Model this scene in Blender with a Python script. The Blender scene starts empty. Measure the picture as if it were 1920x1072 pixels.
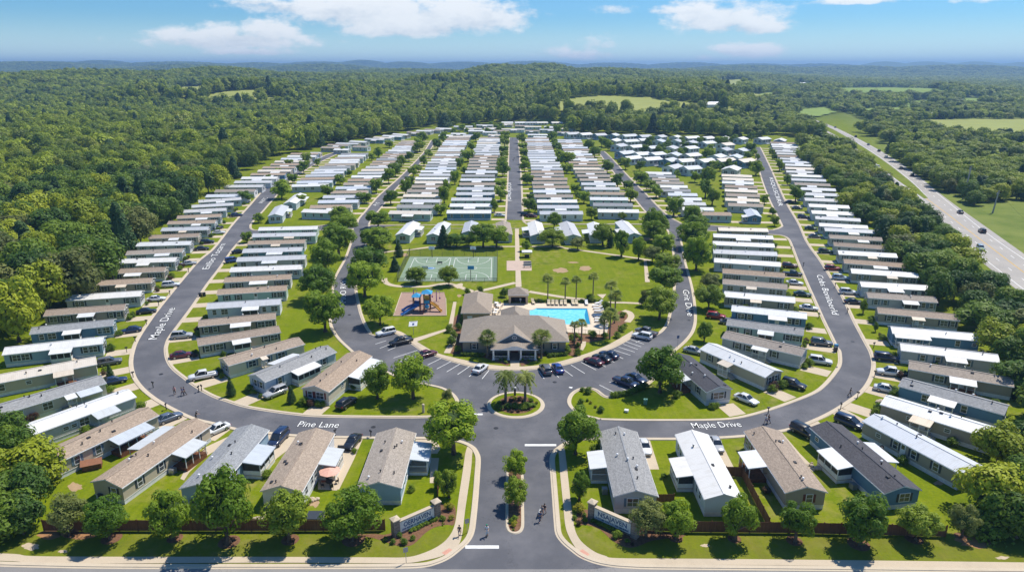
import bpy, bmesh, math, random
import numpy as np
from mathutils import Vector, Matrix, Quaternion
from mathutils.geometry import tessellate_polygon

R = math.radians
scene = bpy.context.scene
COL = scene.collection
rnd = random.Random(7)

# ------------------------------------------------------------------ camera
CAM_H, PITCH, FPX = 60.0, R(17.5), 1300.0
CP, SP = math.cos(PITCH), math.sin(PITCH)
def ray(px, py):
    u = (px - 960.0) / FPX; v = (536.0 - py) / FPX
    return Vector((u, CP + v * SP, -SP + v * CP))
def G(px, py, z=0.0):
    """ground point seen at picture position px, py (1920 wide)"""
    d = ray(px, py); t = (z - CAM_H) / d.z
    return Vector((d.x * t, d.y * t, z))
def G2(px, py, z=0.0):
    p = G(px, py, z); return Vector((p.x, p.y))
def PXM(py):
    """picture units per metre at the ground seen at row py"""
    d = ray(960, py); t = -CAM_H / d.z
    return FPX / t
cam_d = bpy.data.cameras.new('camera')
cam = bpy.data.objects.new('camera', cam_d); COL.objects.link(cam)
cam.location = (0, 0, CAM_H); cam.rotation_euler = (math.pi / 2 - PITCH, 0, 0)
cam_d.sensor_width = 36.0; cam_d.lens = 36.0 * FPX / 1920.0
cam_d.clip_start = 1.0; cam_d.clip_end = 60000.0
scene.camera = cam

# ------------------------------------------------------------------ mesh building
class MB:
    def __init__(s): s.v = []; s.f = []; s.m = []
    def quad(s, a, b, c, d, m=0):
        i = len(s.v); s.v += [tuple(a), tuple(b), tuple(c), tuple(d)]; s.f.append((i, i+1, i+2, i+3)); s.m.append(m)
    def tri(s, a, b, c, m=0):
        i = len(s.v); s.v += [tuple(a), tuple(b), tuple(c)]; s.f.append((i, i+1, i+2)); s.m.append(m)
    def ngon(s, pts, m=0):
        i = len(s.v); s.v += [tuple(p) for p in pts]; s.f.append(tuple(range(i, i+len(pts)))); s.m.append(m)
    def box(s, x0, x1, y0, y1, z0, z1, m=0, M=None):
        p = [Vector(q) for q in ((x0,y0,z0),(x1,y0,z0),(x1,y1,z0),(x0,y1,z0),(x0,y0,z1),(x1,y0,z1),(x1,y1,z1),(x0,y1,z1))]
        if M is not None: p = [M @ q for q in p]
        i = len(s.v); s.v += [tuple(q) for q in p]
        for f in ((3,2,1,0),(4,5,6,7),(0,1,5,4),(1,2,6,5),(2,3,7,6),(3,0,4,7)):
            s.f.append(tuple(i+k for k in f)); s.m.append(m)
    def bar(s, a, b, w, h=None, m=0):
        """square bar from a to b"""
        a = Vector(a); b = Vector(b); d = b - a; L = d.length
        if L < 1e-6: return
        q = d.to_track_quat('X', 'Z').to_matrix().to_4x4()
        h = h or w
        s.box(0, L, -w/2, w/2, -h/2, h/2, m, Matrix.Translation(a) @ q)
    def tube(s, pts, rads, n=6, m=0, cap=True):
        pts = [Vector(p) for p in pts]; i0 = len(s.v)
        for k, p in enumerate(pts):
            d = (pts[min(k+1, len(pts)-1)] - pts[max(k-1, 0)])
            q = d.to_track_quat('Z', 'Y') if d.length > 1e-6 else Quaternion()
            for j in range(n):
                a = 2*math.pi*j/n
                s.v.append(tuple(p + q @ Vector((math.cos(a)*rads[k], math.sin(a)*rads[k], 0))))
        for k in range(len(pts)-1):
            for j in range(n):
                a = i0+k*n+j; b = i0+k*n+(j+1) % n
                s.f.append((a, b, b+n, a+n)); s.m.append(m)
        if cap:
            s.f.append(tuple(i0+j for j in range(n))[::-1]); s.m.append(m)
            s.f.append(tuple(i0+(len(pts)-1)*n+j for j in range(n))); s.m.append(m)
    def poly(s, pts, z, m=0):
        """flat, possibly concave polygon"""
        P = [Vector((p[0], p[1], 0)) for p in pts]; i0 = len(s.v)
        s.v += [(p.x, p.y, z) for p in P]
        for t in tessellate_polygon([P]):
            a, b, c = (P[k] for k in t)
            if (b-a).cross(c-a).z < 0: t = t[::-1]
            s.f.append(tuple(i0+k for k in t)); s.m.append(m)
    def slab(s, pts, z0, z1, m=0):
        s.poly(pts, z1, m); n = len(pts)
        area = sum(pts[i][0]*pts[(i+1)%n][1]-pts[(i+1)%n][0]*pts[i][1] for i in range(n))
        P = list(pts) if area > 0 else list(pts)[::-1]
        for i in range(n):
            a, b = P[i], P[(i+1) % n]
            s.quad((a[0],a[1],z0),(b[0],b[1],z0),(b[0],b[1],z1),(a[0],a[1],z1), m)
    def ball(s, c, r, nu=10, nv=6, m=0, jit=0, rg=None):
        c = Vector(c); r = Vector(r) if hasattr(r, '__len__') else Vector((r, r, r)); i0 = len(s.v)
        for k in range(nv+1):
            th = math.pi*k/nv
            for j in range(nu):
                ph = 2*math.pi*j/nu; q = 1+(rg.uniform(-jit, jit) if rg else 0)
                s.v.append((c.x+r.x*math.sin(th)*math.cos(ph)*q, c.y+r.y*math.sin(th)*math.sin(ph)*q, c.z-r.z*math.cos(th)*q))
        for k in range(nv):
            for j in range(nu):
                a = i0+k*nu+j; b = i0+k*nu+(j+1)%nu
                s.f.append((a, b, b+nu, a+nu)); s.m.append(m)
    def mesh(s, name, mats, smooth=False):
        me = bpy.data.meshes.new(name)
        me.from_pydata(s.v, [], s.f)
        mats = mats if isinstance(mats, (list, tuple)) else [mats]
        for m in mats: me.materials.append(m)
        if len(mats) > 1: me.polygons.foreach_set('material_index', s.m)
        if smooth: me.polygons.foreach_set('use_smooth', [True]*len(s.f))
        me.update(); return me
    def obj(s, name, mats, parent=None, smooth=False):
        return link(name, s.mesh(name, mats, smooth), parent)

def link(name, data, parent=None, loc=None, mat=None):
    o = bpy.data.objects.new(name, data); COL.objects.link(o)
    if parent is not None: o.parent = parent
    if loc is not None: o.location = loc
    if mat is not None: setmat(o, mat)
    return o
def setmat(o, mat, slot=0):
    o.material_slots[slot].link = 'OBJECT'; o.material_slots[slot].material = mat
def tag(o, label, cat, group=None):
    o['label'] = label; o['category'] = cat
    if group: o['group'] = group
    return o
def thing(name, label, cat, loc=(0,0,0), rz=0.0, group=None, scale=None):
    o = bpy.data.objects.new(name, None); COL.objects.link(o)
    o.location = loc; o.rotation_euler = (0, 0, rz); o.empty_display_size = 0.5
    if scale: o.scale = scale
    return tag(o, label, cat, group)
def struct(o): o['kind'] = 'structure'; return o
def stuff(o): o['kind'] = 'stuff'; return o
def copy_tree(src, loc, rz, label, group=None, scale=None, mats=None):
    """copy of a thing, its parts and their sub-parts; mats maps a part name to a material"""
    r = src.copy(); COL.objects.link(r); r.location = loc; r.rotation_euler = (0, 0, rz)
    if scale: r.scale = scale
    r['label'] = label
    if group: r['group'] = group
    def rec(o, p):
        for ch in o.children:
            c = ch.copy(); COL.objects.link(c); c.parent = p
            key = ch.name.split('.')[0]
            if mats and key in mats: setmat(c, mats[key])
            rec(ch, c)
    rec(src, r); return r
def remove_tree(o):
    for ch in list(o.children): remove_tree(ch)
    bpy.data.objects.remove(o)

def catmull(P, seg=6, closed=False):
    P = [Vector(p) for p in P]; n = len(P); out = []
    if n < 3: return P
    rng = range(n) if closed else range(n-1)
    for i in rng:
        p0 = P[(i-1) % n] if closed or i > 0 else P[0]*2-P[1]
        p1 = P[i]; p2 = P[(i+1) % n]
        p3 = P[(i+2) % n] if closed or i+2 < n else P[-1]*2-P[-2]
        for k in range(seg):
            t = k/seg
            out.append(0.5*((2*p1)+(p2-p0)*t+(2*p0-5*p1+4*p2-p3)*t*t+(3*p1-p0-3*p2+p3)*t**3))
    if not closed: out.append(P[-1])
    return out
def line(px, seg=5): return catmull([G2(*p) for p in px], seg)
def clean(P, eps=0.05):
    out = []
    for p in P:
        if not out or (p-out[-1]).length > eps: out.append(p)
    if len(out) > 2 and (out[0]-out[-1]).length < eps: out.pop()
    return out
def offset(P, d):
    out = []; n = len(P)
    for i in range(n):
        t = P[min(i+1, n-1)] - P[max(i-1, 0)]
        if t.length < 1e-9: t = Vector((1, 0))
        t.normalize(); out.append(P[i] + Vector((-t.y, t.x))*d)
    return out
def ribbon(mb, P, w0, w1, z, m=0):
    A = offset(P, w0); B = offset(P, w1)
    for i in range(len(P)-1):
        a, b, c, d = A[i], A[i+1], B[i+1], B[i]
        q = [(a.x,a.y,z),(b.x,b.y,z),(c.x,c.y,z),(d.x,d.y,z)]
        if (b-a).cross(d-a) < 0: q = q[::-1]
        mb.quad(*q, m=m)
def profile_ribbon(mb, P, prof, m=0):
    rows = [(offset(P, o), z) for o, z in prof]
    for k in range(len(rows)-1):
        (A, za), (B, zb) = rows[k], rows[k+1]
        for i in range(len(P)-1):
            mb.quad((A[i].x,A[i].y,za),(A[i+1].x,A[i+1].y,za),(B[i+1].x,B[i+1].y,zb),(B[i].x,B[i].y,zb), m)
def inside(p, poly):
    x, y = p[0], p[1]; c = False; j = len(poly)-1
    for i in range(len(poly)):
        xi, yi = poly[i][0], poly[i][1]; xj, yj = poly[j][0], poly[j][1]
        if (yi > y) != (yj > y) and x < (xj-xi)*(y-yi)/(yj-yi)+xi: c = not c
        j = i
    return c
def inside_np(X, Y, poly):
    c = np.zeros(X.shape, bool); j = len(poly)-1
    for i in range(len(poly)):
        xi, yi = poly[i][0], poly[i][1]; xj, yj = poly[j][0], poly[j][1]
        if yi != yj:
            t = ((yi > Y) != (yj > Y)) & (X < (xj-xi)*(Y-yi)/(yj-yi)+xi)
            c ^= t
        j = i
    return c
ORD = ('zeroth first second third fourth fifth sixth seventh eighth ninth tenth eleventh twelfth thirteenth fourteenth fifteenth sixteenth '
       'seventeenth eighteenth nineteenth twentieth twenty-first twenty-second twenty-third twenty-fourth twenty-fifth twenty-sixth '
       'twenty-seventh twenty-eighth twenty-ninth thirtieth thirty-first thirty-second thirty-third thirty-fourth thirty-fifth thirty-sixth '
       'thirty-seventh thirty-eighth thirty-ninth fortieth forty-first forty-second forty-third forty-fourth forty-fifth').split()

# ------------------------------------------------------------------ materials
class NT:
    def __init__(s, name):
        s.mat = bpy.data.materials.new(name); s.mat.use_nodes = True
        s.t = s.mat.node_tree; s.n = s.t.nodes
        s.b = s.n['Principled BSDF']; s.out = s.n['Material Output']
    def new(s, typ, **kw):
        nd = s.n.new(typ)
        for k, v in kw.items(): setattr(nd, k, v)
        return nd
    def ln(s, a, b): s.t.links.new(a, b)
    def coord(s, which='Object'):
        return s.new('ShaderNodeTexCoord').outputs[which]
    def pos(s): return s.new('ShaderNodeNewGeometry').outputs['Position']
    def mapping(s, vec, scale=(1,1,1), rot=(0,0,0)):
        m = s.new('ShaderNodeMapping'); m.inputs['Scale'].default_value = scale; m.inputs['Rotation'].default_value = rot
        s.ln(vec, m.inputs['Vector']); return m.outputs[0]
    def noise(s, vec, scale, detail=3, rough=0.55, out='Fac'):
        nd = s.new('ShaderNodeTexNoise'); nd.inputs['Scale'].default_value = scale; nd.inputs['Detail'].default_value = detail
        nd.inputs['Roughness'].default_value = rough; s.ln(vec, nd.inputs['Vector']); return nd.outputs[out]
    def ramp(s, fac, stops):
        r = s.new('ShaderNodeValToRGB'); e = r.color_ramp.elements
        while len(e) < len(stops): e.new(0.5)
        for el, (p, c) in zip(e, stops): el.position = p; el.color = (*c, 1) if len(c) == 3 else c
        s.ln(fac, r.inputs[0]); return r.outputs[0]
    def mix(s, fac, a, b, blend='MIX'):
        m = s.new('ShaderNodeMix', data_type='RGBA', blend_type=blend)
        for sock, v in ((m.inputs[0], fac), (m.inputs[6], a), (m.inputs[7], b)):
            if hasattr(v, 'is_linked') or hasattr(v, 'links'): s.ln(v, sock)
            elif isinstance(v, (int, float)): sock.default_value = v
            else: sock.default_value = (*v, 1)
        return m.outputs[2]
    def math(s, op, a, b=None, c=None):
        m = s.new('ShaderNodeMath', operation=op)
        for i, v in enumerate((a, b, c)):
            if v is None: continue
            if isinstance(v, (int, float)): m.inputs[i].default_value = v
            else: s.ln(v, m.inputs[i])
        return m.outputs[0]
    def rand(s): return s.new('ShaderNodeObjectInfo').outputs['Random']
    def base(s, c, rough=None, metal=None, spec=None):
        if hasattr(c, 'links'): s.ln(c, s.b.inputs['Base Color'])
        else: s.b.inputs['Base Color'].default_value = (*c, 1)
        if rough is not None: s.b.inputs['Roughness'].default_value = rough
        if metal is not None: s.b.inputs['Metallic'].default_value = metal
        if spec is not None: s.b.inputs['Specular IOR Level'].default_value = spec
        return s
    def bump(s, h, strength=0.3, dist=0.05):
        b = s.new('ShaderNodeBump'); b.inputs['Strength'].default_value = strength; b.inputs['Distance'].default_value = dist
        s.ln(h, b.inputs['Height']); s.ln(b.outputs[0], s.b.inputs['Normal']); return s
def mul(c, k): return tuple(min(1, x*k) for x in c)
def plain(name, c, rough=0.6, var=0.12, scale=3.0, metal=0.0, spec=0.4):
    t = NT(name); n = t.noise(t.coord(), scale, 4)
    t.base(t.ramp(n, [(0.3, mul(c, 1-var)), (0.7, mul(c, 1+var))]), rough, metal, spec); return t.mat

def ground_mat(name, c, var=0.2, scale=1.5, rough=0.9, patch=None, big=0.05, fine=0.15):
    t = NT(name); p = t.pos()
    a = t.noise(p, scale, 5, 0.65); b = t.noise(p, big, 3)
    col = t.ramp(a, [(0.25, mul(c, 1-var)), (0.75, mul(c, 1+var))])
    col = t.mix(t.math('MULTIPLY', b, 0.5), col, patch or mul(c, 0.75))
    t.base(col, rough, spec=0.2); t.bump(t.noise(p, 6, 3), fine, 0.05); return t.mat

def make_lawn():
    t = NT('lawn_grass'); p = t.pos()
    fine = t.noise(p, 2.2, 5, 0.75); mid = t.noise(p, 0.22, 4, 0.6); big = t.noise(p, 0.035, 3)
    st = t.mapping(p, (0.9, 0.06, 1), (0, 0, R(28))); stripe = t.noise(st, 1.0, 2)
    col = t.ramp(fine, [(0.2, (0.085, 0.125, 0.003)), (0.5, (0.160, 0.205, 0.004)), (0.8, (0.235, 0.270, 0.008))])
    col = t.mix(t.math('MULTIPLY', t.ramp(mid, [(0.4, (0,0,0)), (0.75, (1,1,1))]), 0.5), col, (0.105, 0.165, 0.005))
    col = t.mix(t.math('MULTIPLY', t.ramp(stripe, [(0.5, (0,0,0)), (0.7, (1,1,1))]), 0.35), col, (0.24, 0.26, 0.012))
    dry = t.math('MULTIPLY', t.ramp(big, [(0.44, (0,0,0)), (0.66, (1,1,1))]), t.ramp(t.noise(p, 0.5, 4), [(0.45, (0,0,0)), (0.7, (1,1,1))]))
    col = t.mix(t.math('MULTIPLY', dry, 0.85), col, (0.30, 0.255, 0.085))
    wear = t.ramp(t.noise(p, 0.09, 5, 0.7), [(0.55, (0,0,0)), (0.68, (1,1,1))]); col = t.mix(t.math('MULTIPLY', wear, 0.45), col, (0.255, 0.235, 0.035))
    dark = t.ramp(t.noise(p, 0.16, 4, 0.65), [(0.32, (1,1,1)), (0.46, (0,0,0))]); col = t.mix(t.math('MULTIPLY', dark, 0.45), col, (0.062, 0.105, 0.006))
    sp_ = t.new('ShaderNodeSeparateXYZ'); t.ln(p, sp_.inputs[0])
    verge = t.math('MULTIPLY', t.ramp(t.math('DIVIDE', sp_.outputs['Y'], 100.0), [(0.775, (1,1,1)), (0.815, (0,0,0))]), t.ramp(t.noise(p, 0.33, 5, 0.7), [(0.3, (0.2,0.2,0.2)), (0.65, (1,1,1))]))
    col = t.mix(t.math('MULTIPLY', verge, 0.62), col, (0.165, 0.150, 0.032))
    # beyond the park: rougher meadow and leaf litter colours, by distance from the village
    sep = t.new('ShaderNodeSeparateXYZ'); t.ln(p, sep.inputs[0])
    far = t.ramp(t.math('DIVIDE', sep.outputs['Y'], 3000.0), [(0.26, (0,0,0)), (0.4, (1,1,1))])
    wild = t.ramp(t.noise(p, 0.012, 6, 0.7), [(0.3, (0.030, 0.060, 0.012)), (0.7, (0.065, 0.105, 0.020))])
    col = t.mix(far, col, wild)
    slope = t.math('SUBTRACT', sep.outputs['X'], t.math('MULTIPLY', sep.outputs['Y'], 0.40))
    mead = t.ramp(t.math('DIVIDE', slope, 200.0), [(0.26, (0,0,0)), (0.40, (1,1,1))])
    col = t.mix(t.math('MULTIPLY', mead, 0.8), col, t.ramp(t.noise(p, 0.05, 5, 0.65), [(0.3, (0.10, 0.155, 0.03)), (0.7, (0.23, 0.26, 0.07))]))
    t.base(col, 0.95, spec=0.1); t.bump(t.noise(p, 5, 3), 0.4, 0.06); return t.mat
def make_asphalt(name, c, wear=1.35):
    t = NT(name); p = t.pos()
    fine = t.noise(p, 9, 4, 0.7); mid = t.noise(p, 0.12, 5, 0.65); big = t.noise(p, 0.03, 3)
    col = t.ramp(fine, [(0.2, mul(c, 0.85)), (0.8, mul(c, 1.15))])
    col = t.mix(t.ramp(mid, [(0.42, (0,0,0)), (0.72, (0.8,0.8,0.8))]), col, mul((c[0]*1.06, c[1]*1.02, c[2]*0.96), wear))
    col = t.mix(t.math('MULTIPLY', t.ramp(big, [(0.35, (1,1,1)), (0.6, (0,0,0))]), 0.35), col, mul(c, 0.72))
    # fine crack lines
    v = t.new('ShaderNodeTexVoronoi', feature='DISTANCE_TO_EDGE'); v.inputs['Scale'].default_value = 0.07
    w = t.new('ShaderNodeVectorMath', operation='ADD'); t.ln(p, w.inputs[0])
    nc = t.noise(p, 0.3, 4, 0.7, 'Color'); sc = t.new('ShaderNodeVectorMath', operation='SCALE'); t.ln(nc, sc.inputs[0]); sc.inputs['Scale'].default_value = 9
    t.ln(sc.outputs[0], w.inputs[1]); t.ln(w.outputs[0], v.inputs['Vector'])
    crack = t.ramp(v.outputs['Distance'], [(0.0, (1,1,1)), (0.006, (0,0,0))])
    col = t.mix(t.math('MULTIPLY', crack, 0.45), col, mul(c, 0.45))
    t.base(col, 0.85, spec=0.25); t.bump(fine, 0.15, 0.02); return t.mat
def make_concrete(name, c, joint=1.5):
    t = NT(name); p = t.pos()
    fine = t.noise(p, 5, 4, 0.7); mid = t.noise(p, 0.25, 4, 0.6)
    col = t.ramp(fine, [(0.2, mul(c, 0.9)), (0.8, mul(c, 1.08))])
    col = t.mix(t.ramp(mid, [(0.5, (0,0,0)), (0.8, (0.55,0.55,0.55))]), col, mul(c, 0.72))
    t.base(col, 0.85, spec=0.25); return t.mat
def make_shingle(name, c, var=0.22):
    t = NT(name); p = t.coord()
    m = t.mapping(p, (3.2, 3.2, 3.2))
    br = t.new('ShaderNodeTexBrick'); br.inputs['Scale'].default_value = 1.0; br.inputs['Brick Width'].default_value = 0.9; br.inputs['Row Height'].default_value = 0.5
    br.inputs['Mortar Size'].default_value = 0.03; br.inputs['Color1'].default_value = (*mul(c, 1-var), 1); br.inputs['Color2'].default_value = (*mul(c, 1+var), 1)
    br.inputs['Mortar'].default_value = (*mul(c, 0.7), 1); t.ln(m, br.inputs['Vector'])
    st = t.noise(t.mapping(p, (0.25, 1.6, 1)), 1.5, 4, 0.6)
    col = t.mix(t.ramp(st, [(0.45, (0,0,0)), (0.8, (0.5,0.5,0.5))]), br.outputs['Color'], mul(c, 0.72))
    r = t.ramp(t.rand(), [(0, (0.86,0.86,0.88)), (0.5, (1,1,1)), (1, (1.0,0.96,0.92))])
    col = t.mix(1.0, col, r, 'MULTIPLY')
    t.base(col, 0.9, spec=0.2); t.bump(br.outputs['Fac'], 0.25, 0.02); return t.mat
def make_metal_roof(name, c, rib=0.35):
    t = NT(name); p = t.coord()
    wv = t.new('ShaderNodeTexWave', wave_type='BANDS', bands_direction='X'); wv.inputs['Scale'].default_value = 0.32/rib*1.0
    t.ln(p, wv.inputs['Vector'])
    st = t.noise(t.mapping(p, (1.2, 0.25, 1)), 1.3, 4, 0.6); big = t.noise(p, 0.25, 3)
    col = t.ramp(wv.outputs['Fac'], [(0.0, mul(c, 0.93)), (0.3, c), (1, c)])
    col = t.mix(t.math('MULTIPLY', t.ramp(st, [(0.46, (0,0,0)), (0.8, (1,1,1))]), 0.55), col, mul((c[0], c[1]*0.96, c[2]*0.88), 0.70))
    col = t.mix(t.math('MULTIPLY', t.ramp(big, [(0.5, (0,0,0)), (0.75, (1,1,1))]), 0.25), col, mul(c, 0.72))
    r = t.ramp(t.rand(), [(0, (0.86,0.88,0.9)), (0.5, (1,1,1)), (1, (1,0.97,0.92))])
    col = t.mix(1.0, col, r, 'MULTIPLY')
    t.base(col, 0.5, spec=0.4); t.bump(wv.outputs['Fac'], 0.3, 0.02); return t.mat
def make_siding(name, c):
    t = NT(name); p = t.coord()
    wv = t.new('ShaderNodeTexWave', wave_type='BANDS', bands_direction='Z', wave_profile='SAW'); wv.inputs['Scale'].default_value = 1.6
    t.ln(p, wv.inputs['Vector'])
    n = t.noise(p, 0.8, 4)
    col = t.ramp(wv.outputs['Fac'], [(0.0, mul(c, 0.82)), (0.18, c), (1, mul(c, 1.04))])
    col = t.mix(t.math('MULTIPLY', t.ramp(n, [(0.45, (0,0,0)), (0.8, (1,1,1))]), 0.25), col, mul(c, 0.75))
    r = t.ramp(t.rand(), [(0, (0.9,0.9,0.92)), (0.5, (1,1,1)), (1, (1,0.98,0.94))])
    col = t.mix(1.0, col, r, 'MULTIPLY')
    t.base(col, 0.65, spec=0.3); t.bump(wv.outputs['Fac'], 0.35, 0.02); return t.mat
def make_leaf(name, dark, light, trans=0.22, dry=None):
    t = NT(name)
    oi = t.rand(); at = t.new('ShaderNodeAttribute', attribute_name='tone')
    k = t.math('ADD', t.math('MULTIPLY', oi, 0.72), t.math('MULTIPLY', at.outputs['Fac'], 0.28))
    col = t.ramp(k, [(0.1, dark), (0.9, light)])
    if dry: col = t.mix(t.math('MULTIPLY', t.ramp(t.math('FRACT', t.math('MULTIPLY', oi, 7.31)), [(0.7, (0,0,0)), (0.95, (1,1,1))]), 0.6), col, dry)
    t.base(col, 0.55, spec=0.25)
    tr = t.new('ShaderNodeBsdfTranslucent'); mx = t.new('ShaderNodeMixShader'); mx.inputs[0].default_value = trans
    t.ln(t.mix(0.5, col, mul(light, 1.4)), tr.inputs[0]); t.ln(t.b.outputs[0], mx.inputs[1]); t.ln(tr.outputs[0], mx.inputs[2])
    t.ln(mx.outputs[0], t.out.inputs[0]); return t.mat
def make_paint(name, c):
    t = NT(name); t.base(c, 0.28, spec=0.5); t.b.inputs['Coat Weight'].default_value = 0.6; t.b.inputs['Coat Roughness'].default_value = 0.08
    n = t.noise(t.coord(), 2, 3); r = t.ramp(n, [(0.4, (0.28,)*3), (0.8, (0.42,)*3)]); t.ln(r, t.b.inputs['Roughness']); return t.mat

M = {}
M['lawn'] = make_lawn()
M['asphalt'] = make_asphalt('asphalt', (0.112, 0.114, 0.128), 1.65)
M['highway'] = make_asphalt('highway_asphalt', (0.40, 0.375, 0.345), 1.12)
M['asphalt_old'] = make_asphalt('worn_asphalt', (0.26, 0.25, 0.245), 1.2)
M['concrete'] = make_concrete('concrete', (0.56, 0.465, 0.345))
M['kerb'] = make_concrete('kerb_concrete', (0.58, 0.49, 0.37))
M['deck'] = make_concrete('pool_deck_concrete', (0.72, 0.60, 0.46))
M['white_paint'] = plain('road_paint', (0.78, 0.78, 0.76), 0.7, 0.12, 1.2)
M['yellow_paint'] = plain('yellow_road_paint', (0.62, 0.38, 0.06), 0.7, 0.15, 0.5)
M['black_paint'] = plain('black_road_paint', (0.012, 0.012, 0.014), 0.8)
M['mulch'] = ground_mat('bark_mulch', (0.20, 0.105, 0.06), 0.5, 3.0)
M['dirt'] = ground_mat('bare_dirt', (0.42, 0.29, 0.17), 0.25, 0.8)
M['sand'] = ground_mat('pale_sand', (0.55, 0.44, 0.31), 0.2, 1.0)
M['mulch_red'] = ground_mat('play_surface', (0.40, 0.27, 0.21), 0.15, 2.0)
M['court'] = ground_mat('court_green', (0.235, 0.315, 0.22), 0.07, 1.0, 0.8)
M['ramp_red'] = plain('tactile_ramp', (0.58, 0.30, 0.22), 0.8)
M['brickpave'] = plain('red_patio', (0.42, 0.16, 0.11), 0.8, 0.25, 4)
M['field'] = ground_mat('hay_field', (0.33, 0.34, 0.095), 0.15, 0.05, 0.95, (0.24, 0.30, 0.06), 0.006)
M['field_green'] = ground_mat('green_field', (0.20, 0.30, 0.055), 0.15, 0.05, 0.95, (0.27, 0.31, 0.08), 0.006)
ROOF = {
 'W': ('white metal', make_metal_roof('white_metal_roof', (0.75, 0.75, 0.745))),
 'L': ('pale grey', make_metal_roof('pale_grey_roof', (0.56, 0.57, 0.59))),
 'S': ('silver metal', make_metal_roof('silver_metal_roof', (0.62, 0.65, 0.70))),
 'C': ('cream', make_metal_roof('cream_roof', (0.74, 0.66, 0.56))),
 'B': ('brown shingle', make_shingle('brown_shingle', (0.40, 0.32, 0.25))),
 'T': ('taupe shingle', make_shingle('taupe_shingle', (0.385, 0.335, 0.285))),
 'G': ('grey shingle', make_shingle('grey_shingle', (0.325, 0.335, 0.345))),
 'D': ('dark slate shingle', make_shingle('dark_shingle', (0.095, 0.096, 0.11))),
}
WALL = {
 'g': ('grey', make_siding('grey_siding', (0.517, 0.522, 0.522))),
 'l': ('pale blue-grey', make_siding('pale_blue_siding', (0.572, 0.632, 0.671))),
 'b': ('blue', make_siding('blue_siding', (0.121, 0.248, 0.374))),
 'k': ('light blue', make_siding('light_blue_siding', (0.330, 0.462, 0.561))),
 't': ('taupe', make_siding('taupe_siding', (0.374, 0.330, 0.259))),
 'c': ('cream', make_siding('cream_siding', (0.693, 0.621, 0.484))),
 'e': ('beige', make_siding('beige_siding', (0.550, 0.473, 0.352))),
 'n': ('pale green', make_siding('green_siding', (0.440, 0.572, 0.517))),
 'q': ('teal', make_siding('teal_siding', (0.143, 0.286, 0.330))),
 'w': ('white', make_siding('white_siding', (0.800, 0.800, 0.800))),
}
M['white'] = plain('white_trim', (0.80, 0.80, 0.79), 0.5, 0.06)
M['skirt'] = plain('white_skirting', (0.72, 0.73, 0.74), 0.6, 0.12, 2)
M['awn'] = make_metal_roof('white_awning', (0.77, 0.775, 0.78), 0.3)
M['awn_s'] = make_metal_roof('silver_awning', (0.60, 0.64, 0.68), 0.3)
M['awn_c'] = make_metal_roof('cream_awning', (0.72, 0.62, 0.50), 0.3)
gl = NT('window_glass'); gl.base(gl.ramp(gl.noise(gl.coord(), 1.3, 3), [(0.3, (0.015, 0.02, 0.028)), (0.75, (0.07, 0.085, 0.10))]), 0.06, spec=0.8); M['glass'] = gl.mat
M['screen'] = plain('dark_screen', (0.035, 0.034, 0.038), 0.5, 0.4, 1.5)
M['shut_d'] = plain('dark_shutter', (0.035, 0.045, 0.06), 0.6)
M['shut_r'] = plain('maroon_shutter', (0.14, 0.025, 0.02), 0.6)
M['shut_b'] = plain('blue_shutter', (0.12, 0.19, 0.25), 0.6)
M['wood'] = plain('brown_deck_wood', (0.19, 0.075, 0.035), 0.75, 0.35, 4)
M['fence'] = plain('stained_fence_wood', (0.155, 0.062, 0.024), 0.8, 0.3, 2.5)
M['bark'] = plain('tree_bark', (0.15, 0.11, 0.08), 0.95, 0.35, 5)
M['palmbark'] = plain('palm_trunk_bark', (0.20, 0.155, 0.115), 0.95, 0.35, 5)
M['leaf'] = make_leaf('maple_leaves', (0.072, 0.155, 0.010), (0.300, 0.410, 0.020), .28, (0.27, 0.33, 0.03))
M['leaf_f'] = make_leaf('forest_leaves', (0.060, 0.120, 0.012), (0.350, 0.420, 0.024), 0.26, (0.25, 0.26, 0.05))
M['leaf_o'] = make_leaf('olive_leaves', (0.13, 0.165, 0.035), (0.25, 0.28, 0.07), .3)
M['leaf_y'] = make_leaf('yellow_leaves', (0.24, 0.25, 0.015), (0.42, 0.38, 0.02))
M['needle'] = make_leaf('conifer_needles', (0.042, 0.100, 0.026), (0.10, 0.165, 0.040), 0.2)
M['frond'] = make_leaf('palm_fronds', (0.15, 0.20, 0.035), (0.33, 0.37, 0.08), 0.34)
M['shrub'] = make_leaf('shrub_leaves', (0.060, 0.130, 0.009), (0.22, 0.31, 0.018), .25)
M['shrub_r'] = make_leaf('red_shrub_leaves', (0.07, 0.03, 0.02), (0.12, 0.07, 0.04))
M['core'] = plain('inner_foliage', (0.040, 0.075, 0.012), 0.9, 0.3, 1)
M['metal'] = plain('grey_metal', (0.36, 0.37, 0.38), 0.4, 0.1, 2, 0.6)
M['dkmetal'] = plain('dark_metal', (0.03, 0.03, 0.033), 0.5)
M['rubber'] = plain('tyre_rubber', (0.018, 0.018, 0.019), 0.85)
M['rim'] = plain('wheel_rim', (0.42, 0.43, 0.45), 0.3, 0.1, 3, 0.8)
M['lampw'] = plain('clear_lens', (0.75, 0.77, 0.8), 0.15)
M['lampr'] = plain('red_lens', (0.32, 0.01, 0.01), 0.2)
cg = NT('car_glass'); cg.base((0.02, 0.026, 0.034), 0.05, spec=0.9); M['carglass'] = cg.mat
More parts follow.
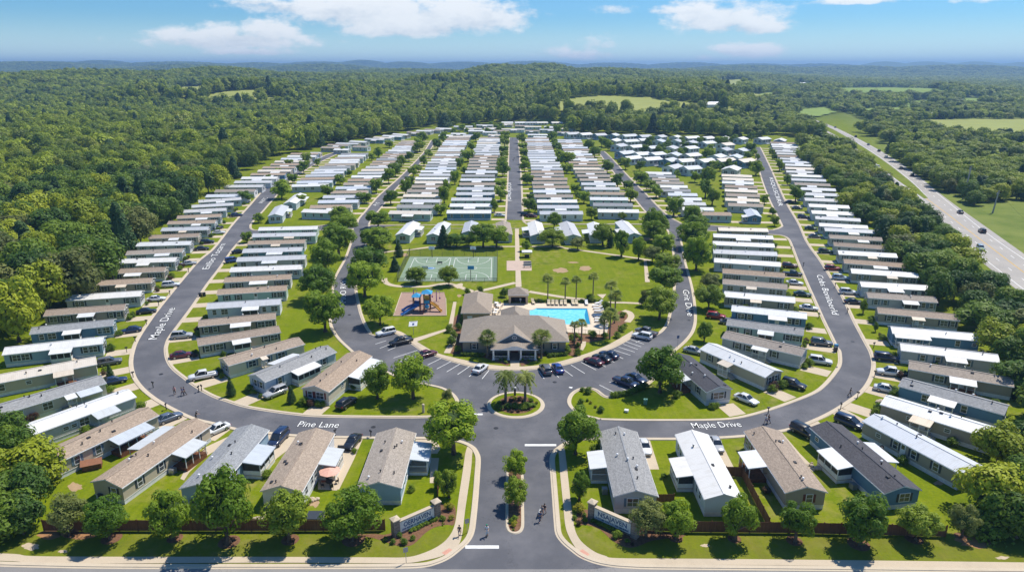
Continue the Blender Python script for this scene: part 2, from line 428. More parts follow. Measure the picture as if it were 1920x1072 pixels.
# ------------------------------------------------------------------ terrain
def sst(a, b, x):
    t = np.clip((x-a)/(b-a), 0, 1); return t*t*(3-2*t)
def hill_at(px, top, dist):      # a hill whose wooded top (trees ~17 m) shows at row top
    d = ray(px, top); t = dist/d.y
    return d.x*t, dist, CAM_H + d.z*t - 16.0
HILLS = []
for px, top, dist, sx, sy in ((944,122,1900,130,260),(1020,120,2050,110,260),(1130,129,2150,230,320),(845,139,1250,110,200),
                              (407,127,1750,150,260),(330,134,1650,200,300),(520,137,1800,200,260),(160,131,1500,160,260),(30,138,1350,230,300),
                              (-120,136,1450,260,300),(690,139,1900,230,260),(1300,136,2500,300,320),
                              (760,131,3000,400,350),(1250,131,3400,420,380)):
    x, y, h = hill_at(px, top-2, dist); HILLS.append((x, y, h, sx, sy))
RIDGES = []
for px, top, dist, sx, sy in ((60,122,5200,900,600),(190,121,7200,500,500),(110,121,7000,700,500),(330,124,6200,1000,500),(480,123,6600,700,500),(600,121,7600,900,500),
                              (680,120,8200,500,500),(760,121,7800,600,500),(870,121,8300,900,500),(1000,121,8600,900,500),(1150,121,8600,900,500),(1290,121,8400,900,500),
                              (1420,123,8200,900,500),(1540,124,7900,900,500),(1660,120,9200,420,500),(1740,120,9300,600,500),(1830,120,9200,500,500),(1930,121,9000,700,500),
                              (1400,129,4800,700,500),(1600,130,5000,700,500),(1800,131,5000,800,500),(350,128,4200,600,400),(600,127,4600,600,400)):
    x, y, h = hill_at(px, top-2-(2.5 if 1640 < px < 1950 or px in (190,680,330,1000) else 0), dist); RIDGES.append((x, y, h+16, sx*.62, sy))
KNOLLS = [((430-960)/1300*1050*.98, 1040, 26, 150, 110), ((345-960)/1300*1120*.98, 1130, 24, 110, 90), ((1665-960)/1300*1500*.98, 1520, 16, 190, 140)]
def HT(x, y):
    x = np.asarray(x, float); y = np.asarray(y, float)
    left = 20*sst(-260, -650, x)*sst(-50, 200, y)*(1-sst(350, 800, y))
    back = 20*sst(740, 1150, y)*(1-sst(0.28, 0.42, x/np.maximum(y, 1)))
    z = np.maximum(left, back*(1-sst(-.25,-.32,x/np.maximum(y,1))))
    az = 960+FPX*x/np.maximum(y*CP+CAM_H*SP, 1)
    z = np.maximum(z, (15*sst(752, 815, y)+8*sst(815, 980, y))*sst(985, 1030, az)*(1-sst(1385, 1440, az)))
    for kx, kd, kh, ksx, ksy in KNOLLS: z = np.maximum(z, kh*np.exp(-((x-kx)/ksx)**4-((y-kd)/ksy)**4))
    far = sst(800, 1500, y)
    z = z + far*(5*np.sin(x*0.006+1.3)*np.sin(y*0.0047)+3*np.sin(x*0.013)*np.sin(y*0.011+2))*(1-sst(0.25, 0.4, x/np.maximum(y, 1)))
    acc = np.zeros_like(z)
    for hx, hy, h, sx, sy in HILLS:
        acc = np.maximum(acc, h*np.exp(-((x-hx)/sx)**2*0.5-((y-hy)/sy)**2*0.5))
    z = z*(1-sst(2600, 4200, y)) + 0
    z = np.where(y > 700, np.maximum(z, acc*sst(800, 1300, y)), z)
    rr = np.zeros_like(z)
    for hx, hy, h, sx, sy in RIDGES:
        rr = np.maximum(rr, h*np.exp(-((x-hx)/sx)**2*0.5-((y-hy)/sy)**2*0.5))
    z = z + rr*sst(3000, 4200, y)
    return z
def H1(x, y): return float(HT(np.array([x]), np.array([y]))[0])
def GT(px, py):
    """the point of the terrain seen at px, py"""
    d = ray(px, py); t = 60.0
    for _ in range(4000):
        p = d*t
        if CAM_H + p.z <= H1(p.x, p.y): break
        t *= 1.004
        if t > 14000: break
    p = d*t
    return Vector((p.x, p.y, H1(p.x, p.y)))

def build_terrain():
    ang = np.linspace(R(-64), R(64), 300); dist = np.concatenate([np.linspace(20, 600, 30), np.geomspace(620, 15000, 230)])
    A, D = np.meshgrid(ang, dist, indexing='ij'); X = D*np.sin(A); Y = D*np.cos(A)
    Z = HT(X, Y)
    na, nd = X.shape
    V = np.stack([X, Y, Z], -1).reshape(-1, 3)
    i, j = np.meshgrid(np.arange(na-1), np.arange(nd-1), indexing='ij')
    q = np.stack([i*nd+j, i*nd+j+1, (i+1)*nd+j+1, (i+1)*nd+j], -1).reshape(-1, 4)[:, ::-1]
    V = V.tolist(); F = q.tolist()
    k = len(V)      # near side, behind and beside the camera
    V += [(-1500, -400, 0), (1500, -400, 0)]
    ring = [a*nd for a in range(na)]
    F += [[ring[a+1], ring[a], k] for a in range(na//2)] + [[ring[a+1], ring[a], k+1] for a in range(na//2, na-1)]
    F.append([ring[na//2], k, k+1])
    me = bpy.data.meshes.new('ground'); me.from_pydata(V, [], F); me.materials.append(M['lawn'])
    me.polygons.foreach_set('use_smooth', [True]*len(F)); me.update()
    return struct(link('ground', me))
build_terrain()

# ------------------------------------------------------------------ kerb lines traced in the picture
L = {}
L['loopL_out'] = [(640,283),(612,291),(585,304),(557,316.5),(532,333.7),(511,347),(493,359.4),(472,383),(439.4,419.5),(416,450),(400,461+8),(375,489.4),(354,513),(321,553),(292,590),(265,630),(254,655),(250,681),(256,706),(271,726.5),(292,744),(312.5,756.7),(344,773),(371,784),(401,791),(424,797),(449,802.5),(500,808.5),(557,814),(672,817.5),(780,818.5),(822,819.5),(856,823.5),(876,829),(890,837),(897,846),(901.5,860),(900,892),(897.5,929),(894,967),(890,996),(881,1014.6),(864,1031),(843,1047),(818,1058),(791,1064),(740,1066),(640,1066.3),(400,1066.5),(200,1066),(60,1063.5),(-80,1060),(-300,1057)]
L['loopL_in_low'] = [(780,783.7),(713,783.7),(599,781.7),(547,777.5),(492.5,770),(455,763),(421.7,752.5),(396.7,744),(366.7,727.5),(341.7,709),(321,692),(310.5,675.4),(307,656.7),(309,645),(314.6,632),(333,607),(358,573.7),(385,534),(411,500),(427.5,476),(440,460),(451,449),(462,441),(490,439),(540,436),(595,431.8),(640,429),(663,428.5)]
L['loopL_in_up'] = [(672,418),(640,420.5),(595,424),(540,428),(490,432),(473,431.5),(467.5,426),(471,417),(491,396),(504,381),(514.5,370),(536,345),(560,327),(583,312),(600,303.7),(615,296.5),(640,285)]
L['midd_out'] = [(663,428.5),(664,437),(662,450),(650,484),(637,508),(629.5,524),(626,545),(622.5,575),(622.5,603),(627,617.5),(638,634),(655,650.4),(670,663),(694.6,677.5),(713,689),(742.5,702.5),(776,713),(811,721),(829,725.4),(843,731.7),(855.8,742),(862,754.6),(861,766),(849,776),(824,782),(780,783.7)]
L['midd_up_l'] = [(672,418),(675,410),(687,396),(708.8,370),(730,351),(751.7,331.6),(773,310),(794.6,286.5),(809.6,263)]
L['midd_up_r'] = [(690,420),(697,409),(721.6,378.8),(743,352),(766.7,328),(786,307),(805,282),(818,263)]
L['park_l'] = [(690,420),(690,430),(687,448),(679,478),(670,504),(664.5,526),(665,546.7),(668,563),(673,586),(681.7,609),(692,626)]
L['park_arc'] = [(692,626),(704.6,630),(715,627.5),(739.6,625),(768.7,643.5),(791,659),(814,667.5),(843,677),(874.6,685.7),(905.8,691.5),(937,694.3),(966,695),(996,693.5),(1031,689.5),(1062,684),(1093,674.5),(1124.6,662),(1154,651),(1189,631),(1194,621),(1212,624),(1233,628)]
L['park_r'] = [(1233,628),(1243,621.7),(1251.7,611),(1257,597),(1260,584),(1263.5,565),(1267,540),(1268.5,515),(1267,492),(1263,465),(1257,440),(1252,429)]
L['grit_up_l'] = [(1246,422),(1234,414),(1212,397),(1191,372),(1170,346.6),(1150,321),(1133,299),(1122,284)]
L['grit_up_r'] = [(1281,421.7),(1270,416),(1253,406),(1231.7,387),(1210,364),(1188.8,343),(1167,320),(1145.8,297),(1131,283)]
L['grit_out'] = [(1277,432),(1277.7,444.6),(1282,467),(1287,492.5),(1293,513),(1299.6,538),(1303.5,559),(1306,580),(1306.5,603),(1301.7,621.7),(1291,637),(1278.7,649),(1266,660),(1255,680),(1235,705),(1212,724),(1175,738),(1137,746),(1114,732),(1098,730),(1086,732.7),(1075,741),(1071,754),(1078,766),(1095,776),(1126.7,783.7)]
L['loopR_in_low'] = [(1126.7,783.7),(1180,785),(1245,785.3),(1328,784.8),(1380,781),(1432.5,768),(1474,754),(1520,735.8),(1541,721),(1561,698),(1570.5,681),(1570,659),(1565,651),(1554,627),(1541.7,602),(1525,564),(1508,525),(1493.7,490.5),(1483,462),(1476,448),(1464,442),(1440,440),(1350,434.5),(1305,431.5),(1277,432)]
L['loopR_in_up'] = [(1281,421.7),(1300,421.5),(1350,424.5),(1438,431.5),(1456,430),(1467,425.5),(1466.7,419),(1447.4,381),(1434.5,350),(1426,324),(1419.5,301),(1417,286),(1416,276)]
L['loopR_out'] = [(1424,276),(1428,283),(1443,314),(1458,348.8),(1473,381),(1494.6,418),(1507.5,447.5),(1518.7,455+11),(1535,488),(1558,525),(1577,557),(1598,602),(1618.7,641),(1629,661),(1633.5,681.7),(1628.5,706.7),(1612,731.7),(1582.5,754),(1551,773),(1520,787.5),(1495,797),(1461.7,805.5),(1401,814),(1328,818.7),(1270,820),(1193,820),(1120,819.5),(1088,821),(1062,827),(1044,838),(1034,848),(1030,862),(1032,892),(1035,933),(1038,975),(1041,1000),(1051.7,1016.7),(1068,1031),(1087,1045),(1114,1056),(1145,1062.5),(1180,1065.5),(1245,1067.5),(1520,1070),(1920,1075),(2200,1079)]
L['mid_up_l'] = [(690,422.3),(760,422.6),(845,422),(935,421.5),(945,420),(950,413),(950.5,404.5),(953,349),(954.3,306),(955.8,258)]
L['mid_up_r'] = [(970.6,258),(974,306),(976.6,349),(978.5,404.5),(979,413),(985,419.5),(997,421.2),(1078,420.6),(1180,420.5),(1246,422)]
L['mid_low'] = [(690,430),(760,429),(845,428.2),(960,428),(1078,428),(1180,428.3),(1252,429)]
S = {k: line(v) for k, v in L.items()}

def cat(*names):
    P = []
    for n in names:
        P += (S[n[1:]][::-1] if n[0] == '-' else S[n])
    return clean(P, 0.15)
def surface(name, polys, z, mat):
    mb = MB()
    for P in polys: mb.poly(P, z)
    return struct(mb.obj(name, mat))
main_low = [Vector((-260, 20)), Vector((260, 20))]
i_main = min(range(len(S['loopL_out'])), key=lambda i: (S['loopL_out'][i]-G2(791,1064)).length)
# main road along the bottom, loop road, inner loop with the car park, cross street, two upper streets
kl = S['loopL_out'][i_main:]; j_main = min(range(len(S['loopR_out'])), key=lambda i: (S['loopR_out'][i]-G2(1145,1062.5)).length)
kr = S['loopR_out'][j_main:]
surface('main_road', [clean([kl[-1]] + kl[::-1] + kr + [Vector((260, 40)), Vector((-260, 40))])], 0.020, M['asphalt_old'])
surface('loop_road', [cat('loopL_out')[:0] or clean(
    S['loopL_out'][:i_main] + [G2(791,1064)] + [G2(820,1066.5), G2(1110,1066.5)] + S['loopR_out'][:j_main][::-1][:0] + S['loopR_out'][:j_main+1][::-1] +
    S['loopR_in_up'][::-1] + [G2(1281,424), G2(1277,430)] + S['loopR_in_low'][::-1] + S['loopL_in_low'] + [G2(667,425)] + S['loopL_in_up'], 0.15)], 0.024, M['asphalt'])
surface('park_road', [clean(S['midd_up_l'][::-1] + [G2(667,423)] + S['midd_out'] + [G2(850,790), G2(1060,790)] + S['grit_out'][::-1] + [G2(1279,427)] + S['grit_up_r'] +
    S['grit_up_l'][::-1] + [G2(1249,425)] + S['park_r'][::-1] + S['park_arc'][::-1] + S['park_l'][::-1] + S['midd_up_r'], 0.15)], 0.028, M['asphalt'])
surface('cross_street', [clean(S['mid_up_l'] + S['mid_up_r'] + S['mid_low'][::-1], 0.15)], 0.032, M['asphalt'])

def kerb(names, w=0.62, side=1):
    mb = MB()
    for n in names:
        P = clean(S[n], 0.2)
        k = side
        prof = [(0.0, 0.034), (k*0.28, 0.05), (k*0.30, 0.13), (k*w, 0.13), (k*(w+0.06), 0.0)]
        profile_ribbon(mb, P, prof)
    return mb
mbk = MB()
for names, side, w in ((['loopL_out'],-1,0.85),(['loopL_in_low'],-1,0.8),(['loopL_in_up'],-1,0.8),(['midd_out'],-1,0.75),
                       (['midd_up_l'],1,0.8),(['midd_up_r'],-1,0.7),(['park_l'],1,0.75),(['park_arc'],1,0.4),(['park_r'],1,0.75),
                       (['grit_up_l'],1,0.8),(['grit_up_r'],-1,0.8),(['grit_out'],-1,0.75),(['loopR_in_low'],-1,0.8),(['loopR_in_up'],1,0.8),(['loopR_out'],1,0.85),
                       (['mid_up_l'],1,0.8),(['mid_up_r'],1,0.8),(['mid_low'],-1,0.5)):
    t = kerb(names, w, side); n0 = len(mbk.v)
    mbk.v += t.v; mbk.f += [tuple(i+n0 for i in f) for f in t.f]; mbk.m += t.m
struct(mbk.obj('kerb', M['kerb']))

# ------------------------------------------------------------------ pavements and paths
def path_poly(mb, px, z=0.05, seg=4):
    mb.poly(clean(line(px, seg), 0.1), z)
def path_line(mb, px, w, z=0.05, seg=5):
    P = clean(line(px, seg), 0.1); ribbon(mb, P, -w/2, w/2, z)
mb = MB()
wl_a = [(-300,1033),(0,1037),(60,1042),(200,1043.3),(500,1043.5),(700,1044.5),(760,1044.3),(791,1037.5),(822.5,1023),(843,1004),(853.7,979),(860,933),(868,881),(872.5,850),(876.7,836)]
wl_b = [(-300,1047),(0,1051),(60,1055),(200,1056),(500,1054.5),(700,1055.5),(760,1055.5),(797.5,1050),(830,1041.5),(856,1025),(866,1004),(872.5,954),(883,881),(885.6,850),(888,842)]
mb.poly(clean(line(wl_a)+line(wl_b)[::-1], 0.1), 0.05)
wr_a = [(1045,838),(1047.5,850),(1050.6,892),(1055.8,944),(1060,985),(1068,1008),(1082,1030),(1101.7,1048),(1126.7,1055),(1160,1058),(1300,1058.5),(1520,1060),(1920,1067.7),(2200,1072)]
wr_b = [(1057,838),(1060,850),(1066,902),(1074.6,975),(1085,1008),(1110,1031),(1135,1041.7),(1160,1046),(1300,1047),(1520,1049),(1920,1054),(2200,1058)]
mb.poly(clean(line(wr_a)+line(wr_b)[::-1], 0.1), 0.05)
# broad walk round the clubhouse car park
arc_in = [(741.7,618.5),(756,624),(781,640),(816,660),(853.7,671),(905.8,681.7),(943,686),(966,687),(995,686),(1041,679.6),(1093,665),(1125,653),(1150,641),(1186,620)]
arc_out = [(739.6,624.2),(768.7,642.5),(791,658),(814,666.5),(843,676),(874.6,684.7),(905.8,690.5),(937,693.3),(966,694),(996,692.5),(1031,688.5),(1062,683),(1093,673.5),(1124.6,661),(1154,650),(1188,630.5)]
mb.poly(clean(line(arc_in)+line(arc_out)[::-1], 0.1), 0.051)
mb.poly([G2(957,668),(G2(974,668)),G2(974,688),G2(957,688)], 0.056)
path_poly(mb, [(771,636),(837.5,616),(841,610),(850,566),(856,566),(849,612),(846,617),(780,641)], 0.053, 1)
path_line(mb, [(712.5,474.8),(740,470.5),(768.7,468.5),(790,465.5),(816.7,463),(890,462.6),(965.6,462.3),(1043.7,462.3),(1060,465.4),(1143,476.9),(1205.8,486),(1220,488.5)], 1.5, 0.045)
path_line(mb, [(720.8,521.7),(722,528),(732,534),(756,537.2),(800,537),(833,532),(850,534),(881,544.6),(897,546),(966.7,530)], 1.7, 0.047)
path_poly(mb, [(846,534),(856,533),(864,531),(868,532.5),(866,538),(858,541)], 0.049, 2)
path_line(mb, [(991.7,546.7),(1033,553.5),(1062,558),(1095.8,561.5)], 1.7, 0.046)
path_poly(mb, [(1119,552),(1137,551.5),(1130,560)], 0.049, 1)
path_line(mb, [(1135,567),(1169,567.5),(1203.8,569)], 1.3, 0.046)
mb.poly([G2(965.6,429),G2(973,429),G2(974.5,489),G2(966,489)], 0.055)
mb.poly([G2(966.6,507),G2(976,507),G2(978,538),G2(966.8,538)], 0.055)
mb.poly([G2(1207,487),G2(1212,487),G2(1218.5,529),G2(1209.5,529)], 0.05)
path_poly(mb, [(1091,640),(1099,640),(1098,648),(1093,657),(1088,655)], 0.052, 1)
path_line(mb, [(1169,582),(1180,586),(1183.5,594),(1176,604)], 1.6, 0.046)
path_line(mb, [(845,618),(851,628),(850,640),(843,652),(838,662)], 1.4, 0.046)
struct(mb.obj('pavement', M['concrete']))
mb = MB(); mb.poly([G2(950,489),G2(996,489),G2(997,507.5),G2(950,507.5)], 0.06); struct(mb.obj('plaza', M['ramp_red'] if False else make_concrete('pinkish_concrete',(0.55,0.42,0.34))))
mb = MB()
mb.poly([G2(828,1036),G2(842,1027.5),G2(855,1034),G2(840,1044)], 0.057); mb.poly([G2(1079,1037),G2(1092,1029),G2(1106,1039),G2(1094,1047)], 0.057)
struct(mb.obj('pavement_ramp', M['ramp_red']))

# ------------------------------------------------------------------ roundabout and entrance island
def circle(c, r, n=40): return [Vector((c.x+r*math.cos(2*math.pi*k/n), c.y+r*math.sin(2*math.pi*k/n))) for k in range(n)]
RB = G2(967, 758.5); RB_R = (G2(1021.5, 759.5)-G2(912.5, 759.5)).length/2
def island(name_kerb, name_grass, ring, w, mat_in, zin=0.12):
    mb = MB(); Pc = ring+[ring[0]]
    inner = [p for p in ring]
    # inward offset for a counter-clockwise ring
    n = len(ring); inn = []; in2 = []
    for i in range(n):
        t = (ring[(i+1) % n]-ring[i-1]).normalized(); nrm = Vector((-t.y, t.x)); inn.append(ring[i]+nrm*w*0.25); in2.append(ring[i]+nrm*w)
    for A, za, B, zb in ((ring, 0.03, inn, 0.15), (inn, 0.15, in2, 0.15)):
        for i in range(n):
            j = (i+1) % n; mb.quad((A[i].x,A[i].y,za),(A[j].x,A[j].y,za),(B[j].x,B[j].y,zb),(B[i].x,B[i].y,zb))
    struct(mb.obj(name_kerb, M['kerb']))
    mb = MB(); mb.poly(in2, zin); return struct(mb.obj(name_grass, mat_in))
island('roundabout_kerb', 'roundabout_grass', circle(RB, RB_R), 0.75, M['lawn'])
mb = MB(); mb.poly(circle(RB+Vector((0.05,-0.1)), RB_R*0.66), 0.135); struct(mb.obj('roundabout_bed', M['mulch']))
isl = clean(catmull([G2(*p) for p in ((953.5,998),(948.5,990),(947.5,980),(948,944),(948.5,900),(949,878),(951,867),(957,862),(965,860.5),(973,862),(979,867),(981,878),(982,900),(982.5,944),(983,980),(981.5,991),(976,998.5),(965,1001.5))], 4, True), 0.1)
a = sum(isl[i].x*isl[(i+1)%len(isl)].y-isl[(i+1)%len(isl)].x*isl[i].y for i in range(len(isl)))
island('island_kerb', 'island_bed', isl if a > 0 else isl[::-1], 0.42, M['mulch'])

# ------------------------------------------------------------------ beds, bare earth, court, playground, pool deck
BEDS = {
 'sign_bed_left': [(672,1003),(700,1000),(730,1000),(760,975),(800,958),(822,940),(832,945),(853,948),(852,982),(838,983),(815,988),(797,999),(783,1013),(770,1022),(750,1023),(730,1018),(700,1008)],
 'sign_bed_right': [(1083,958),(1083,982),(1102,984),(1125,992),(1150,1014),(1178,1026),(1200,1022),(1222,1013),(1260,1008),(1280,1006),(1285,998),(1250,998),(1190,985),(1150,965),(1105,955)],
 'clubhouse_bed': [(844,662),(850,640),(846,605),(864,590),(872,650),(930,655),(955,660),(955,684),(935,680),(900,668),(866,664)],
 'clubhouse_bed_right': [(976,684),(976,660),(1000,655),(1065,650),(1066,610),(1085,615),(1092,640),(1090,655),(1075,668),(1050,661),(1010,670),(985,684)],
 'palm_bed': [(1062,624),(1110,628),(1125,625),(1140,615),(1150,600),(1158,585),(1170,583),(1176,590),(1174,606),(1160,622),(1140,634),(1110,641),(1080,640)],
}
mb = MB()
for k, px in BEDS.items(): mb.poly(clean(catmull([G2(*p) for p in px], 3, True), 0.1), 0.014+0.002*list(BEDS).index(k))
struct(mb.obj('planting_bed', M['mulch']))
def blob(px, py, rx, ry, n=18, jit=0.25):
    return [G2(px+rx*math.cos(2*math.pi*k/n)*(1+rnd.uniform(-jit, jit)), py+ry*math.sin(2*math.pi*k/n)*(1+rnd.uniform(-jit, jit))) for k in range(n)]
mb = MB()
for i, (x, y, rx, ry) in enumerate(((1052,507,14,4.8),(1097,503,12,4.2),(1075,492,10,1.6),(139,912,14,8),(590,942,10,8),(1700,985,8,3),(1760,905,9,4),(861,554.5,4,2.4),(1213,448,7,3),(760,478,5,3))):
    mb.poly(clean(catmull(blob(x, y, rx, ry), 2, True), 0.02), 0.010)
struct(mb.obj('bare_earth', M['dirt']))
mb = MB()
for x, y, rx, ry in ((92,1003,22,9),(150,1003,40,7),(1830,1012,34,14)): mb.poly(clean(catmull(blob(x, y, rx, ry), 2, True), 0.02), 0.011)
struct(mb.obj('red_clay', ground_mat('red_clay', (0.36, 0.19, 0.09), 0.3, 0.6)))
mb = MB()
for x, y, rx, ry in ((58,1024,16,7),(118,1033,9,3),(1880,1045,12,3),(1322,1022,8,3)): mb.poly(clean(catmull(blob(x, y, rx, ry), 2, True), 0.02), 0.012)
struct(mb.obj('pale_sand_patch', M['sand']))
PLAY = [G2(753,549),G2(833,548.7),G2(831,561),G2(846,563),G2(843,572),G2(836.5,592),G2(737.5,592.5)]
mb = MB(); mb.slab([G2(753,549),G2(833,548.7),G2(836,560),G2(837,592),G2(737.5,592.5)], 0.0, 0.06); struct(mb.obj('playground_surface', M['mulch_red']))
mb = MB()
for a, b in (((753,549),(833,548.7)),((836,560),(837,592)),((837,592),(737.5,592.5)),((737.5,592.5),(753,549))):
    p, q = G(*a), G(*b); mb.bar((p.x,p.y,0.08),(q.x,q.y,0.08),0.18,0.2)
struct(mb.obj('playground_kerb', M['concrete']))
CT = [G(768.7,481),G(932,481),G(931.5,527),G(746,528)]
mb = MB(); mb.poly([(p.x,p.y) for p in CT], 0.04); struct(mb.obj('sports_court', M['court']))
def cpt(u, v): # court coordinates 0..1, v up the picture
    a = CT[3].lerp(CT[2], u); b = CT[0].lerp(CT[1], u); return a.lerp(b, v)
mb = MB()
def cl(pts, w=0.13):
    P = [Vector((cpt(*p).x, cpt(*p).y)) for p in pts]; ribbon(mb, clean(P, 0.02), -w/2, w/2, 0.046)
for u0, u1 in ((0.06, 0.475), (0.525, 0.94)):
    cm = (u0+u1)/2; w = u1-u0
    cl([(u0,0.05),(u0,0.94)]); cl([(u1,0.05),(u1,0.94)]); cl([(u0,0.94),(u1,0.94)]); cl([(u0,0.05),(u1,0.05)])
    cl([(u0,0.5),(u1,0.5)], 0.1)
    for v0, sg in ((0.94,-1),(0.05,1)):
        cl([(cm-0.13*w,v0),(cm-0.13*w,v0+sg*0.2)]); cl([(cm+0.13*w,v0),(cm+0.13*w,v0+sg*0.2)]); cl([(cm-0.13*w,v0+sg*0.2),(cm+0.13*w,v0+sg*0.2)])
        cl([(cm+0.46*w*math.cos(a), v0+sg*0.30*math.sin(a)) for a in np.linspace(0, math.pi, 22)])
    cl([(cm+0.12*w*math.cos(a), 0.5+0.055*math.sin(a)) for a in np.linspace(0, 2*math.pi, 26)])
struct(mb.obj('court_markings', M['white_paint']))
DECK = [G2(*p) for p in ((900,570),(940,568.5),(1126,569),(1134,585),(1141,605),(1139,627),(1110,627),(1062,623),(1000,610),(900,606))]
POOL = [(1006,578),(1100.5,578.5),(1103.5,591),(1107,608),(1085,608.3),(1060,608.3),(1042,606),(1020,600.5),(1000,595),(988,589),(986,585.5),(991,582),(1000,581)]
poolP = [G2(*p) for p in POOL]
mb = MB(); 
# deck built as a ring round the pool: bridge polygon
def with_hole(mb, outer, hole, z):
    P = [[Vector((p.x,p.y,0)) for p in outer], [Vector((p.x,p.y,0)) for p in hole]]; i0 = len(mb.v)
    fl = P[0]+P[1]; mb.v += [(p.x,p.y,z) for p in fl]
    for t in tessellate_polygon(P):
        a, b, c = (fl[k] for k in t)
        if (b-a).cross(c-a).z < 0: t = t[::-1]
        mb.f.append(tuple(i0+k for k in t)); mb.m.append(0)
with_hole(mb, DECK, poolP, 0.07)
n = len(DECK)
for i in range(n): a, b = DECK[i], DECK[(i+1)%n]; mb.quad((a.x,a.y,0),(b.x,b.y,0),(b.x,b.y,0.07),(a.x,a.y,0.07))
struct(mb.obj('pool_deck', M['deck']))
# ------------------------------------------------------------------ pool water
tw = NT('pool_water'); p_ = tw.pos()
tw.base(tw.ramp(tw.noise(p_, 0.9, 4, 0.6), [(0.3, (0.12, 0.60, 0.80)), (0.7, (0.30, 0.78, 0.90))]), 0.08, spec=0.5); tw.bump(tw.noise(p_, 1.6, 3), 0.12, 0.05)
M['water'] = tw.mat
mb = MB(); mb.poly(poolP, 0.04); struct(mb.obj('pool_water', M['water']))
mb = MB(); ribbon(mb, clean([G2(*p) for p in POOL[:5]], 0.05)[:4], 0, -1.0, 0.045); struct(mb.obj('pool_tile', plain('pool_tile', (0.02, 0.26, 0.46), 0.2, 0.2, 4)))
mb = MB(); ring = poolP+[poolP[0]]; ribbon(mb, clean(ring, 0.05)+[poolP[0]], -0.02, 0.3, 0.075); struct(mb.obj('pool_coping', M['concrete']))

# ------------------------------------------------------------------ parts of homes (shared meshes)
def window_meshes(w, h):
    f = MB(); t = 0.09
    f.box(-w/2-t, w/2+t, -0.06, 0.0, -h/2-t, -h/2); f.box(-w/2-t, w/2+t, -0.06, 0.0, h/2, h/2+t)
    f.box(-w/2-t, -w/2, -0.06, 0.0, -h/2, h/2); f.box(w/2, w/2+t, -0.06, 0.0, -h/2, h/2); f.box(-w/2, w/2, -0.05, -0.005, -0.03, 0.03)
    if w > 1.1: f.box(-0.03, 0.03, -0.048, -0.006, -h/2, -0.03); f.box(-0.03, 0.03, -0.048, -0.006, 0.03, h/2)
    g = MB(); g.box(-w/2, w/2, -0.03, 0.0, -h/2, h/2)
    s = MB()
    return f.mesh('window', M['white']), g.mesh('pane', M['glass'])
WIN = {k: window_meshes(w, h) for k, (w, h) in {'n': (0.85, 1.25), 'w': (1.5, 1.25), 's': (0.8, 0.6), 't': (2.1, 1.3)}.items()}
WSZ = {'n': (0.85, 1.25), 'w': (1.5, 1.25), 's': (0.8, 0.6), 't': (2.1, 1.3)}
_s = MB(); _s.box(-0.17, 0.17, -0.045, 0, -0.66, 0.66); SHUT = _s.mesh('shutter', M['shut_d'])
_d = MB(); _d.box(-0.47, 0.47, -0.05, 0, -1.02, 1.02); DOOR = _d.mesh('door', M['white'])
_d = MB(); _d.box(-0.3, 0.3, -0.06, -0.045, 0.1, 0.8); DPANE = _d.mesh('pane', M['glass'])
_v = MB(); _v.tube([(0,0,0),(0,0,0.32)], [0.085,0.085], 8); _v.tube([(0,0,0.32),(0,0,0.40)], [0.15,0.13], 8); VENT = _v.mesh('roof_vent', M['dkmetal'])
_v = MB(); _v.box(-0.28, 0.28, -0.2, 0.2, 0, 0.16); VENT2 = _v.mesh('roof_vent', M['dkmetal'])
_v = MB(); _v.tube([(0,0,0),(0,0,0.3)], [0.07,0.07], 8); _v.ball((0,0,0.36), (0.2,0.2,0.13), 8, 5); VENT3 = _v.mesh('roof_vent', M['white'])
_s = MB(); _s.box(-0.45,0.45,-0.4,0.4,0,0.85); _s.box(-0.35,0.35,-0.3,0.3,0.85,0.9); AC = _s.mesh('air_conditioner', M['metal'])
def put_window(par, kind, x, y, z, rz, shut=None):
    f, g = WIN[kind]; w = link('window', f, par); w.location = (x, y, z); w.rotation_euler = (0, 0, rz)
    link('pane', g, w)
    if shut:
        for s in (-1, 1):
            o = link('shutter', SHUT, w); o.location = (s*(WSZ[kind][0]/2+0.3), 0, 0); setmat(o, M[shut])
    return w

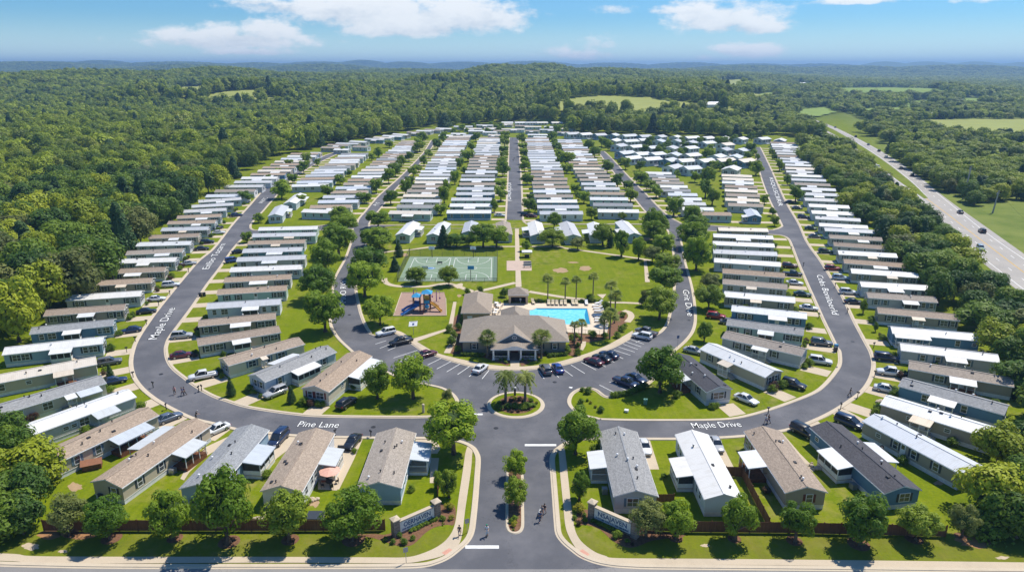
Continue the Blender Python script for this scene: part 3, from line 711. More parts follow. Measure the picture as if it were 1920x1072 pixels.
def home_body(Lh, W, ze, zr, par, roof, wall, skirt=True, over=0.22):
    """x along the ridge; origin at the middle on the ground"""
    a, b = Lh/2, W/2; zs = 0.72 if skirt else 0.0
    mb = MB()
    prof = [(-b, zs), (b, zs), (b, ze), (0, zr), (-b, ze)]
    mb.ngon([(a, y, z) for y, z in prof]); mb.ngon([(-a, y, z) for y, z in prof[::-1]])
    mb.quad((-a,-b,zs),(a,-b,zs),(a,-b,ze),(-a,-b,ze)); mb.quad((a,b,zs),(-a,b,zs),(-a,b,ze),(a,b,ze))
    w = mb.obj('wall', M['white'], par); setmat(w, WALL[wall][1])
    if skirt:
        mb = MB(); mb.box(-a+0.03, a-0.03, -b+0.03, b-0.03, 0.0, zs); mb.box(-a-0.03, a+0.03, -b-0.03, b+0.03, zs-0.05, zs+0.03)
        mb.obj('skirting', M['skirt'], par)
    # roof: two slopes with thickness, white fascia as a second material on the rims
    o = over; sl = (zr-ze)/b; ye = b+o; zl = ze-sl*o; th = 0.11
    mb = MB(); A = a+o
    for s in (-1, 1):
        t = [(-A, s*ye, zl+th), (A, s*ye, zl+th), (A, 0, zr+th), (-A, 0, zr+th)]; u = [(x, y, z-th) for x, y, z in t]
        if s > 0: t = t[::-1]; u = u[::-1]
        mb.quad(*t, m=0); mb.quad(*u[::-1], m=1)
        e0, e1 = ((-A, s*ye), (A, s*ye)) if s < 0 else ((A, s*ye), (-A, s*ye))
        mb.quad((*e0, zl-0.06), (*e1, zl-0.06), (*e1, zl+th), (*e0, zl+th), m=1)
        for x in (-A, A):
            q = [(x, s*ye, zl-0.06), (x, s*ye, zl+th), (x, 0, zr+th), (x, 0, zr-0.06)]
            if (x > 0) == (s > 0): q = q[::-1]
            q = q if True else q
            mb.quad(*q, m=1)
    r = link('roof', mb.mesh('roof', [M['white'], M['white']]), par); setmat(r, ROOF[roof][1], 0)
    return w, r

def porch(par, x0, x1, y0, depth, side, ze, kind, awn='awn'):
    """a porch on the side wall; side -1 = the -y wall. kind: awning, open, screen, deck, stoop"""
    ys = [y0, y0+side*depth]; lo, hi = min(ys), max(ys); zf = 0.62
    yo = ys[1]
    t = thing_part = bpy.data.objects.new('porch', None); COL.objects.link(t); t.parent = par
    m = MB(); z1, z0 = ze-0.02, ze-0.38
    e = yo+side*0.25
    for zz, dz in ((0, 0.0), (0.07, 0.07)):
        q = [(x0-0.15, y0, z1+dz), (x1+0.15, y0, z1+dz), (x1+0.15, e, z0+dz), (x0-0.15, e, z0+dz)]
        if (side < 0) == (zz > 0): q = q[::-1]
        m.quad(*q)
    for (xa, ya, za), (xb, yb, zb) in (((x0-0.15,e,z0),(x1+0.15,e,z0)), ((x0-0.15,y0,z1),(x0-0.15,e,z0)), ((x1+0.15,y0,z1),(x1+0.15,e,z0))):
        m.bar((xa,ya,za+0.0),(xb,yb,zb+0.0), 0.08, 0.16)
    r = m.obj('porch_roof', M['awn'], t); setmat(r, M[awn])
    if kind == 'awning':
        for x in (x0, x1): m = MB(); m.bar((x, yo, 0), (x, yo, z0), 0.09); m.obj('post', M['white'], t)
        return t
    wood = kind == 'deck'
    fm = M['wood'] if wood else M['white']
    m = MB(); m.box(x0, x1, lo, hi, zf-0.14, zf); m.obj('deck', M['wood'] if wood else M['concrete'], t)
    m = MB(); m.box(x0+0.04, x1-0.04, min(yo, yo-side*0.08), max(yo, yo-side*0.08), 0.0, zf-0.15); m.box(x0+0.02, x0+0.09, lo+0.02, hi-0.02, 0, zf-0.15); m.box(x1-0.09, x1-0.02, lo+0.02, hi-0.02, 0, zf-0.15)
    m.obj('porch_skirting', M['wood'] if wood else M['skirt'], t)
    n = max(2, int(round((x1-x0)/1.5))+1)
    for k in range(n):
        x = x0+0.06+(x1-x0-0.12)*k/(n-1); m = MB(); m.bar((x, yo-side*0.06, zf), (x, yo-side*0.06, z0+0.02), 0.11); m.obj('post', M['white'], t)
    if kind in ('open', 'deck', 'stoop'):
        m = MB()
        for z in (zf+0.12, zf+0.92): m.bar((x0+0.06, yo-side*0.05, z), (x1-0.06, yo-side*0.05, z), 0.07)
        k = x0+0.1
        while k < x1-0.1: m.bar((k, yo-side*0.05, zf+0.12), (k, yo-side*0.05, zf+0.92), 0.035); k += 0.16
        for x in (x0+0.05, x1-0.05):
            for z in (zf+0.92,): m.bar((x, y0+side*0.05, z), (x, yo-side*0.05, z), 0.07)
        m.obj('railing', fm, t)
    if kind == 'screen':
        m = MB(); m.box(x0+0.1, x1-0.1, min(yo-side*0.1, yo-side*0.13), max(yo-side*0.1, yo-side*0.13), zf+0.72, z0-0.05)
        for x in (x0+0.1, x1-0.13): m.box(x, x+0.03, lo+0.15, hi-0.15, zf+0.72, z0-0.05)
        m.obj('screen', M['screen'], t)
        m = MB(); m.box(x0+0.06, x1-0.06, min(yo-side*0.07, yo-side*0.14), max(yo-side*0.07, yo-side*0.14), zf, zf+0.7)
        for x in (x0+0.06, x1-0.12): m.box(x, x+0.06, lo+0.1, hi-0.1, zf, zf+0.7)
        m.obj('porch_wall', M['white'], t)
    # steps at the +x end
    m = MB(); sx = x1+0.02
    for k in range(3): m.box(sx+0.32*k, sx+0.32*(k+1), (lo+hi)/2-0.55, (lo+hi)/2+0.55, 0, zf-0.2*k-0.08)
    m.obj('step', M['wood'] if wood else M['concrete'], t)
    return t

HOMES = []      # (thing, footprint centre, axis, L, W, street end sign) for driveways and shrubs
def frame_from_E(p0, p1, W, ze=2.9):
    a = G2(*p0, ze); b = G2(*p1, ze); d = b-a; L = d.length; d.normalize(); nrm = Vector((-d.y, d.x))
    c = (a+b)/2 + nrm*W/2
    return c, math.atan2(d.y, d.x), L
def frame_from_R(p0, p1, zr=3.75):
    a = G2(*p0, zr); b = G2(*p1, zr); d = b-a; L = d.length
    return (a+b)/2, math.atan2(d.y, d.x), L

def near_home(c, rz, Lh, W, roof, wall, label, group, side, pr=None, wins=(), ends=(), vents=3, shut=None, ze=2.9, zr=None, ac=None, street=1, seed=0):
    """pr = (kind, x0 fraction, x1 fraction, depth, awning); side = wall facing the camera (-1: -y)"""
    rg = random.Random(seed*31+5); zr = zr or ze+0.16*W
    t = thing('mobile_home', label, 'mobile home', (c.x, c.y, 0), rz, group)
    home_body(Lh, W, ze, zr, t, roof, wall)
    yw = side*W/2; rzw = 0 if side < 0 else math.pi
    pr = pr or []
    pr = [pr] if pr and isinstance(pr[0], str) else pr
    for q in pr:
        s2 = q[5] if len(q) > 5 else side
        porch(t, -Lh/2+q[1]*Lh, -Lh/2+q[2]*Lh, s2*W/2, q[3], s2, ze, q[0], q[4] if len(q) > 4 else 'awn')
    for k, f in wins:
        put_window(t, k, -Lh/2+f*Lh, yw, 1.85, rzw, shut if k != 's' else None)
    for k, e, off in ends:          # gable end windows: e = +1 / -1 end
        put_window(t, k, e*Lh/2, off, 1.85, math.pi/2*e, shut)
    m = MB(); m.box(-Lh/2-.2, Lh/2+.2, -.13, .13, zr+.085, zr+.15); setmat(m.obj('ridge_cap', M['white'], t), ROOF[roof][1])
    for s_ in (-1, 1): m = MB(); m.box(-Lh/2-.22, Lh/2+.22, s_*(W/2+.22)-.05 if s_ < 0 else W/2+.225, s_*(W/2+.22)+.05 if s_ > 0 else -W/2-.225, ze-.13, ze-.02); m.obj('gutter', M['white'], t)
    dx = None
    if pr:
        q = pr[0]; dx = (q[1]+q[2])/2; s2 = q[5] if len(q) > 5 else side
    else: dx = 0.55; s2 = side
    d = link('door', DOOR, t); d.location = (-Lh/2+dx*Lh, s2*W/2, 1.75); d.rotation_euler = (0, 0, 0 if s2 < 0 else math.pi); link('pane', DPANE, d)
    for k in range(vents):
        x = rg.uniform(-0.44, 0.44)*Lh; y = rg.uniform(-0.36, 0.36)*W
        v = link('roof_vent', rg.choice((VENT, VENT, VENT2, VENT3)), t); v.location = (x, y, zr+0.1-(zr-ze)*abs(y)/(W/2)); 
    if ac is not None:
        o = link('air_conditioner', AC, t); o.location = (-Lh/2+ac*Lh, yw+side*0.75, 0)
    HOMES.append(dict(o=t, c=c, rz=rz, L=Lh, W=W, street=street, label=label, side=side, near=True))
    return t

# ------------------------------------------------------------------ the homes in front, one by one
#  type E: front eave ends left -> right (camera-facing long wall); type R: ridge ends near -> far
def desc(roof, wall): return f'{ROOF[roof][0]} roofed {WALL[wall][0]}'
seed = 0
def E(p0, p1, W, roof, wall, label, group, **k):
    global seed; seed += 1
    c, rz, Lh = frame_from_E(p0, p1, W); return near_home(c, rz, Lh, W, roof, wall, label, group, -1, seed=seed, **k)
def RR(p0, p1, W, roof, wall, label, group, side, ze=2.9, **k):
    global seed; seed += 1
    zr = ze+0.16*W
    c, rz, Lh = frame_from_R(p0, p1, zr); return near_home(c, rz, Lh, W, roof, wall, label, group, side, ze=ze, seed=seed, **k)
g1 = 'mobile homes along the front board fence'
# near end is -x, far end +x (towards the street); +y = picture left, -y = picture right
RR((199,898),(366.7,786),5.2,'B','e','brown shingled beige home with dark wood porch, by the woodland corner of the fence',g1,-1,pr=[('deck',.52,.77,2.6,'awn_s'),('awning',.5,.9,2.4,'awn_s',1)],wins=(('n',.17),('n',.40),('n',.84)),ends=(('n',-1,-1.0),),shut='shut_d',ac=.47,vents=6)
RR((371,907),(471.7,796.7),5.3,'G','k','grey shingled light blue home with a white sunroom beside its driveway',g1,-1,pr=('screen',.44,.74,2.9,'awn_s'),wins=(('n',.15),('n',.33)),vents=6)
RR((527,909.4),(592.5,803.5),5.6,'B','w','brown shingled white home with red patio and metal porch roof',g1,-1,pr=('open',.45,.74,2.6,'awn_s'),wins=(('n',.12),('n',.28),('n',.38)),vents=7)
RR((710.4,902.5),(742.5,803),6.0,'T','k','taupe shingled blue gabled home beside the entrance pavement',g1,-1,pr=('open',.50,.83,2.9,'awn_s'),wins=(('n',.2),('n',.36)),vents=8)
RR((1193,918.3),(1159.6,800.8),5.8,'G','g','grey shingled grey home with white porch, behind the highway side entrance sign',g1,1,pr=('open',.42,.68,2.5,'awn'),wins=(('n',.2),('n',.85)),ends=(('w',-1,0.4),),shut='shut_b',vents=8,ac=.28)
RR((1357.5,925),(1298,807.3),5.0,'W','l','bright white roofed pale blue home with white screened sunroom by the fence',g1,1,pr=('screen',.34,.62,2.4,'awn'),wins=(('n',.14),('n',.24),('n',.8),('n',.9)),vents=5)
RR((1512.7,911.5),(1430.4,800),5.6,'B','t','brown shingled taupe home with maroon steps and porch',g1,1,pr=('deck',.40,.66,2.8,'awn'),wins=(('n',.85),('n',.93)),ends=(('n',-1,-0.6),),shut='shut_r',vents=7)
RR((1694,910.4),(1551,791),5.4,'D','b','dark slate roofed blue home with long white screened porch',g1,1,pr=[('screen',.38,.66,2.5,'awn'),('awning',.40,.70,2.0,'awn',-1)],wins=(('s',.9),),ends=(('w',-1,-0.5),),shut='shut_d',vents=7,ac=.3)
g2 = 'mobile homes round the woodland side bend'
E((-25,722),(180,682.7),4.5,'C','e','cream roofed beige home with brown porch, below the light blue home',g2,pr=('deck',.60,.77,2.0,'awn_c'),wins=(('s',.36),('n',.12)),vents=4)
E((-45,790),(197,718),4.6,'G','c','grey shingled cream home between cream roofed and white roofed homes',g2,pr=[('stoop',.66,.73,1.6,'awn'),('awning',.76,.93,2.2,'awn_s')],wins=(('n',.31),('w',.52)),vents=5,ac=.64)
E((64.6,813),(253,744),4.7,'W','g','bright white roofed grey home between two shingled homes at the bend',g2,pr=('awning',.54,.76,2.4,'awn_s'),wins=(('s',.28),('w',.46),('s',.36)),vents=4,ac=.5)
E((107,866.7),(295,778.5),5.0,'B','e','brown shingled beige home with silver roofed screened veranda beside white roofed home',g2,pr=('deck',.48,.84,2.6,'awn_s'),wins=(('n',.17),('n',.37)),shut='shut_b',vents=7)
g3 = 'mobile homes round the highway side bend'
RR((1824,872),(1640.8,777),4.9,'S','t','silver metal roofed taupe home with black shutters',g3,1,pr=(),wins=(('n',.22),('n',.44),('n',.63),('s',.82)),ends=(('t',-1,0.0),),shut='shut_d',vents=4)
E((1653,757.7),(1866.9,824.4),4.7,'W','t','white roofed taupe home with small white porch, behind the silver roofed one',g3,pr=('open',.31,.48,2.2,'awn_c'),wins=(('s',.27),('s',.61)),vents=5,street=-1)
E((1686.7,723.3),(1881.5,776.5),4.7,'G','b','grey shingled deep blue home at the highway side bend',g3,pr=('open',.33,.57,2.2,'awn'),wins=(('w',.285),('n',.65)),vents=5,street=-1)
E((1705.4,691),(1899,724.4),4.6,'T','t','taupe shingled taupe home behind the deep blue one',g3,pr=('deck',.41,.65,2.4,'awn'),wins=(('w',.31),),vents=3,shut='shut_d',street=-1)
E((1691,656.7),(1873,679),4.6,'L','g','pale grey roofed grey home third from the bend on the highway side',g3,pr=('open',.46,.66,2.0,'awn'),wins=(('n',.23),('n',.39),('n',.70)),vents=4,shut='shut_b',street=-1)
E((1675,624.8),(1837,639),4.6,'W','b','white roofed blue home with white corner posts, highway side',g3,pr=('open',.02,.42,1.4,'awn'),wins=(('n',.76),('n',.3),('n',.2),('s',.95)),vents=2,street=-1)
g4 = 'mobile homes on the lawn inside the loop road'
E((429,685),(569.6,645),4.8,'B','c','brown shingled cream home with flower edging inside the woodland bend',g4,pr=('stoop',.40,.46,1.2,'awn_c'),wins=(('w',.29),('n',.5),('w',.68)),ends=(('n',-1,-1.0),('n',-1,0.7)),vents=5,shut='shut_b',street=-1)
E((496.7,715),(629,659.8),4.9,'G','l','grey shingled pale blue-grey home with white sunroom inside the bend',g4,pr=[('screen',.34,.66,2.2,'awn'),('awning',.35,.7,2.2,'awn',1)],wins=(('n',.19),('n',.82)),ends=(('n',-1,-1.1),('n',-1,0.6)),vents=6,shut='shut_b',street=-1)
E((615.4,734),(695.6,668),5.4,'B','c','brown shingled cream home with maroon shutters next to the car park',g4,pr=('screen',.42,.95,2.7,'awn'),wins=(('s',.3),),ends=(('w',-1,-0.9),('n',-1,1.2)),vents=4,shut='shut_r',street=-1)
E((1313.8,654.6),(1434.6,706.7),5.0,'W','e','white roofed beige home with a small porch inside the highway bend',g4,pr=('open',.39,.54,1.8,'awn_c'),wins=(('n',.16),('n',.34)),ends=(('n',1,-1.0),('n',1,0.9)),vents=3,shut='shut_d')
RR((1349,724),(1273,663),5.0,'D','g','dark slate roofed grey home beside the big tree by the car park',g4,1,pr=('deck',.36,.66,2.2,'awn'),wins=(('n',.2),),ends=(('t',-1,0.0),),vents=6,shut='shut_d',street=-1)
E((1354.8,633),(1502,667),4.7,'T','g','taupe shingled grey home with white railed walkway inside the highway bend',g4,pr=('open',.42,.60,1.3,'awn'),wins=(('n',.20),('t',.38),('n',.68)),vents=3,shut='shut_d')

# rows up both sides: (eave left, eave right, roof, wall, porch)
def row(items, nm, group, street, W=4.4, start=1, porch_rng=None):
    rg = random.Random(len(nm))
    for i, (p0, p1, roof, wall, pk) in enumerate(items):
        lab = f'{desc(roof, wall)} home, {ORD[start+i]} {nm}'
        f = rg.uniform(.36, .55); pl = rg.uniform(.17, .26)
        pr = {'a': ('awning', f, f+pl, 2.0, 'awn'), 's': ('screen', f, f+pl, 2.0, 'awn'), 'o': ('open', f, f+pl, 1.8, 'awn'), 'c': ('open', f, f+.14, 1.5, 'awn_c'), '-': ()}[pk]
        ws = [x for x in (rg.uniform(.08,.14), rg.uniform(.2,.3), rg.uniform(.78,.84), rg.uniform(.88,.94)) if not pr or not (pr[1]-.07 < x < pr[2]+.05)]
        E(p0, p1, W, roof, wall, lab, group, pr=pr, wins=[(rg.choice('nnw'), x) for x in ws], ends=(('n',street,-0.9),('n',street,0.8)), vents=rg.choice((1,2,3)), shut=rg.choice(('shut_d','shut_b','shut_d',None)), street=street)
LO = [((6,665),(190.6,644),'W','k','s'),((57,626),(210,610),'G','b','s'),((83,592.5),(231,581),'B','t','s'),((124,564),(261.5,555),'W','g','-'),((161.5,536.7),(282,530),'B','t','c'),
      ((191.7,514),(307,509),'B','e','a'),((214.6,494),(327,490.4),'W','g','a'),((236.5,478),(340.6,473),'T','l','a'),((255.8,461.7),(355,459),'W','g','-'),((279,447.7),(371,444),'B','e','a'),
      ((302,433.4),(388,431),'L','g','c'),((314,420.6),(402,418.4),'B','l','a'),((332,410),(412.6,406.6),'B','g','a'),((344,399),(423,395),'L','l','a'),((360,389.5),(437,385),'L','e','-'),((373,380),(452,374.5),'L','l','a')]
row(LO, 'up the woodland edge row from the bend', 'mobile homes along the woodland edge', 1)
LI = [((373,647.7),(525,622.7),'B','e','s'),((373,612),(516,597.7),'B','t','a'),((388,579),(524,570.6),'L','l','s'),((407.7,552.5),(536,544.6),'B','n','-'),((421,529.6),(544,523),'B','g','a'),
      ((431.7,510),(565,504.6),'W','l','-'),((444,490.4),(571,485.8),'L','g','a'),((455,474),(565,470.6),'L','q','a'),((464.6,458.7),(570,456),'B','g','c'),((473,444.6),(591,442),'L','n','c'),((484.8,432.5),(594,430),'W','n','-')]
row(LI, 'up the row facing the woodland edge row', 'mobile homes inside the woodland side street', -1, start=1)
RI = [((1363,609),(1505,628),'G','n','s'),((1372.5,583),(1511.5,597.7),'W','b','a'),((1359,556),(1489.6,567.5),'W','t','c'),((1355.8,532),(1475,542.5),'T','g','c'),((1355.8,512),(1470.8,520.6),'B','g','-'),
      ((1340,491.5),(1462.5,499.8),'W','l','-'),((1339,474.8),(1457,480),'L','g','-'),((1338,459),(1451.7,464),'W','g','-'),((1339,444.6),(1449.6,448.8),'W','t','a'),((1348.7,432.5),(1440,434.6),'C','t','-')]
row(RI, 'up the row inside the highway side street', 'mobile homes inside the highway side street', 1)
RO = [((1648,587),(1798,600.8),'B','t','c'),((1629,558),(1757,567),'T','g','s'),((1616.7,537.3),(1741.7,544.6),'W','l','s'),((1598,512),(1722,520.6),'W','t','c'),((1584,493.5),(1698,502),'B','g','a'),
      ((1574,477),(1682,483),'W','g','c'),((1564.6,461),(1670,468.5),'B','g','-'),((1557,446.7),(1654,452),'T','g','a'),((1548,433),(1648,438),'L','q','a'),((1537.5,424),(1627,429),'W','g','a'),((1530,410.5),(1613,415.5),'L','g','-')]
row(RO, 'up the row next to the highway trees', 'mobile homes along the highway side', -1)

# ------------------------------------------------------------------ far rows: copies of a few simple homes with fewer parts
def proto(i, Lp, kind):
    t = thing('mobile_home', 'x', 'mobile home'); W = 4.4
    home_body(Lp, W, 2.9, 3.6, t, 'W', 'g', skirt=True)
    rg = random.Random(i+100)
    f = rg.uniform(.3,.5)
    if kind == 'a':
        m = MB(); x0, x1 = -Lp/2+f*Lp, -Lp/2+(f+.28)*Lp; y0, y1 = -2.2, -4.2
        m.quad((x0,y1,2.5),(x1,y1,2.5),(x1,y0,2.95),(x0,y0,2.95)); m.quad((x0,y0,2.88),(x1,y0,2.88),(x1,y1,2.42),(x0,y1,2.42))
        m.quad((x0,y1,2.42),(x1,y1,2.42),(x1,y1,2.5),(x0,y1,2.5))
        for x in (x0, x1): m.quad((x,y1,2.42),(x,y1,2.5),(x,y0,2.95),(x,y0,2.88)); m.bar((x+(0.05 if x == x0 else -0.05),y1+.05,0),(x+(0.05 if x == x0 else -0.05),y1+.05,2.44),.09)
        m.obj('porch_roof', M['awn'], t)
    for k in range(4):
        x = (.1+.24*k+rg.uniform(-.05,.05)-.5)*Lp
        m = WIN[rg.choice('nw')]; w = link('window', m[0], t); w.location = (x, -W/2, 1.85); link('pane', m[1], w)
    w = link('window', WIN['w'][0], t); w.location = (Lp/2, 0, 1.85); w.rotation_euler = (0,0,math.pi/2); link('pane', WIN['w'][1], w)
    return t
LP0 = 19.0
PROT = [proto(0, LP0, 'a'), proto(1, LP0, 'a'), proto(2, LP0, '-')]
rf = random.Random(11)
def pick(k):
    roof = rf.choices('WLCBTGS', (25, 25, 8, 16, 14, 4, 8))[0]
    wall = rf.choices('glwtnqbec', (24, 22, 10, 10, 6, 3, 3, 12, 10))[0]
    return roof, wall
def far_home(p0, p1, label_tail, group, street, W=6.0, roof=None, wall=None):
    c, rz, Lh = frame_from_E(p0, p1, W); r, w = pick(0); roof = roof or r; wall = wall or w
    lab = f'{desc(roof, wall)} home, {label_tail}'
    o = copy_tree(rf.choice(PROT), (c.x, c.y, 0), rz, lab, group, (Lh/LP0, W/4.4, 1.0), {'wall': WALL[wall][1], 'roof': ROOF[roof][1]})
    HOMES.append(dict(o=o, c=c, rz=rz, L=Lh, W=W, street=street, label=lab, side=-1, near=False)); return o
def far_row(a0, a1, b0, b1, n, tail, group, street, start=1, skip=()):
    """n homes between the near home a0-a1 and the far home b0-b1, evenly spaced on the ground"""
    A0, A1, B0, B1 = G2(*a0, 2.9), G2(*a1, 2.9), G2(*b0, 2.9), G2(*b1, 2.9)
    def P(v):
        d = Vector((v.x, v.y*CP-(2.9-CAM_H)*SP*1.0, 0)); dep = v.y*CP + (2.9-CAM_H)*(-SP)
        up = v.y*SP + (2.9-CAM_H)*CP
        return (960+FPX*v.x/dep, 536-FPX*up/dep)
    for i in range(n):
        if i in skip: continue
        f = i/(n-1); j = rf.uniform(-.25, .25)/n
        q0 = A0.lerp(B0, f); q1 = A1.lerp(B1, f); sh = (q1-q0).normalized()*rf.uniform(-.7, .7)
        far_home(P(q0+sh), P(q1+sh), f'{ORD[start+i]} {tail}', group, street)
far_row((384.7,370),(462,369),(546,290),(597,290),13,'up the farther woodland edge row','mobile homes along the woodland edge',1)
far_row((1524.6,400.5),(1602,404),(1444,268.5),(1493,270),20,'up the farther row next to highway trees','mobile homes along the highway side',-1)
far_row((565,398),(631,400),(762,262),(795,262),1,'x','x',1) if False else None
far_home((581,390.6),(657,389.5),'behind the pale green corner home','mobile homes between the two woodland side streets',1)
far_row((595,381),(669,380),(752,267),(787,267),22,'along the second street west of the central one','mobile homes between the two woodland side streets',1)
far_row((544.5,350.5),(612,349),(640,290.5),(690,290),13,'in the column behind the woodland side street','mobile homes between the two woodland side streets',-1)
far_row((732,401),(809.6,402),(841,257.5),(883,257),26,'in the column one west of the central street','mobile homes in the central columns',-1)
far_row((838,400),(920,400),(899,259.7),(939,259.7),23,'along the central street, woodland side','mobile homes in the central columns',1)
far_row((1010,402),(1090,402),(986,261),(1029,261),25,'along the central street, highway side','mobile homes in the central columns',-1)
far_row((1121,398),(1197,399),(1045,264),(1089,264),22,'in the column beside the curved street','mobile homes in the central columns',1)
far_row((1279,394),(1337,395),(1210,326),(1258.5,327),10,'across the curved street','mobile homes in the highway side block',-1)
far_row((1363.7,386),(1429,388.5),(1354,330.5),(1410,332.7),8,'below the square cottages','mobile homes in the highway side block',1)
far_home((1315.4,403.5),(1372,404.5),'beside the blue home at the right cross street','mobile homes in the highway side block',1, roof='B', wall='n')
far_home((565,398),(631,400),'on the corner lawn with white sunroom','mobile homes between the two woodland side streets',1, roof='W', wall='n')
# homes along the far wood, seen end-on behind the rows
FW = [((580,288.5),(600,288.5)),((601,277.5),(636,278.5)),((613,272.8),(652,274)),((629,270),(670,271)),((654,266),(685,267.5)),((683,261.5),(718,263)),((699,258.5),(732,260)),((716,255.5),(752,257)),((734.5,252.5),(763,254)),
      ((762,248.5),(795,250)),((779.6,246),(807,247)),((794.6,243.5),(825,245)),((816,241.5),(845,242.5)),((851,238),(886,238)),((893,235.5),(923,236)),((908,241.5),(939,241.5)),((940,243),(983,243.5)),((984,238.5),(1015,238.5)),((878,246.5),(908,246.5)),((914.5,254),(938,255)),((989.5,253.5),(1032,254)),((1012,244),(1048,244)),((1052,242),(1074,243))]
FW += [((870,242),(902,242.5)),((905,248.5),(930,249)),((925,246),(953,246.5)),((985,246),(1010,246.5)),((1045,249),(1068,249)),((1000,258),(1024,258.5)),((845,251.5),(872,252)),((868,255),(893,255)),((822,255),(848,255.5)),((940,233.5),(960,234)),((965,236.5),(990,237)),((1020,238.5),(1046,239)),((660,276),(688,277)),((625,281.5),(652,282))]
for i, (a, b) in enumerate(FW):
    far_home(a, b, f'{ORD[i+1]} along the far wood', 'mobile homes against the far wood', 1, roof=rf.choice('WWWLCTC'))

# homes whose gable ends face the camera
def gable(p0, p1, W, roof, wall, label, group, near=None, **k):
    ze = 2.9; c, rz, Lh = frame_from_R(p0, p1, ze+.16*W)
    return near_home(c, rz, Lh, W, roof, wall, label, group, k.pop('side', -1), street=0, seed=int(p0[0]), **k)
gp = 'mobile homes between the park and cross street'
gable((754.5,437),(775,415),5.0,'W','n','white roofed pale green home next to the sports court corner tree',gp,ends=(('t',-1,0),),pr=('open',.5,.8,2.2,'awn'),vents=0)
gable((812,438),(833,415.5),4.8,'W','n','white roofed pale green home second along the park lawn',gp,ends=(('w',-1,0),),vents=1)
gable((879,433),(884,414),4.8,'L','k','pale grey roofed light blue home behind the paired court trees',gp,vents=1,ends=(('w',-1,0),))
gable((947,436),(943,414),5.0,'T','g','taupe roofed grey home at the top of the centre walk',gp,vents=1,ends=(('w',-1,0),))
gable((1009,438),(1002.5,414),5.2,'W','k','white roofed light blue home highway side of the centre walk',gp,ends=(('n',-1,0),),pr=('open',.45,.7,2.4,'awn',1),side=1,vents=0)
gable((1075,439.5),(1062,415),5.4,'L','n','pale grey roofed pale green home beyond the playing field',gp,ends=(('n',-1,0),),pr=('awning',.5,.75,2.2,'awn',1),side=1,vents=1)
gable((1120,437),(1113,416),4.8,'W','l','white roofed home half hidden by a field edge tree',gp,pr=('awning',.2,.5,2.4,'awn',1),side=1,vents=0)
gable((1189.5,437),(1166,413),5.0,'W','k','white roofed light blue home last along the park lawn',gp,ends=(('n',-1,0),),pr=('awning',.2,.5,2.2,'awn',1),side=1,vents=1)
gc = 'corner homes by the woodland side cross street'
gable((515.5,401.5),(528,384),5.4,'L','l','pale grey roofed home facing the woodland side cross street',gc,ends=(('w',-1,-1.1),('w',-1,1.1)),pr=('open',.5,.8,2,'awn'),vents=0)
gable((543,378.5),(563,362),5.2,'W','l','white roofed home on the corner behind a pink flowering tree',gc,ends=(('w',-1,0),),pr=('awning',.4,.8,2,'awn'),vents=0)
gable((1416,403),(1407,391),5.0,'S','b','silver roofed blue home by the right hand cross street'.replace('right hand','highway side'),gc,ends=(('w',-1,0),),pr=('open',.0,.3,2,'awn',1),side=1,vents=0)

# square cottages beyond the highway side rows
def cottage_proto():
    t = thing('cottage', 'x', 'cottage'); Lp, W = 8.6, 6.6
    home_body(Lp, W, 2.9, 3.9, t, 'W', 'l', skirt=True, over=.35)
    for x in (-2.2, 0.2, 2.4): put_window(t, 'w', x, -W/2, 1.85, 0)
    for y in (-1.5, 1.5): put_window(t, 'w', Lp/2, y, 1.85, math.pi/2); put_window(t, 'w', -Lp/2, y, 1.85, -math.pi/2)
    m = MB(); m.box(-1.2, 1.6, -W/2-1.8, -W/2, .1, .5); m.obj('porch', M['white'], t)
    return t
CP0 = cottage_proto()
COTT = [(60,160),(170,165),(300,170),(420,172),(553,178),(690,183),(828,185),(962,190),(1100,195),(1238,198),(425,220),(565,225),(690,215),(815,225),(968,225),(1095,238),(1240,240),
        (470,265),(610,275),(768,283),(922,285),(1085,285),(525,330),(665,340),(795,340),(943,345),(1100,350),(1220,400),(580,375),(750,385),(905,395),(1045,400),(940,455),(1095,465)]
COTT = [(1060+x/4.66, 220+y/4.66) for x, y in COTT] + [(1280+x/4.66, 220+y/4.66) for x, y in ((360,200),(505,205),(375,255),(360,300),(510,305),(300,360),(455,365),(365,395),(540,400),(425,470),(695,205),(850,218))]
CROWS = {}
for i, (x, y) in enumerate(COTT):
    roof = rf.choices('WLSC', (60, 22, 14, 4))[0]; wall = rf.choice('lgwlgb'); p = G2(x, y-1, 2.9)
    band = 0 if y < 264.5 else 1 if y < 274 else 2 if y < 285 else 3 if y < 297 else 4 if y < 309 else 5
    CROWS.setdefault(band, []).append((x, p, roof, wall))
for band, lst in CROWS.items():
    lst.sort(key=lambda q: q[0])
    for i, (x, p, roof, wall) in enumerate(lst):
        rw = ('row along the trees', 'second row from the trees', 'third row from the trees', 'fourth row from the trees', 'fifth row from the trees', 'row next to long homes')[band]
        rz = rf.choice((R(35), R(50), R(62), R(25)))
        copy_tree(CP0, (p.x, p.y, 0), rz, f'{desc(roof, wall)} cottage, {ORD[i+1]} in the {rw}', 'square cottages toward the highway', (rf.uniform(1.15,1.5), rf.uniform(1.2,1.4), 1.35), {'wall': WALL[wall][1], 'roof': ROOF[roof][1]})
for i, x in enumerate((951,975.6,995,1016,1044)):
    p = G2(x, 231, 2.5); copy_tree(CP0, (p.x, p.y, 0), R(8), f'pale roofed cottage, {ORD[i+1]} at the head of the central street by the wood', 'cottages at the head of the street', (1.35, 1.2, 1), {'wall': WALL['w'][1], 'roof': ROOF['W' if i != 2 else 'L'][1]})
for q in PROT+[CP0]: remove_tree(q)
print('homes', len(HOMES))

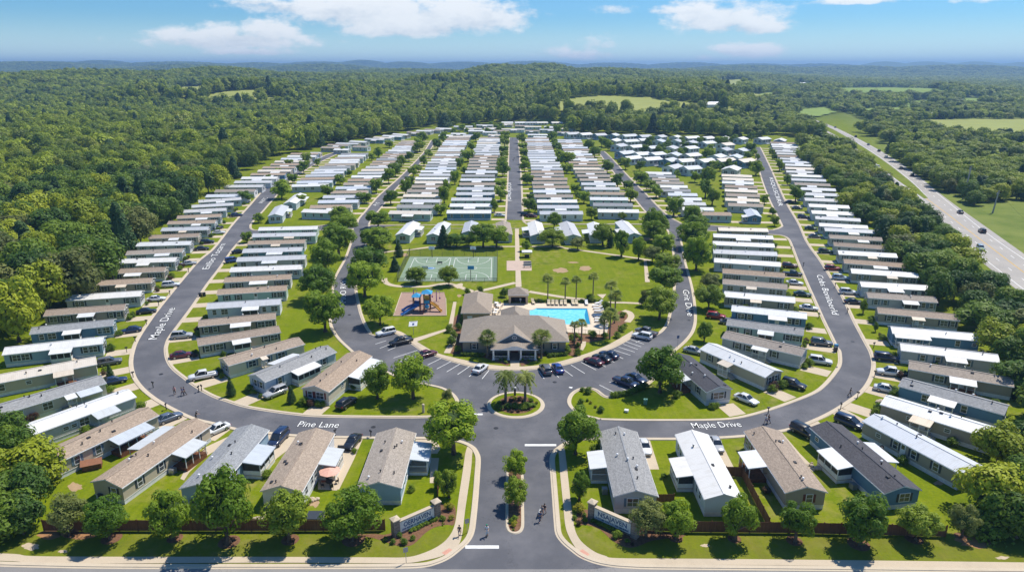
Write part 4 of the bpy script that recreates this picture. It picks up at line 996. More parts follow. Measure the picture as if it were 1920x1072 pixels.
# ------------------------------------------------------------------ driveways
KS = [S[k] for k in ('loopL_out','loopL_in_low','loopL_in_up','midd_out','midd_up_l','midd_up_r','mid_up_l','mid_up_r','grit_up_l','grit_up_r','grit_out','loopR_in_low','loopR_in_up','loopR_out')]
def hit_kerb(p, d, mx=40):
    best = None
    for P in KS:
        for i in range(len(P)-1):
            a, b = P[i], P[i+1]
            if (a-p).length > mx+15: continue
            e = b-a; den = d.x*e.y-d.y*e.x
            if abs(den) < 1e-9: continue
            w = a-p; t = (w.x*e.y-w.y*e.x)/den; u = (w.x*d.y-w.y*d.x)/den
            if 0 <= u <= 1 and 0 < t < mx and (best is None or t < best): best = t
    return best
DRIVES = MB()
for h in HOMES:
    if not h['street']: continue
    s = h['street']; d = Vector((math.cos(h['rz']), math.sin(h['rz'])))*s; nrm = Vector((-math.sin(h['rz']), math.cos(h['rz'])))
    e = h['c']+d*(h['L']/2+0.6)
    t = hit_kerb(e, d); h['kerb'] = t
    if t is None or t < 1.5: continue
    wdt = 1.75
    for off in (-1.3,) :
        a = e+nrm*(off-wdt)-d*0.3; b = e+nrm*(off+wdt)-d*0.3
        ta = hit_kerb(a, d, 45) or t; tb = hit_kerb(b, d, 45) or t
        A, B = a+d*(ta-0.3), b+d*(tb-0.3)
        q = [a, A, B, b]
        if (A-a).cross(b-a) < 0: q = q[::-1]
        DRIVES.poly(q, 0.022)
struct(DRIVES.obj('driveway', M['concrete']))
# ------------------------------------------------------------------ clubhouse and its outbuildings
shing = make_shingle('clubhouse_shingle', (0.36, 0.305, 0.25), 0.12)
def hip_roof(mb, x0, x1, y0, y1, ze, zr, ins0, ins1, along='x', th=0.18):
    """hip roof; ridge along x (or y) with insets at both ends"""
    if along == 'x': r0, r1 = (x0+ins0, (y0+y1)/2), (x1-ins1, (y0+y1)/2)
    else: r0, r1 = ((x0+x1)/2, y0+ins0), ((x0+x1)/2, y1-ins1)
    a, b, c, d = (x0,y0,ze), (x1,y0,ze), (x1,y1,ze), (x0,y1,ze); R0 = (*r0, zr); R1 = (*r1, zr)
    if along == 'x': fs = [(a,b,R1,R0), (b,c,R1), (c,d,R0,R1), (d,a,R0)]
    else: fs = [(a,b,R0), (b,c,R1,R0), (c,d,R1), (d,a,R0,R1)]
    for f in fs:
        if len(f) == 4: mb.quad(*f, m=0)
        else: mb.tri(*f, m=0)
    for p, q in ((a,b),(b,c),(c,d),(d,a)):
        mb.quad((p[0],p[1],ze-th),(q[0],q[1],ze-th),q,p, m=1)
    mb.quad((x0,y0,ze-th),(x0,y1,ze-th),(x1,y1,ze-th),(x1,y0,ze-th), m=1)
ZE = 3.1
FL, FR, BL = G(861,640,ZE), G(1067.5,640,ZE), G(868.5,600.5,ZE)
cx0, cx1, cy0, cy1 = FL.x, FR.x, FL.y, BL.y+0.5
club = thing('clubhouse', 'long grey roofed clubhouse with gabled porch at the pool', 'clubhouse', ((cx0+cx1)/2, cy0, 0))
ox, oy = (cx0+cx1)/2, cy0
X0, X1, Y0, Y1 = cx0-ox, cx1-ox, 0.0, cy1-oy
wallm = make_siding('clubhouse_siding', (0.30, 0.265, 0.21))
mb = MB(); mb.box(X0+.7, X1-.7, Y0+.7, Y1-.7, 0, ZE-.05); mb.obj('wall', wallm, club)
def zat(px, py, y): d = ray(px, py); t = y/d.y; return CAM_H+d.z*t
zrid = zat(965, 590.5, (cy0+cy1)/2)
mb = MB(); hip_roof(mb, X0, X1, Y0, Y1, ZE, zrid, G(921,590.5,zrid).x-cx0, cx1-G(1008.5,590.5,zrid).x)
# rear wing and front gable belong to the same roof
rx0, rx1 = G(938,589,4.6).x-ox, G(994,589,4.6).x-ox
hip_roof(mb, rx0, rx1, (Y1-Y0)/2+2, Y1+6.5, ZE+0.15, zat(965.6,573,cy1+1.5), 3, 5.0, along='y')
gx0, gx1, gz = G(930.5,641,ZE).x-ox, G(998.5,641,ZE).x-ox, zat(964.5,624.5,cy0-0.6)
gm = (gx0+gx1)/2; yb = (Y1-Y0)/2*(gz-ZE)/(zrid-ZE)+0.3
for s, gx in ((-1, gx0), (1, gx1)):
    q = [(gx, -.7, ZE+.03), (gm, -.7, gz+.1), (gm, yb, gz+.1), (gx, .4, ZE+.03)]
    mb.quad(*(q if s > 0 else q[::-1]), m=0)
    u = [(gx, -.7, ZE-.2), (gm, -.7, gz-.14), (gm, -.7, gz+.1), (gx, -.7, ZE+.03)]; mb.quad(*(u if s < 0 else u[::-1]), m=1)
mb.obj('roof', [shing, M['white']], club)
mb = MB(); mb.tri((gx0+.3,-.45,ZE-.1),(gx1-.3,-.45,ZE-.1),(gm,-.45,gz-.15)); mb.obj('gable_wall', make_siding('gable_siding', (0.17,0.20,0.22)), club)
mb = MB(); mb.tube([(gm,-.62,gz-1.05),(gm,-.50,gz-1.05)],[.52,.52],18); rw = mb.obj('window', M['white'], club)
mb = MB(); mb.tube([(gm,-.66,gz-1.05),(gm,-.6,gz-1.05)],[.38,.38],18); mb.obj('pane', M['glass'], rw)
mb = MB(); mb.bar((gm-.36,-.68,gz-1.05),(gm+.36,-.68,gz-1.05),.05); mb.bar((gm,-.68,gz-1.4),(gm,-.68,gz-.7),.05); mb.obj('sash', M['white'], rw)
# porch: columns, little curved roof, railings
pxs = [G(x,665,0).x-ox for x in (926,953.6,976.2,1003)]; py = -3.0
for x in pxs:
    mb = MB(); mb.box(x-.19,x+.19,py-.19,py+.19,.12,2.55); mb.box(x-.26,x+.26,py-.26,py+.26,.0,.3); mb.box(x-.26,x+.26,py-.26,py+.26,2.4,2.6); mb.obj('column', M['white'], club)
mb = MB(); mb.box(pxs[0]-.5, pxs[3]+.5, py-.5, .6, 0.0, .13); mb.obj('porch_floor', make_concrete('porch_floor_concrete',(0.16,0.14,0.13)), club)
mb = MB(); xs = np.linspace(pxs[0]-.6, pxs[3]+.6, 25)
def arch(x): return 2.72+0.75*math.exp(-((x-gm)/1.9)**2)
for i in range(24):
    a, b = xs[i], xs[i+1]
    mb.quad((a,py-.6,arch(a)),(b,py-.6,arch(b)),(b,.65,max(3.25,arch(b)+.12)),(a,.65,max(3.25,arch(a)+.12)), m=0)
    mb.quad((a,py-.6,2.5),(b,py-.6,2.5),(b,py-.6,arch(b)),(a,py-.6,arch(a)), m=1)
    mb.quad((a,py-.6,2.5),(a,.6,2.5),(b,.6,2.5),(b,py-.6,2.5), m=1)
for x in (xs[0], xs[-1]): mb.ngon([(x,py-.6,2.5),(x,py-.6,arch(x)),(x,.65,3.25),(x,.65,2.5)], m=1)
mb.obj('porch_roof', [shing, M['white']], club)
for a, b in ((pxs[0], pxs[1]), (pxs[2], pxs[3])):
    mb = MB()
    for z in (.3, .95): mb.bar((a,py,z),(b,py,z),.06)
    k = a+.3
    while k < b-.2: mb.bar((k,py,.3),(k,py,.95),.035); k += .2
    mb.obj('railing', M['white'], club)
for x, k in ((X0+3.2,'n'),(X0+6.9,'n'),(pxs[0]+1.3,'w'),(pxs[2]+1.4,'w'),(X1-6.3,'n'),(X1-3.1,'n')):
    put_window(club, k, x, .7, 1.75, 0, 'shut_d' if k == 'n' else None)
d = link('door', DOOR, club); d.location = (gm, .7, 1.2); d.scale = (1.7,1,1); setmat(d, M['shut_r']); link('pane', DPANE, d)
for x in (pxs[0]+1.5, pxs[2]+1.5):
    mb = MB(); mb.box(x-.75,x+.75,py+.7,py+1.1,.5,.58); mb.box(x-.75,x+.75,py+1.1,py+1.16,.58,1.0)
    for q in (-.65,.65): mb.box(x+q-.04,x+q+.04,py+.72,py+1.1,.13,.5)
    o = mb.obj('porch_bench', M['dkmetal']); o.location = (ox, oy, 0); tag(o, f'dark bench on the clubhouse porch, {"woodland" if x < 0 else "highway"} side of the door', 'bench')
for x, y in ((X0+4,Y1-3.5),(X0+7,Y1-4.5),(X1-4,Y1-3)):
    o = link('roof_vent', VENT, club); o.location = (x, y, ZE+(Y1-y)*(zrid-ZE)/((Y1-Y0)/2)-.05)
# annex
AZ = 3.0
ax0, ax1, ay0 = G(863.5,587.5,AZ).x, G(921.6,586.6,AZ).x, G(892,587,AZ).y; ay1 = G(895,551,AZ).y
anx = thing('annex_building', 'grey hip roofed annex beside the playground path and the pool', 'building', ((ax0+ax1)/2, ay0, 0)); q0, q1, q2 = ax0-(ax0+ax1)/2, ax1-(ax0+ax1)/2, ay1-ay0
mb = MB(); mb.box(q0+.5,q1-.5,.5,q2-.5,0,AZ-.05); mb.obj('wall', make_siding('annex_siding',(0.40,0.30,0.19)), anx)
zap = zat(894, 564, ay0+(ax1-ax0)/2)
mb = MB(); hip_roof(mb, q0, q1, 0, q2, AZ, zap, (ax1-ax0)/2, 3.5, 'y'); mb.obj('roof', [shing, M['white']], anx)
d = link('door', DOOR, anx); d.location = (q0+2.2,.5,1.1); d.scale=(1.3,1,1); d = link('window', WIN['s'][0], anx); d.location = (q1-1.4,.5,1.8); link('pane', WIN['s'][1], d)
# pavilion
PZ = 2.7
vx0, vx1, vy0 = G(952.2,553,PZ).x, G(991.5,553,PZ).x, G(970,553,PZ).y
pav = thing('pool_pavilion', 'small open pavilion with grey hip roof at the pool edge', 'pavilion', ((vx0+vx1)/2, vy0, 0)); hw = (vx1-vx0)/2
mb = MB(); hip_roof(mb, -hw, hw, 0, hw*1.7, PZ, zat(969.5,537.5,vy0+hw*.85), hw*.95, hw*.95); mb.obj('roof', [shing, M['white']], pav)
pw = make_siding('pavilion_siding', (0.48,0.38,0.26))
for x in (-hw+.5, hw-.5):
    mb = MB(); mb.box(x-.3,x+.3,.4,1.0,0,PZ-.1); mb.obj('column', pw, pav)
mb = MB(); mb.box(-hw+.3,hw-.3,hw*1.5,hw*1.6,0,PZ-.1); mb.box(-hw+.2,-hw+.32,1.0,hw*1.6,0,PZ-.1); mb.box(hw-.32,hw-.2,1.0,hw*1.6,0,PZ-.1); mb.box(-hw+.8,hw-.8,.45,.6,PZ-.7,PZ-.1); mb.obj('wall', pw, pav)
mb = MB(); mb.box(-hw+.9,hw-.9,2.4,3.0,0,1.0); mb.obj('bar_counter', M['dkmetal'], pav)
for k in range(4):
    mb = MB(); mb.tube([(0,0,0),(0,0,.7)],[.06,.06],6); mb.box(-.22,.22,-.2,.2,.7,.76); mb.box(-.22,.22,.16,.2,.76,1.15)
    o = mb.obj('bar_stool', M['shut_d'] if k != 2 else M['white']); o.location = ((vx0+vx1)/2-1.9+1.25*k, vy0+1.5, .07); tag(o, f'{"white" if k == 2 else "dark"} stool under the pool pavilion, {ORD[k+1]} from the annex side', 'stool', 'stools under the pavilion')
# pool loungers, tables, umbrellas
def lounger_mesh():
    f = MB(); f.box(-.33,.33,-.95,.35,.28,.34)
    for x in (-.28,.28):
        for y in (-.85,.7): f.box(x-.03,x+.03,y-.03,y+.03,0,.3)
    f.bar((-.3,.3,.31),(-.3,.95,.75),.05); f.bar((.3,.3,.31),(.3,.95,.75),.05)
    s = MB(); s.box(-.31,.31,-.93,.34,.34,.40); Mx = Matrix.Translation((0,.34,.36)) @ Matrix.Rotation(R(35),4,'X'); s.box(-.31,.31,0,.75,0,.07,M=Mx)
    return f.mesh('frame', M['metal']), s.mesh('cushion', plain('lounger_fabric',(0.62,0.52,0.36),.8))
LF, LS = lounger_mesh()
def lounger(px, py, rz, label, white=False):
    p = G(px, py, .07); t = thing('pool_lounger', label, 'lounger', p, rz, 'loungers round the pool', (1.25,)*3)
    link('frame', LF, t); c = link('cushion', LS, t)
    if white: setmat(c, M['white'])
for i, x in enumerate((1029,1036.5,1044,1052.5,1060,1074.5,1081)): lounger(x, 570.5, R(rnd.uniform(-6,6)), f'cream pool lounger, {ORD[i+1]} from the pavilion along the far pool edge')
lounger(999.5,568.5,R(10),'cream lounger close beside the pavilion post'); lounger(1099.5,570.5,R(0),'white lounger by the far pool corner',True); lounger(1122.5,570,R(-60),'wide white lounger at the deck corner by the palms',True)
for i, (x, y) in enumerate(((1119,575),(1121,580),(1123,585),(1122,594),(1123.5,599),(1124,604))): lounger(x, y, R(-95+rnd.uniform(-8,8)), f'shaded lounger, {ORD[i+1]} down the pool side by the palms', True)
def table_set(px, py, label):
    p = G(px, py, .07); t = thing('patio_table', label, 'table', p, rnd.uniform(0,3), 'tables on the pool deck')
    m = MB(); m.tube([(0,0,.70),(0,0,.74)],[.6,.6],14); m.obj('table_top', M['white'], t)
    m = MB(); m.tube([(0,0,0),(0,0,.7)],[.05,.05],6); m.tube([(0,0,0),(0,0,.04)],[.3,.3],10); m.obj('pedestal', M['dkmetal'], t)
    for k in range(3):
        a = k*2.1+rnd.uniform(0,.5); m = MB(); m.box(-.22,.22,-.22,.22,.40,.46); m.box(-.22,.22,.18,.24,.46,.9)
        for x in (-.19,.19):
            for y in (-.19,.19): m.box(x-.02,x+.02,y-.02,y+.02,0,.4)
        o = m.obj('patio_chair', M['metal']); o.location = (p.x+.95*math.cos(a), p.y+.95*math.sin(a), .07); o.rotation_euler = (0,0,a-math.pi/2); tag(o, f'metal chair drawn up to the {label}', 'chair', f'chairs at the {label}')
for (x, y), l in zip(((931,572),(934.5,577),(930,585),(928,590)), ('deck table closest to the pavilion'.replace('closest','next'), 'second deck table by the annex', 'third deck table by the annex', 'deck table beside the rear wing')): table_set(x, y, l)
# pool fence
def rail_fence(px, name, label, h, mat, step=2.5, net=None, cat_='fence', rails=(0.15, 0.95)):
    P = clean(line(px, 2), .2); t = thing(name, label, cat_, (P[0].x, P[0].y, 0)); o0 = Vector((P[0].x, P[0].y, 0))
    m = MB(); acc = 0; posts = [P[0]]
    for i in range(len(P)-1):
        a, b = P[i], P[i+1]; Ld = (b-a).length; n = max(1, int(round(Ld/step)))
        posts += [a.lerp(b, k/n) for k in range(1, n+1)]
        if net is None:
            for f in rails: m.bar((a.x-o0.x,a.y-o0.y,h*f),(b.x-o0.x,b.y-o0.y,h*f),.04)
            k = 0
            while k < Ld: q = a.lerp(b, k/Ld); m.bar((q.x-o0.x,q.y-o0.y,h*rails[0]),(q.x-o0.x,q.y-o0.y,h*rails[1]),.02); k += .3
        else:
            m.quad((a.x-o0.x,a.y-o0.y,.05),(b.x-o0.x,b.y-o0.y,.05),(b.x-o0.x,b.y-o0.y,h),(a.x-o0.x,a.y-o0.y,h))
    m.obj('railing' if net is None else 'mesh_panel', mat if net is None else net, t)
    if net is not None:
        m = MB()
        for i in range(len(P)-1): m.bar((P[i].x-o0.x,P[i].y-o0.y,h),(P[i+1].x-o0.x,P[i+1].y-o0.y,h),.06)
        m.obj('top_rail', mat, t)
    pm = None
    for q in posts:
        if pm is None: m = MB(); m.tube([(0,0,0),(0,0,h)],[.04,.04],6); pm = m.mesh('post', mat)
        o = link('post', pm, t); o.location = (q.x-o0.x, q.y-o0.y, 0)
    return t
rail_fence([(1062,624),(1085,625.5),(1110,627.5),(1139,628)], 'pool_fence', 'dark metal railing along the near pool deck edge', 1.2, M['dkmetal'])
rail_fence([(905,567.5),(950,567),], 'pool_fence', 'dark metal railing between annex and pavilion', 1.2, M['dkmetal'])
rail_fence([(992,567.5),(1060,568),(1126,568)], 'pool_fence', 'dark metal railing along the far pool deck edge', 1.2, M['dkmetal'])
nt = NT('chain_link_net'); nt.base((0.10,0.13,0.11), .6); tb = nt.new('ShaderNodeBsdfTransparent'); mxs = nt.new('ShaderNodeMixShader'); mxs.inputs[0].default_value = .30
nt.ln(tb.outputs[0], mxs.inputs[1]); nt.ln(nt.b.outputs[0], mxs.inputs[2]); nt.ln(mxs.outputs[0], nt.out.inputs[0])
rail_fence([(767.5,481.2),(767.4,481.3),(745,528.8)], 'chain_link_fence', 'tall chain link fence on the woodland side of the court', 2.6, M['dkmetal'], 3, nt.mat)
rail_fence([(767.5,480.5),(850,480.5),(933,480.5)], 'chain_link_fence', 'chain link fence along the far edge of the court', 2.4, M['dkmetal'], 4, nt.mat)
rail_fence([(933,481),(932.5,528.3)], 'chain_link_fence', 'chain link fence at the court edge by the plaza', 2.6, M['dkmetal'], 3, nt.mat)
rail_fence([(745.5,528.8),(840,528.8),(931.5,528.5)], 'chain_link_fence', 'low chain link fence along the near court edge', 1.2, M['dkmetal'], 4, nt.mat)
# basketball hoops
def hoop(u, v, rz, label, blue=False, dz=0):
    p = cpt(u, v); t = thing('basketball_hoop', label, 'basketball hoop', (p.x, p.y, .04), rz, 'basketball hoops')
    m = MB(); m.tube([(0,0,0),(0,0,3.1)],[.1,.08],8); m.obj('pole', M['dkmetal'], t)
    m = MB(); m.bar((0,0,3.0),(0,-1.0,3.3),.1); m.obj('arm', M['dkmetal'], t)
    m = MB(); m.box(-.95,.95,-1.08,-1.02,2.95,4.05); b = m.obj('backboard', plain('backboard_blue',(0.05,0.33,0.62)) if blue else M['white'], t)
    m = MB()
    for x0,x1,z0,z1 in ((-.32,.32,3.05,3.10),(-.32,.32,3.5,3.55),(-.32,-.27,3.10,3.5),(.27,.32,3.10,3.5)): m.box(x0,x1,-1.09,-1.081,z0,z1)
    m.obj('target_square', M['dkmetal'], b)
    m = MB(); r = [(.23*math.cos(a),-1.35+.23*math.sin(a),3.05) for a in np.linspace(0,2*math.pi,13)]; m.tube(r,[.02]*13,5,cap=False); m.obj('rim', plain('orange_rim',(.6,.14,.03)), t)
hoop(.26,.955,0,'white basketball hoop at the far woodland end of the court'); hoop(.73,.955,0,'white basketball hoop at the far end by the plaza'); hoop(.735,.04,math.pi,'blue basketball hoop at the near end of the court',True); hoop(.27,.04,math.pi,'basketball hoop behind the two small trees at the near court end')
mbx = MB(); rg_ = [cpt(.29+.045*math.cos(a), .5+.035*math.sin(a)) for a in np.linspace(0,2*math.pi,20)]; mbx.poly([(q.x,q.y) for q in rg_[:-1]], .043); struct(mbx.obj('court_emblem', plain('court_blue',(.06,.20,.42))))
p = cpt(.37,.66); m = MB(); m.box(-.8,.8,-.2,.2,.42,.48)
for x in (-.7,.7): m.box(x-.05,x+.05,-.18,.18,0,.42)
m.box(-.8,.8,.18,.22,.5,.85); o = m.obj('court_bench', M['dkmetal']); o.location = (p.x,p.y,.04); tag(o,'dark bench standing on the sports court','bench')

# playground
col = {'b': plain('play_blue',(.045,.16,.44),.45,.25,1.5), 'l': plain('play_light_blue',(.05,.33,.60),.45,.25,1.5), 'y': plain('play_yellow',(.62,.34,.05),.45,.25,1.5), 'r': plain('play_maroon',(.22,.035,.03),.4), 'p': plain('play_purple',(.25,.08,.30),.4), 'o': plain('play_brown',(.16,.07,.05),.5)}
pg = G(789,582); t = thing('play_structure', 'colourful playground tower with blue roofs and slides', 'playground', (pg.x, pg.y, .06), 0, None, (1.1,1.1,1.12))
for x, y in ((-1.6,-.9),(-.1,-.9),(-1.6,.7),(-.1,.7),(.9,-.9),(2.3,-.9),(.9,.7),(2.3,.7)):
    m = MB(); m.tube([(x,y,0),(x,y,4.4 if x > 0 else 3.6)],[.1,.1],8); m.obj('post', col['o'], t)
for n_, x0,x1,y0,y1,z in (('low',-1.7,0,-1,.8,1.3),('high',.8,2.4,-1,.8,1.9),('bridge',0,.8,-.6,.4,1.6)):
    m = MB(); m.box(x0,x1,y0,y1,z-.1,z); m.obj('platform', col['r'], t)
for (cx,cy,z,s,c) in ((-.85,-.1,3.5,1.1,'l'),(1.6,-.1,4.35,1.25,'l')):
    m = MB(); q = [(cx-s,cy-s,z),(cx+s,cy-s,z),(cx+s,cy+s,z),(cx-s,cy+s,z)]
    for k in range(4): m.tri(q[k],q[(k+1)%4],(cx,cy,z+.8))
    m.quad(q[3],q[2],q[1],q[0]); m.obj('tower_roof', col[c], t)
for x0,x1,y,z0,z1,c in ((-1.6,-.1,-.92,1.3,2.0,'b'),(.95,2.25,-.92,1.9,2.7,'l'),(.95,2.25,.72,1.9,2.7,'y'),(-1.6,-.1,.72,1.3,2.1,'b'),(.95,2.25,-.93,3.2,3.9,'y')):
    m = MB(); m.box(x0,x1,y-.04,y+.04,z0,z1); m.obj('panel', col[c], t)
def slide(a, b, c, w=.7):
    a, b = Vector(a), Vector(b); pts = [a, a.lerp(b,.12)+Vector((0,0,-.05)), a.lerp(b,.5)+Vector((0,0,.1)), a.lerp(b,.85)+Vector((0,0,-.1)), b]
    d = (b-a); side = Vector((-d.y,d.x,0)).normalized()*w/2; m = MB()
    for k in range(4):
        p, q = pts[k], pts[k+1]
        m.quad(p-side,p+side,q+side,q-side); m.quad(p-side+Vector((0,0,-.08)),q-side+Vector((0,0,-.08)),q+side+Vector((0,0,-.08)),p+side+Vector((0,0,-.08)))
        for s in (-1,1): m.bar(p+side*s+Vector((0,0,.12)),q+side*s+Vector((0,0,.12)),.1,.28)
    m.obj('slide', c, t)
slide((-1.7,.2,1.3),(-4.4,-.6,.15),col['b']); slide((-.6,-1,1.5),(-4.0,-3.6,.15),col['b'],.9); slide((2.4,-.1,1.9),(5.0,-1.2,.15),col['y']); slide((1.9,.8,1.9),(3.8,2.6,.15),col['y'])
m = MB()
for k in range(6): m.bar((.2,-1.2-.3*k,1.5-.25*k),(.9,-1.2-.3*k,1.5-.25*k),.08)
m.bar((.2,-1,1.6),(.2,-2.9,.05),.1); m.bar((.9,-1,1.6),(.9,-2.9,.05),.1); m.obj('climber', col['r'], t)
m = MB(); m.ball((1.6,-1.1,1.3),(.55,.4,.55),12,8); m.obj('tunnel', col['l'], t)
for i,(x,y,c) in enumerate(((776,563,'p'),(804.5,562,'p'),(818.5,565,'p'))):
    g = G(x,y); s = thing('climbing_post', ('purple climbing post on the woodland side of the play tower','pink climbing post behind the play tower','purple swing post at the far side of the play surface')[i], 'play post', (g.x,g.y,.06))
    m = MB(); m.tube([(0,0,0),(0,0,2.9)],[.13,.1],8); m.obj('post', col[c], s); m = MB(); m.tube([(0,0,2.9),(.5,0,3.2),(.9,0,2.7)],[.09,.09,.09],6); m.ball((.9,0,.9),(.22,.22,.3),8,6); m.bar((.9,0,2.7),(.9,0,1.0),.05); m.obj('hanging_bag', col['p'], s)
# tilted white sign panel on the lawn
g = G(775.5,627); t = thing('solar_panel_post', 'white tilted panel on a post on the lawn by the car park', 'panel post', (g.x,g.y,0))
m = MB(); m.tube([(0,0,0),(0,0,2.6)],[.07,.06],8); m.obj('pole', M['metal'], t)
m = MB(); Mx = Matrix.Translation((0,0,2.7)) @ Matrix.Rotation(R(30),4,'X') @ Matrix.Rotation(R(-8),4,'Y'); m.box(-1.0,1.0,-.75,.75,-.04,.04,M=Mx); pn = m.obj('panel', M['white'], t)
m = MB(); m.box(-.2,.3,-.45,.15,.041,.05,M=Mx); m.box(-.7,.9,.55,.66,.041,.05,M=Mx); m.obj('panel_mark', plain('panel_blue',(.05,.08,.22)), pn)
# plaza furniture
g = G(988,482); t = thing('picnic_shelter', 'small white roofed shelter at the corner of the plaza', 'shelter', (g.x,g.y,.06))
for x,y in ((-1.3,-.9),(1.3,-.9),(-1.3,.9),(1.3,.9)):
    m = MB(); m.tube([(x,y,0),(x,y,2.0)],[.06,.06],6); m.obj('post', M['dkmetal'], t)
m = MB(); hip_roof(m,-1.7,1.7,-1.3,1.3,2.0,2.4,1.2,1.2,th=.25); m.obj('roof', [M['white'],M['white']], t)
m = MB(); m.box(-.9,.9,-.35,.35,.7,.76); m.box(-.8,.8,-.1,.1,0,.7); o = m.obj('picnic_table', M['dkmetal']); o.location = (g.x,g.y,.06); tag(o,'dark picnic table under the small white shelter','table')
for i,(x,y) in enumerate(((989,497),(989,501.5))):
    g = G(x,y); t = thing('plaza_bench', ('grey bench at the far edge of the plaza','grey bench at the middle of the plaza edge')[i],'bench',(g.x,g.y,.06),R(5),None,(1.4,1.4,1.2))
    m = MB(); m.box(-.9,.9,-.25,.25,.40,.46); m.obj('seat', M['metal'], t); m = MB(); m.box(-.9,.9,.22,.28,.5,.95); m.obj('backrest', M['metal'], t)
    for s in (-.75,.75): m = MB(); m.box(s-.05,s+.05,-.22,.25,0,.4); m.obj('leg', M['dkmetal'], t)

# ------------------------------------------------------------------ board fences
plank_m = NT('fence_planks'); p_ = plank_m.coord()
wv = plank_m.new('ShaderNodeTexWave', wave_type='BANDS', bands_direction='X', wave_profile='SAW'); wv.inputs['Scale'].default_value = 2.2; plank_m.ln(p_, wv.inputs['Vector'])
nz = plank_m.noise(plank_m.mapping(p_, (3,1,.3)), 2, 4); cc_ = plank_m.ramp(nz, [(.3,(0.11,0.042,0.016)),(.7,(0.20,0.085,0.035))])
plank_m.base(plank_m.mix(plank_m.ramp(wv.outputs['Fac'],[(0,(.35,.35,.35)),(.12,(1,1,1))]), mul((0.11,0.042,0.016),.5), cc_), .8)
def board_fence(px, label, h=1.75):
    P = [G2(*q) for q in px]; t = thing('board_fence', label, 'fence', (P[0].x,P[0].y,0)); o0 = P[0]
    for i in range(len(P)-1):
        a, b = P[i]-o0, P[i+1]-o0; d = b-a; Ld = d.length; rz = math.atan2(d.y,d.x); n = max(1,round(Ld/2.4))
        m = MB(); k = 0.0; rg = random.Random(i)
        while k < Ld-.05: w = min(.145, Ld-k); m.box(k+.004,k+w-.004,-.012+rg.uniform(-.006,.006),.012,.05,h+rg.uniform(-.02,.02)); k += .145
        for z in (.35,h-.3): m.box(0,Ld,.014,.06,z-.05,z+.05)
        o = m.obj('plank_panel', plank_m.mat, t); o.location = (a.x,a.y,0); o.rotation_euler = (0,0,rz)
        for k in range(n+1):
            m = MB(); m.box(-.06,.06,-.06,.06,0,h+.12); q = a.lerp(b,k/n); q = link('post', m.mesh('post', M['fence']), t, (q.x,q.y,0)) if k < 45 else None
            if q: q.rotation_euler = (0,0,rz)
    return t
board_fence([(83,995),(330,995)], 'brown board fence behind the woodland side roadside trees')
board_fence([(338,995),(640,995),(722,994)], 'brown board fence ending behind the woodland side entrance sign')
board_fence([(1210,994),(1297,997.5),(1478,999)], 'brown board fence from the highway side sign to the yard corner')
board_fence([(1480,999),(1701,1004),(1772,1006)], 'brown board fence ending at the highway side trees')
board_fence([(1360,893),(1391,893.5),(1441,991)], 'brown board fence turning between white and brown roofed homes')
board_fence([(1227,941.5),(1263,941.5)], 'short brown board fence beside the grey home', 1.4)
board_fence([(822,905),(821,935)], 'short brown fence beside the blue gabled home', 1.3)

# ------------------------------------------------------------------ entrance signs
stone = NT('sign_stone'); p_ = stone.coord(); vr = stone.new('ShaderNodeTexBrick'); vr.inputs['Scale'].default_value = 1; vr.inputs['Brick Width'].default_value = .38; vr.inputs['Row Height'].default_value = .17; vr.inputs['Mortar Size'].default_value = .015
vr.inputs['Color1'].default_value = (.17,.115,.085,1); vr.inputs['Color2'].default_value = (.33,.255,.20,1); vr.inputs['Mortar'].default_value = (.28,.25,.22,1)
mp = stone.new('ShaderNodeMapping'); mp.inputs['Rotation'].default_value = (R(90),0,0); stone.ln(p_, mp.inputs['Vector']); stone.ln(mp.outputs[0], vr.inputs['Vector']); stone.base(vr.outputs['Color'],.9); stone.bump(vr.outputs['Fac'],.4,.03)
SIGNW = plain('sign_face',(.74,.71,.66),.7); SIGNB = plain('sign_letters',(.045,.10,.22),.6)
def text_mesh(body, size, extrude=.01, bold=0.0):
    cu = bpy.data.curves.new('lettering','FONT'); cu.body = body; cu.size = size; cu.extrude = extrude; cu.align_x = 'CENTER'; cu.align_y = 'CENTER'; cu.offset = bold; cu.resolution_u = 3
    o = bpy.data.objects.new('lettering', cu); COL.objects.link(o); dg = bpy.context.evaluated_depsgraph_get(); me = bpy.data.meshes.new_from_object(o.evaluated_get(dg)); bpy.data.objects.remove(o); me.name = 'lettering'; return me
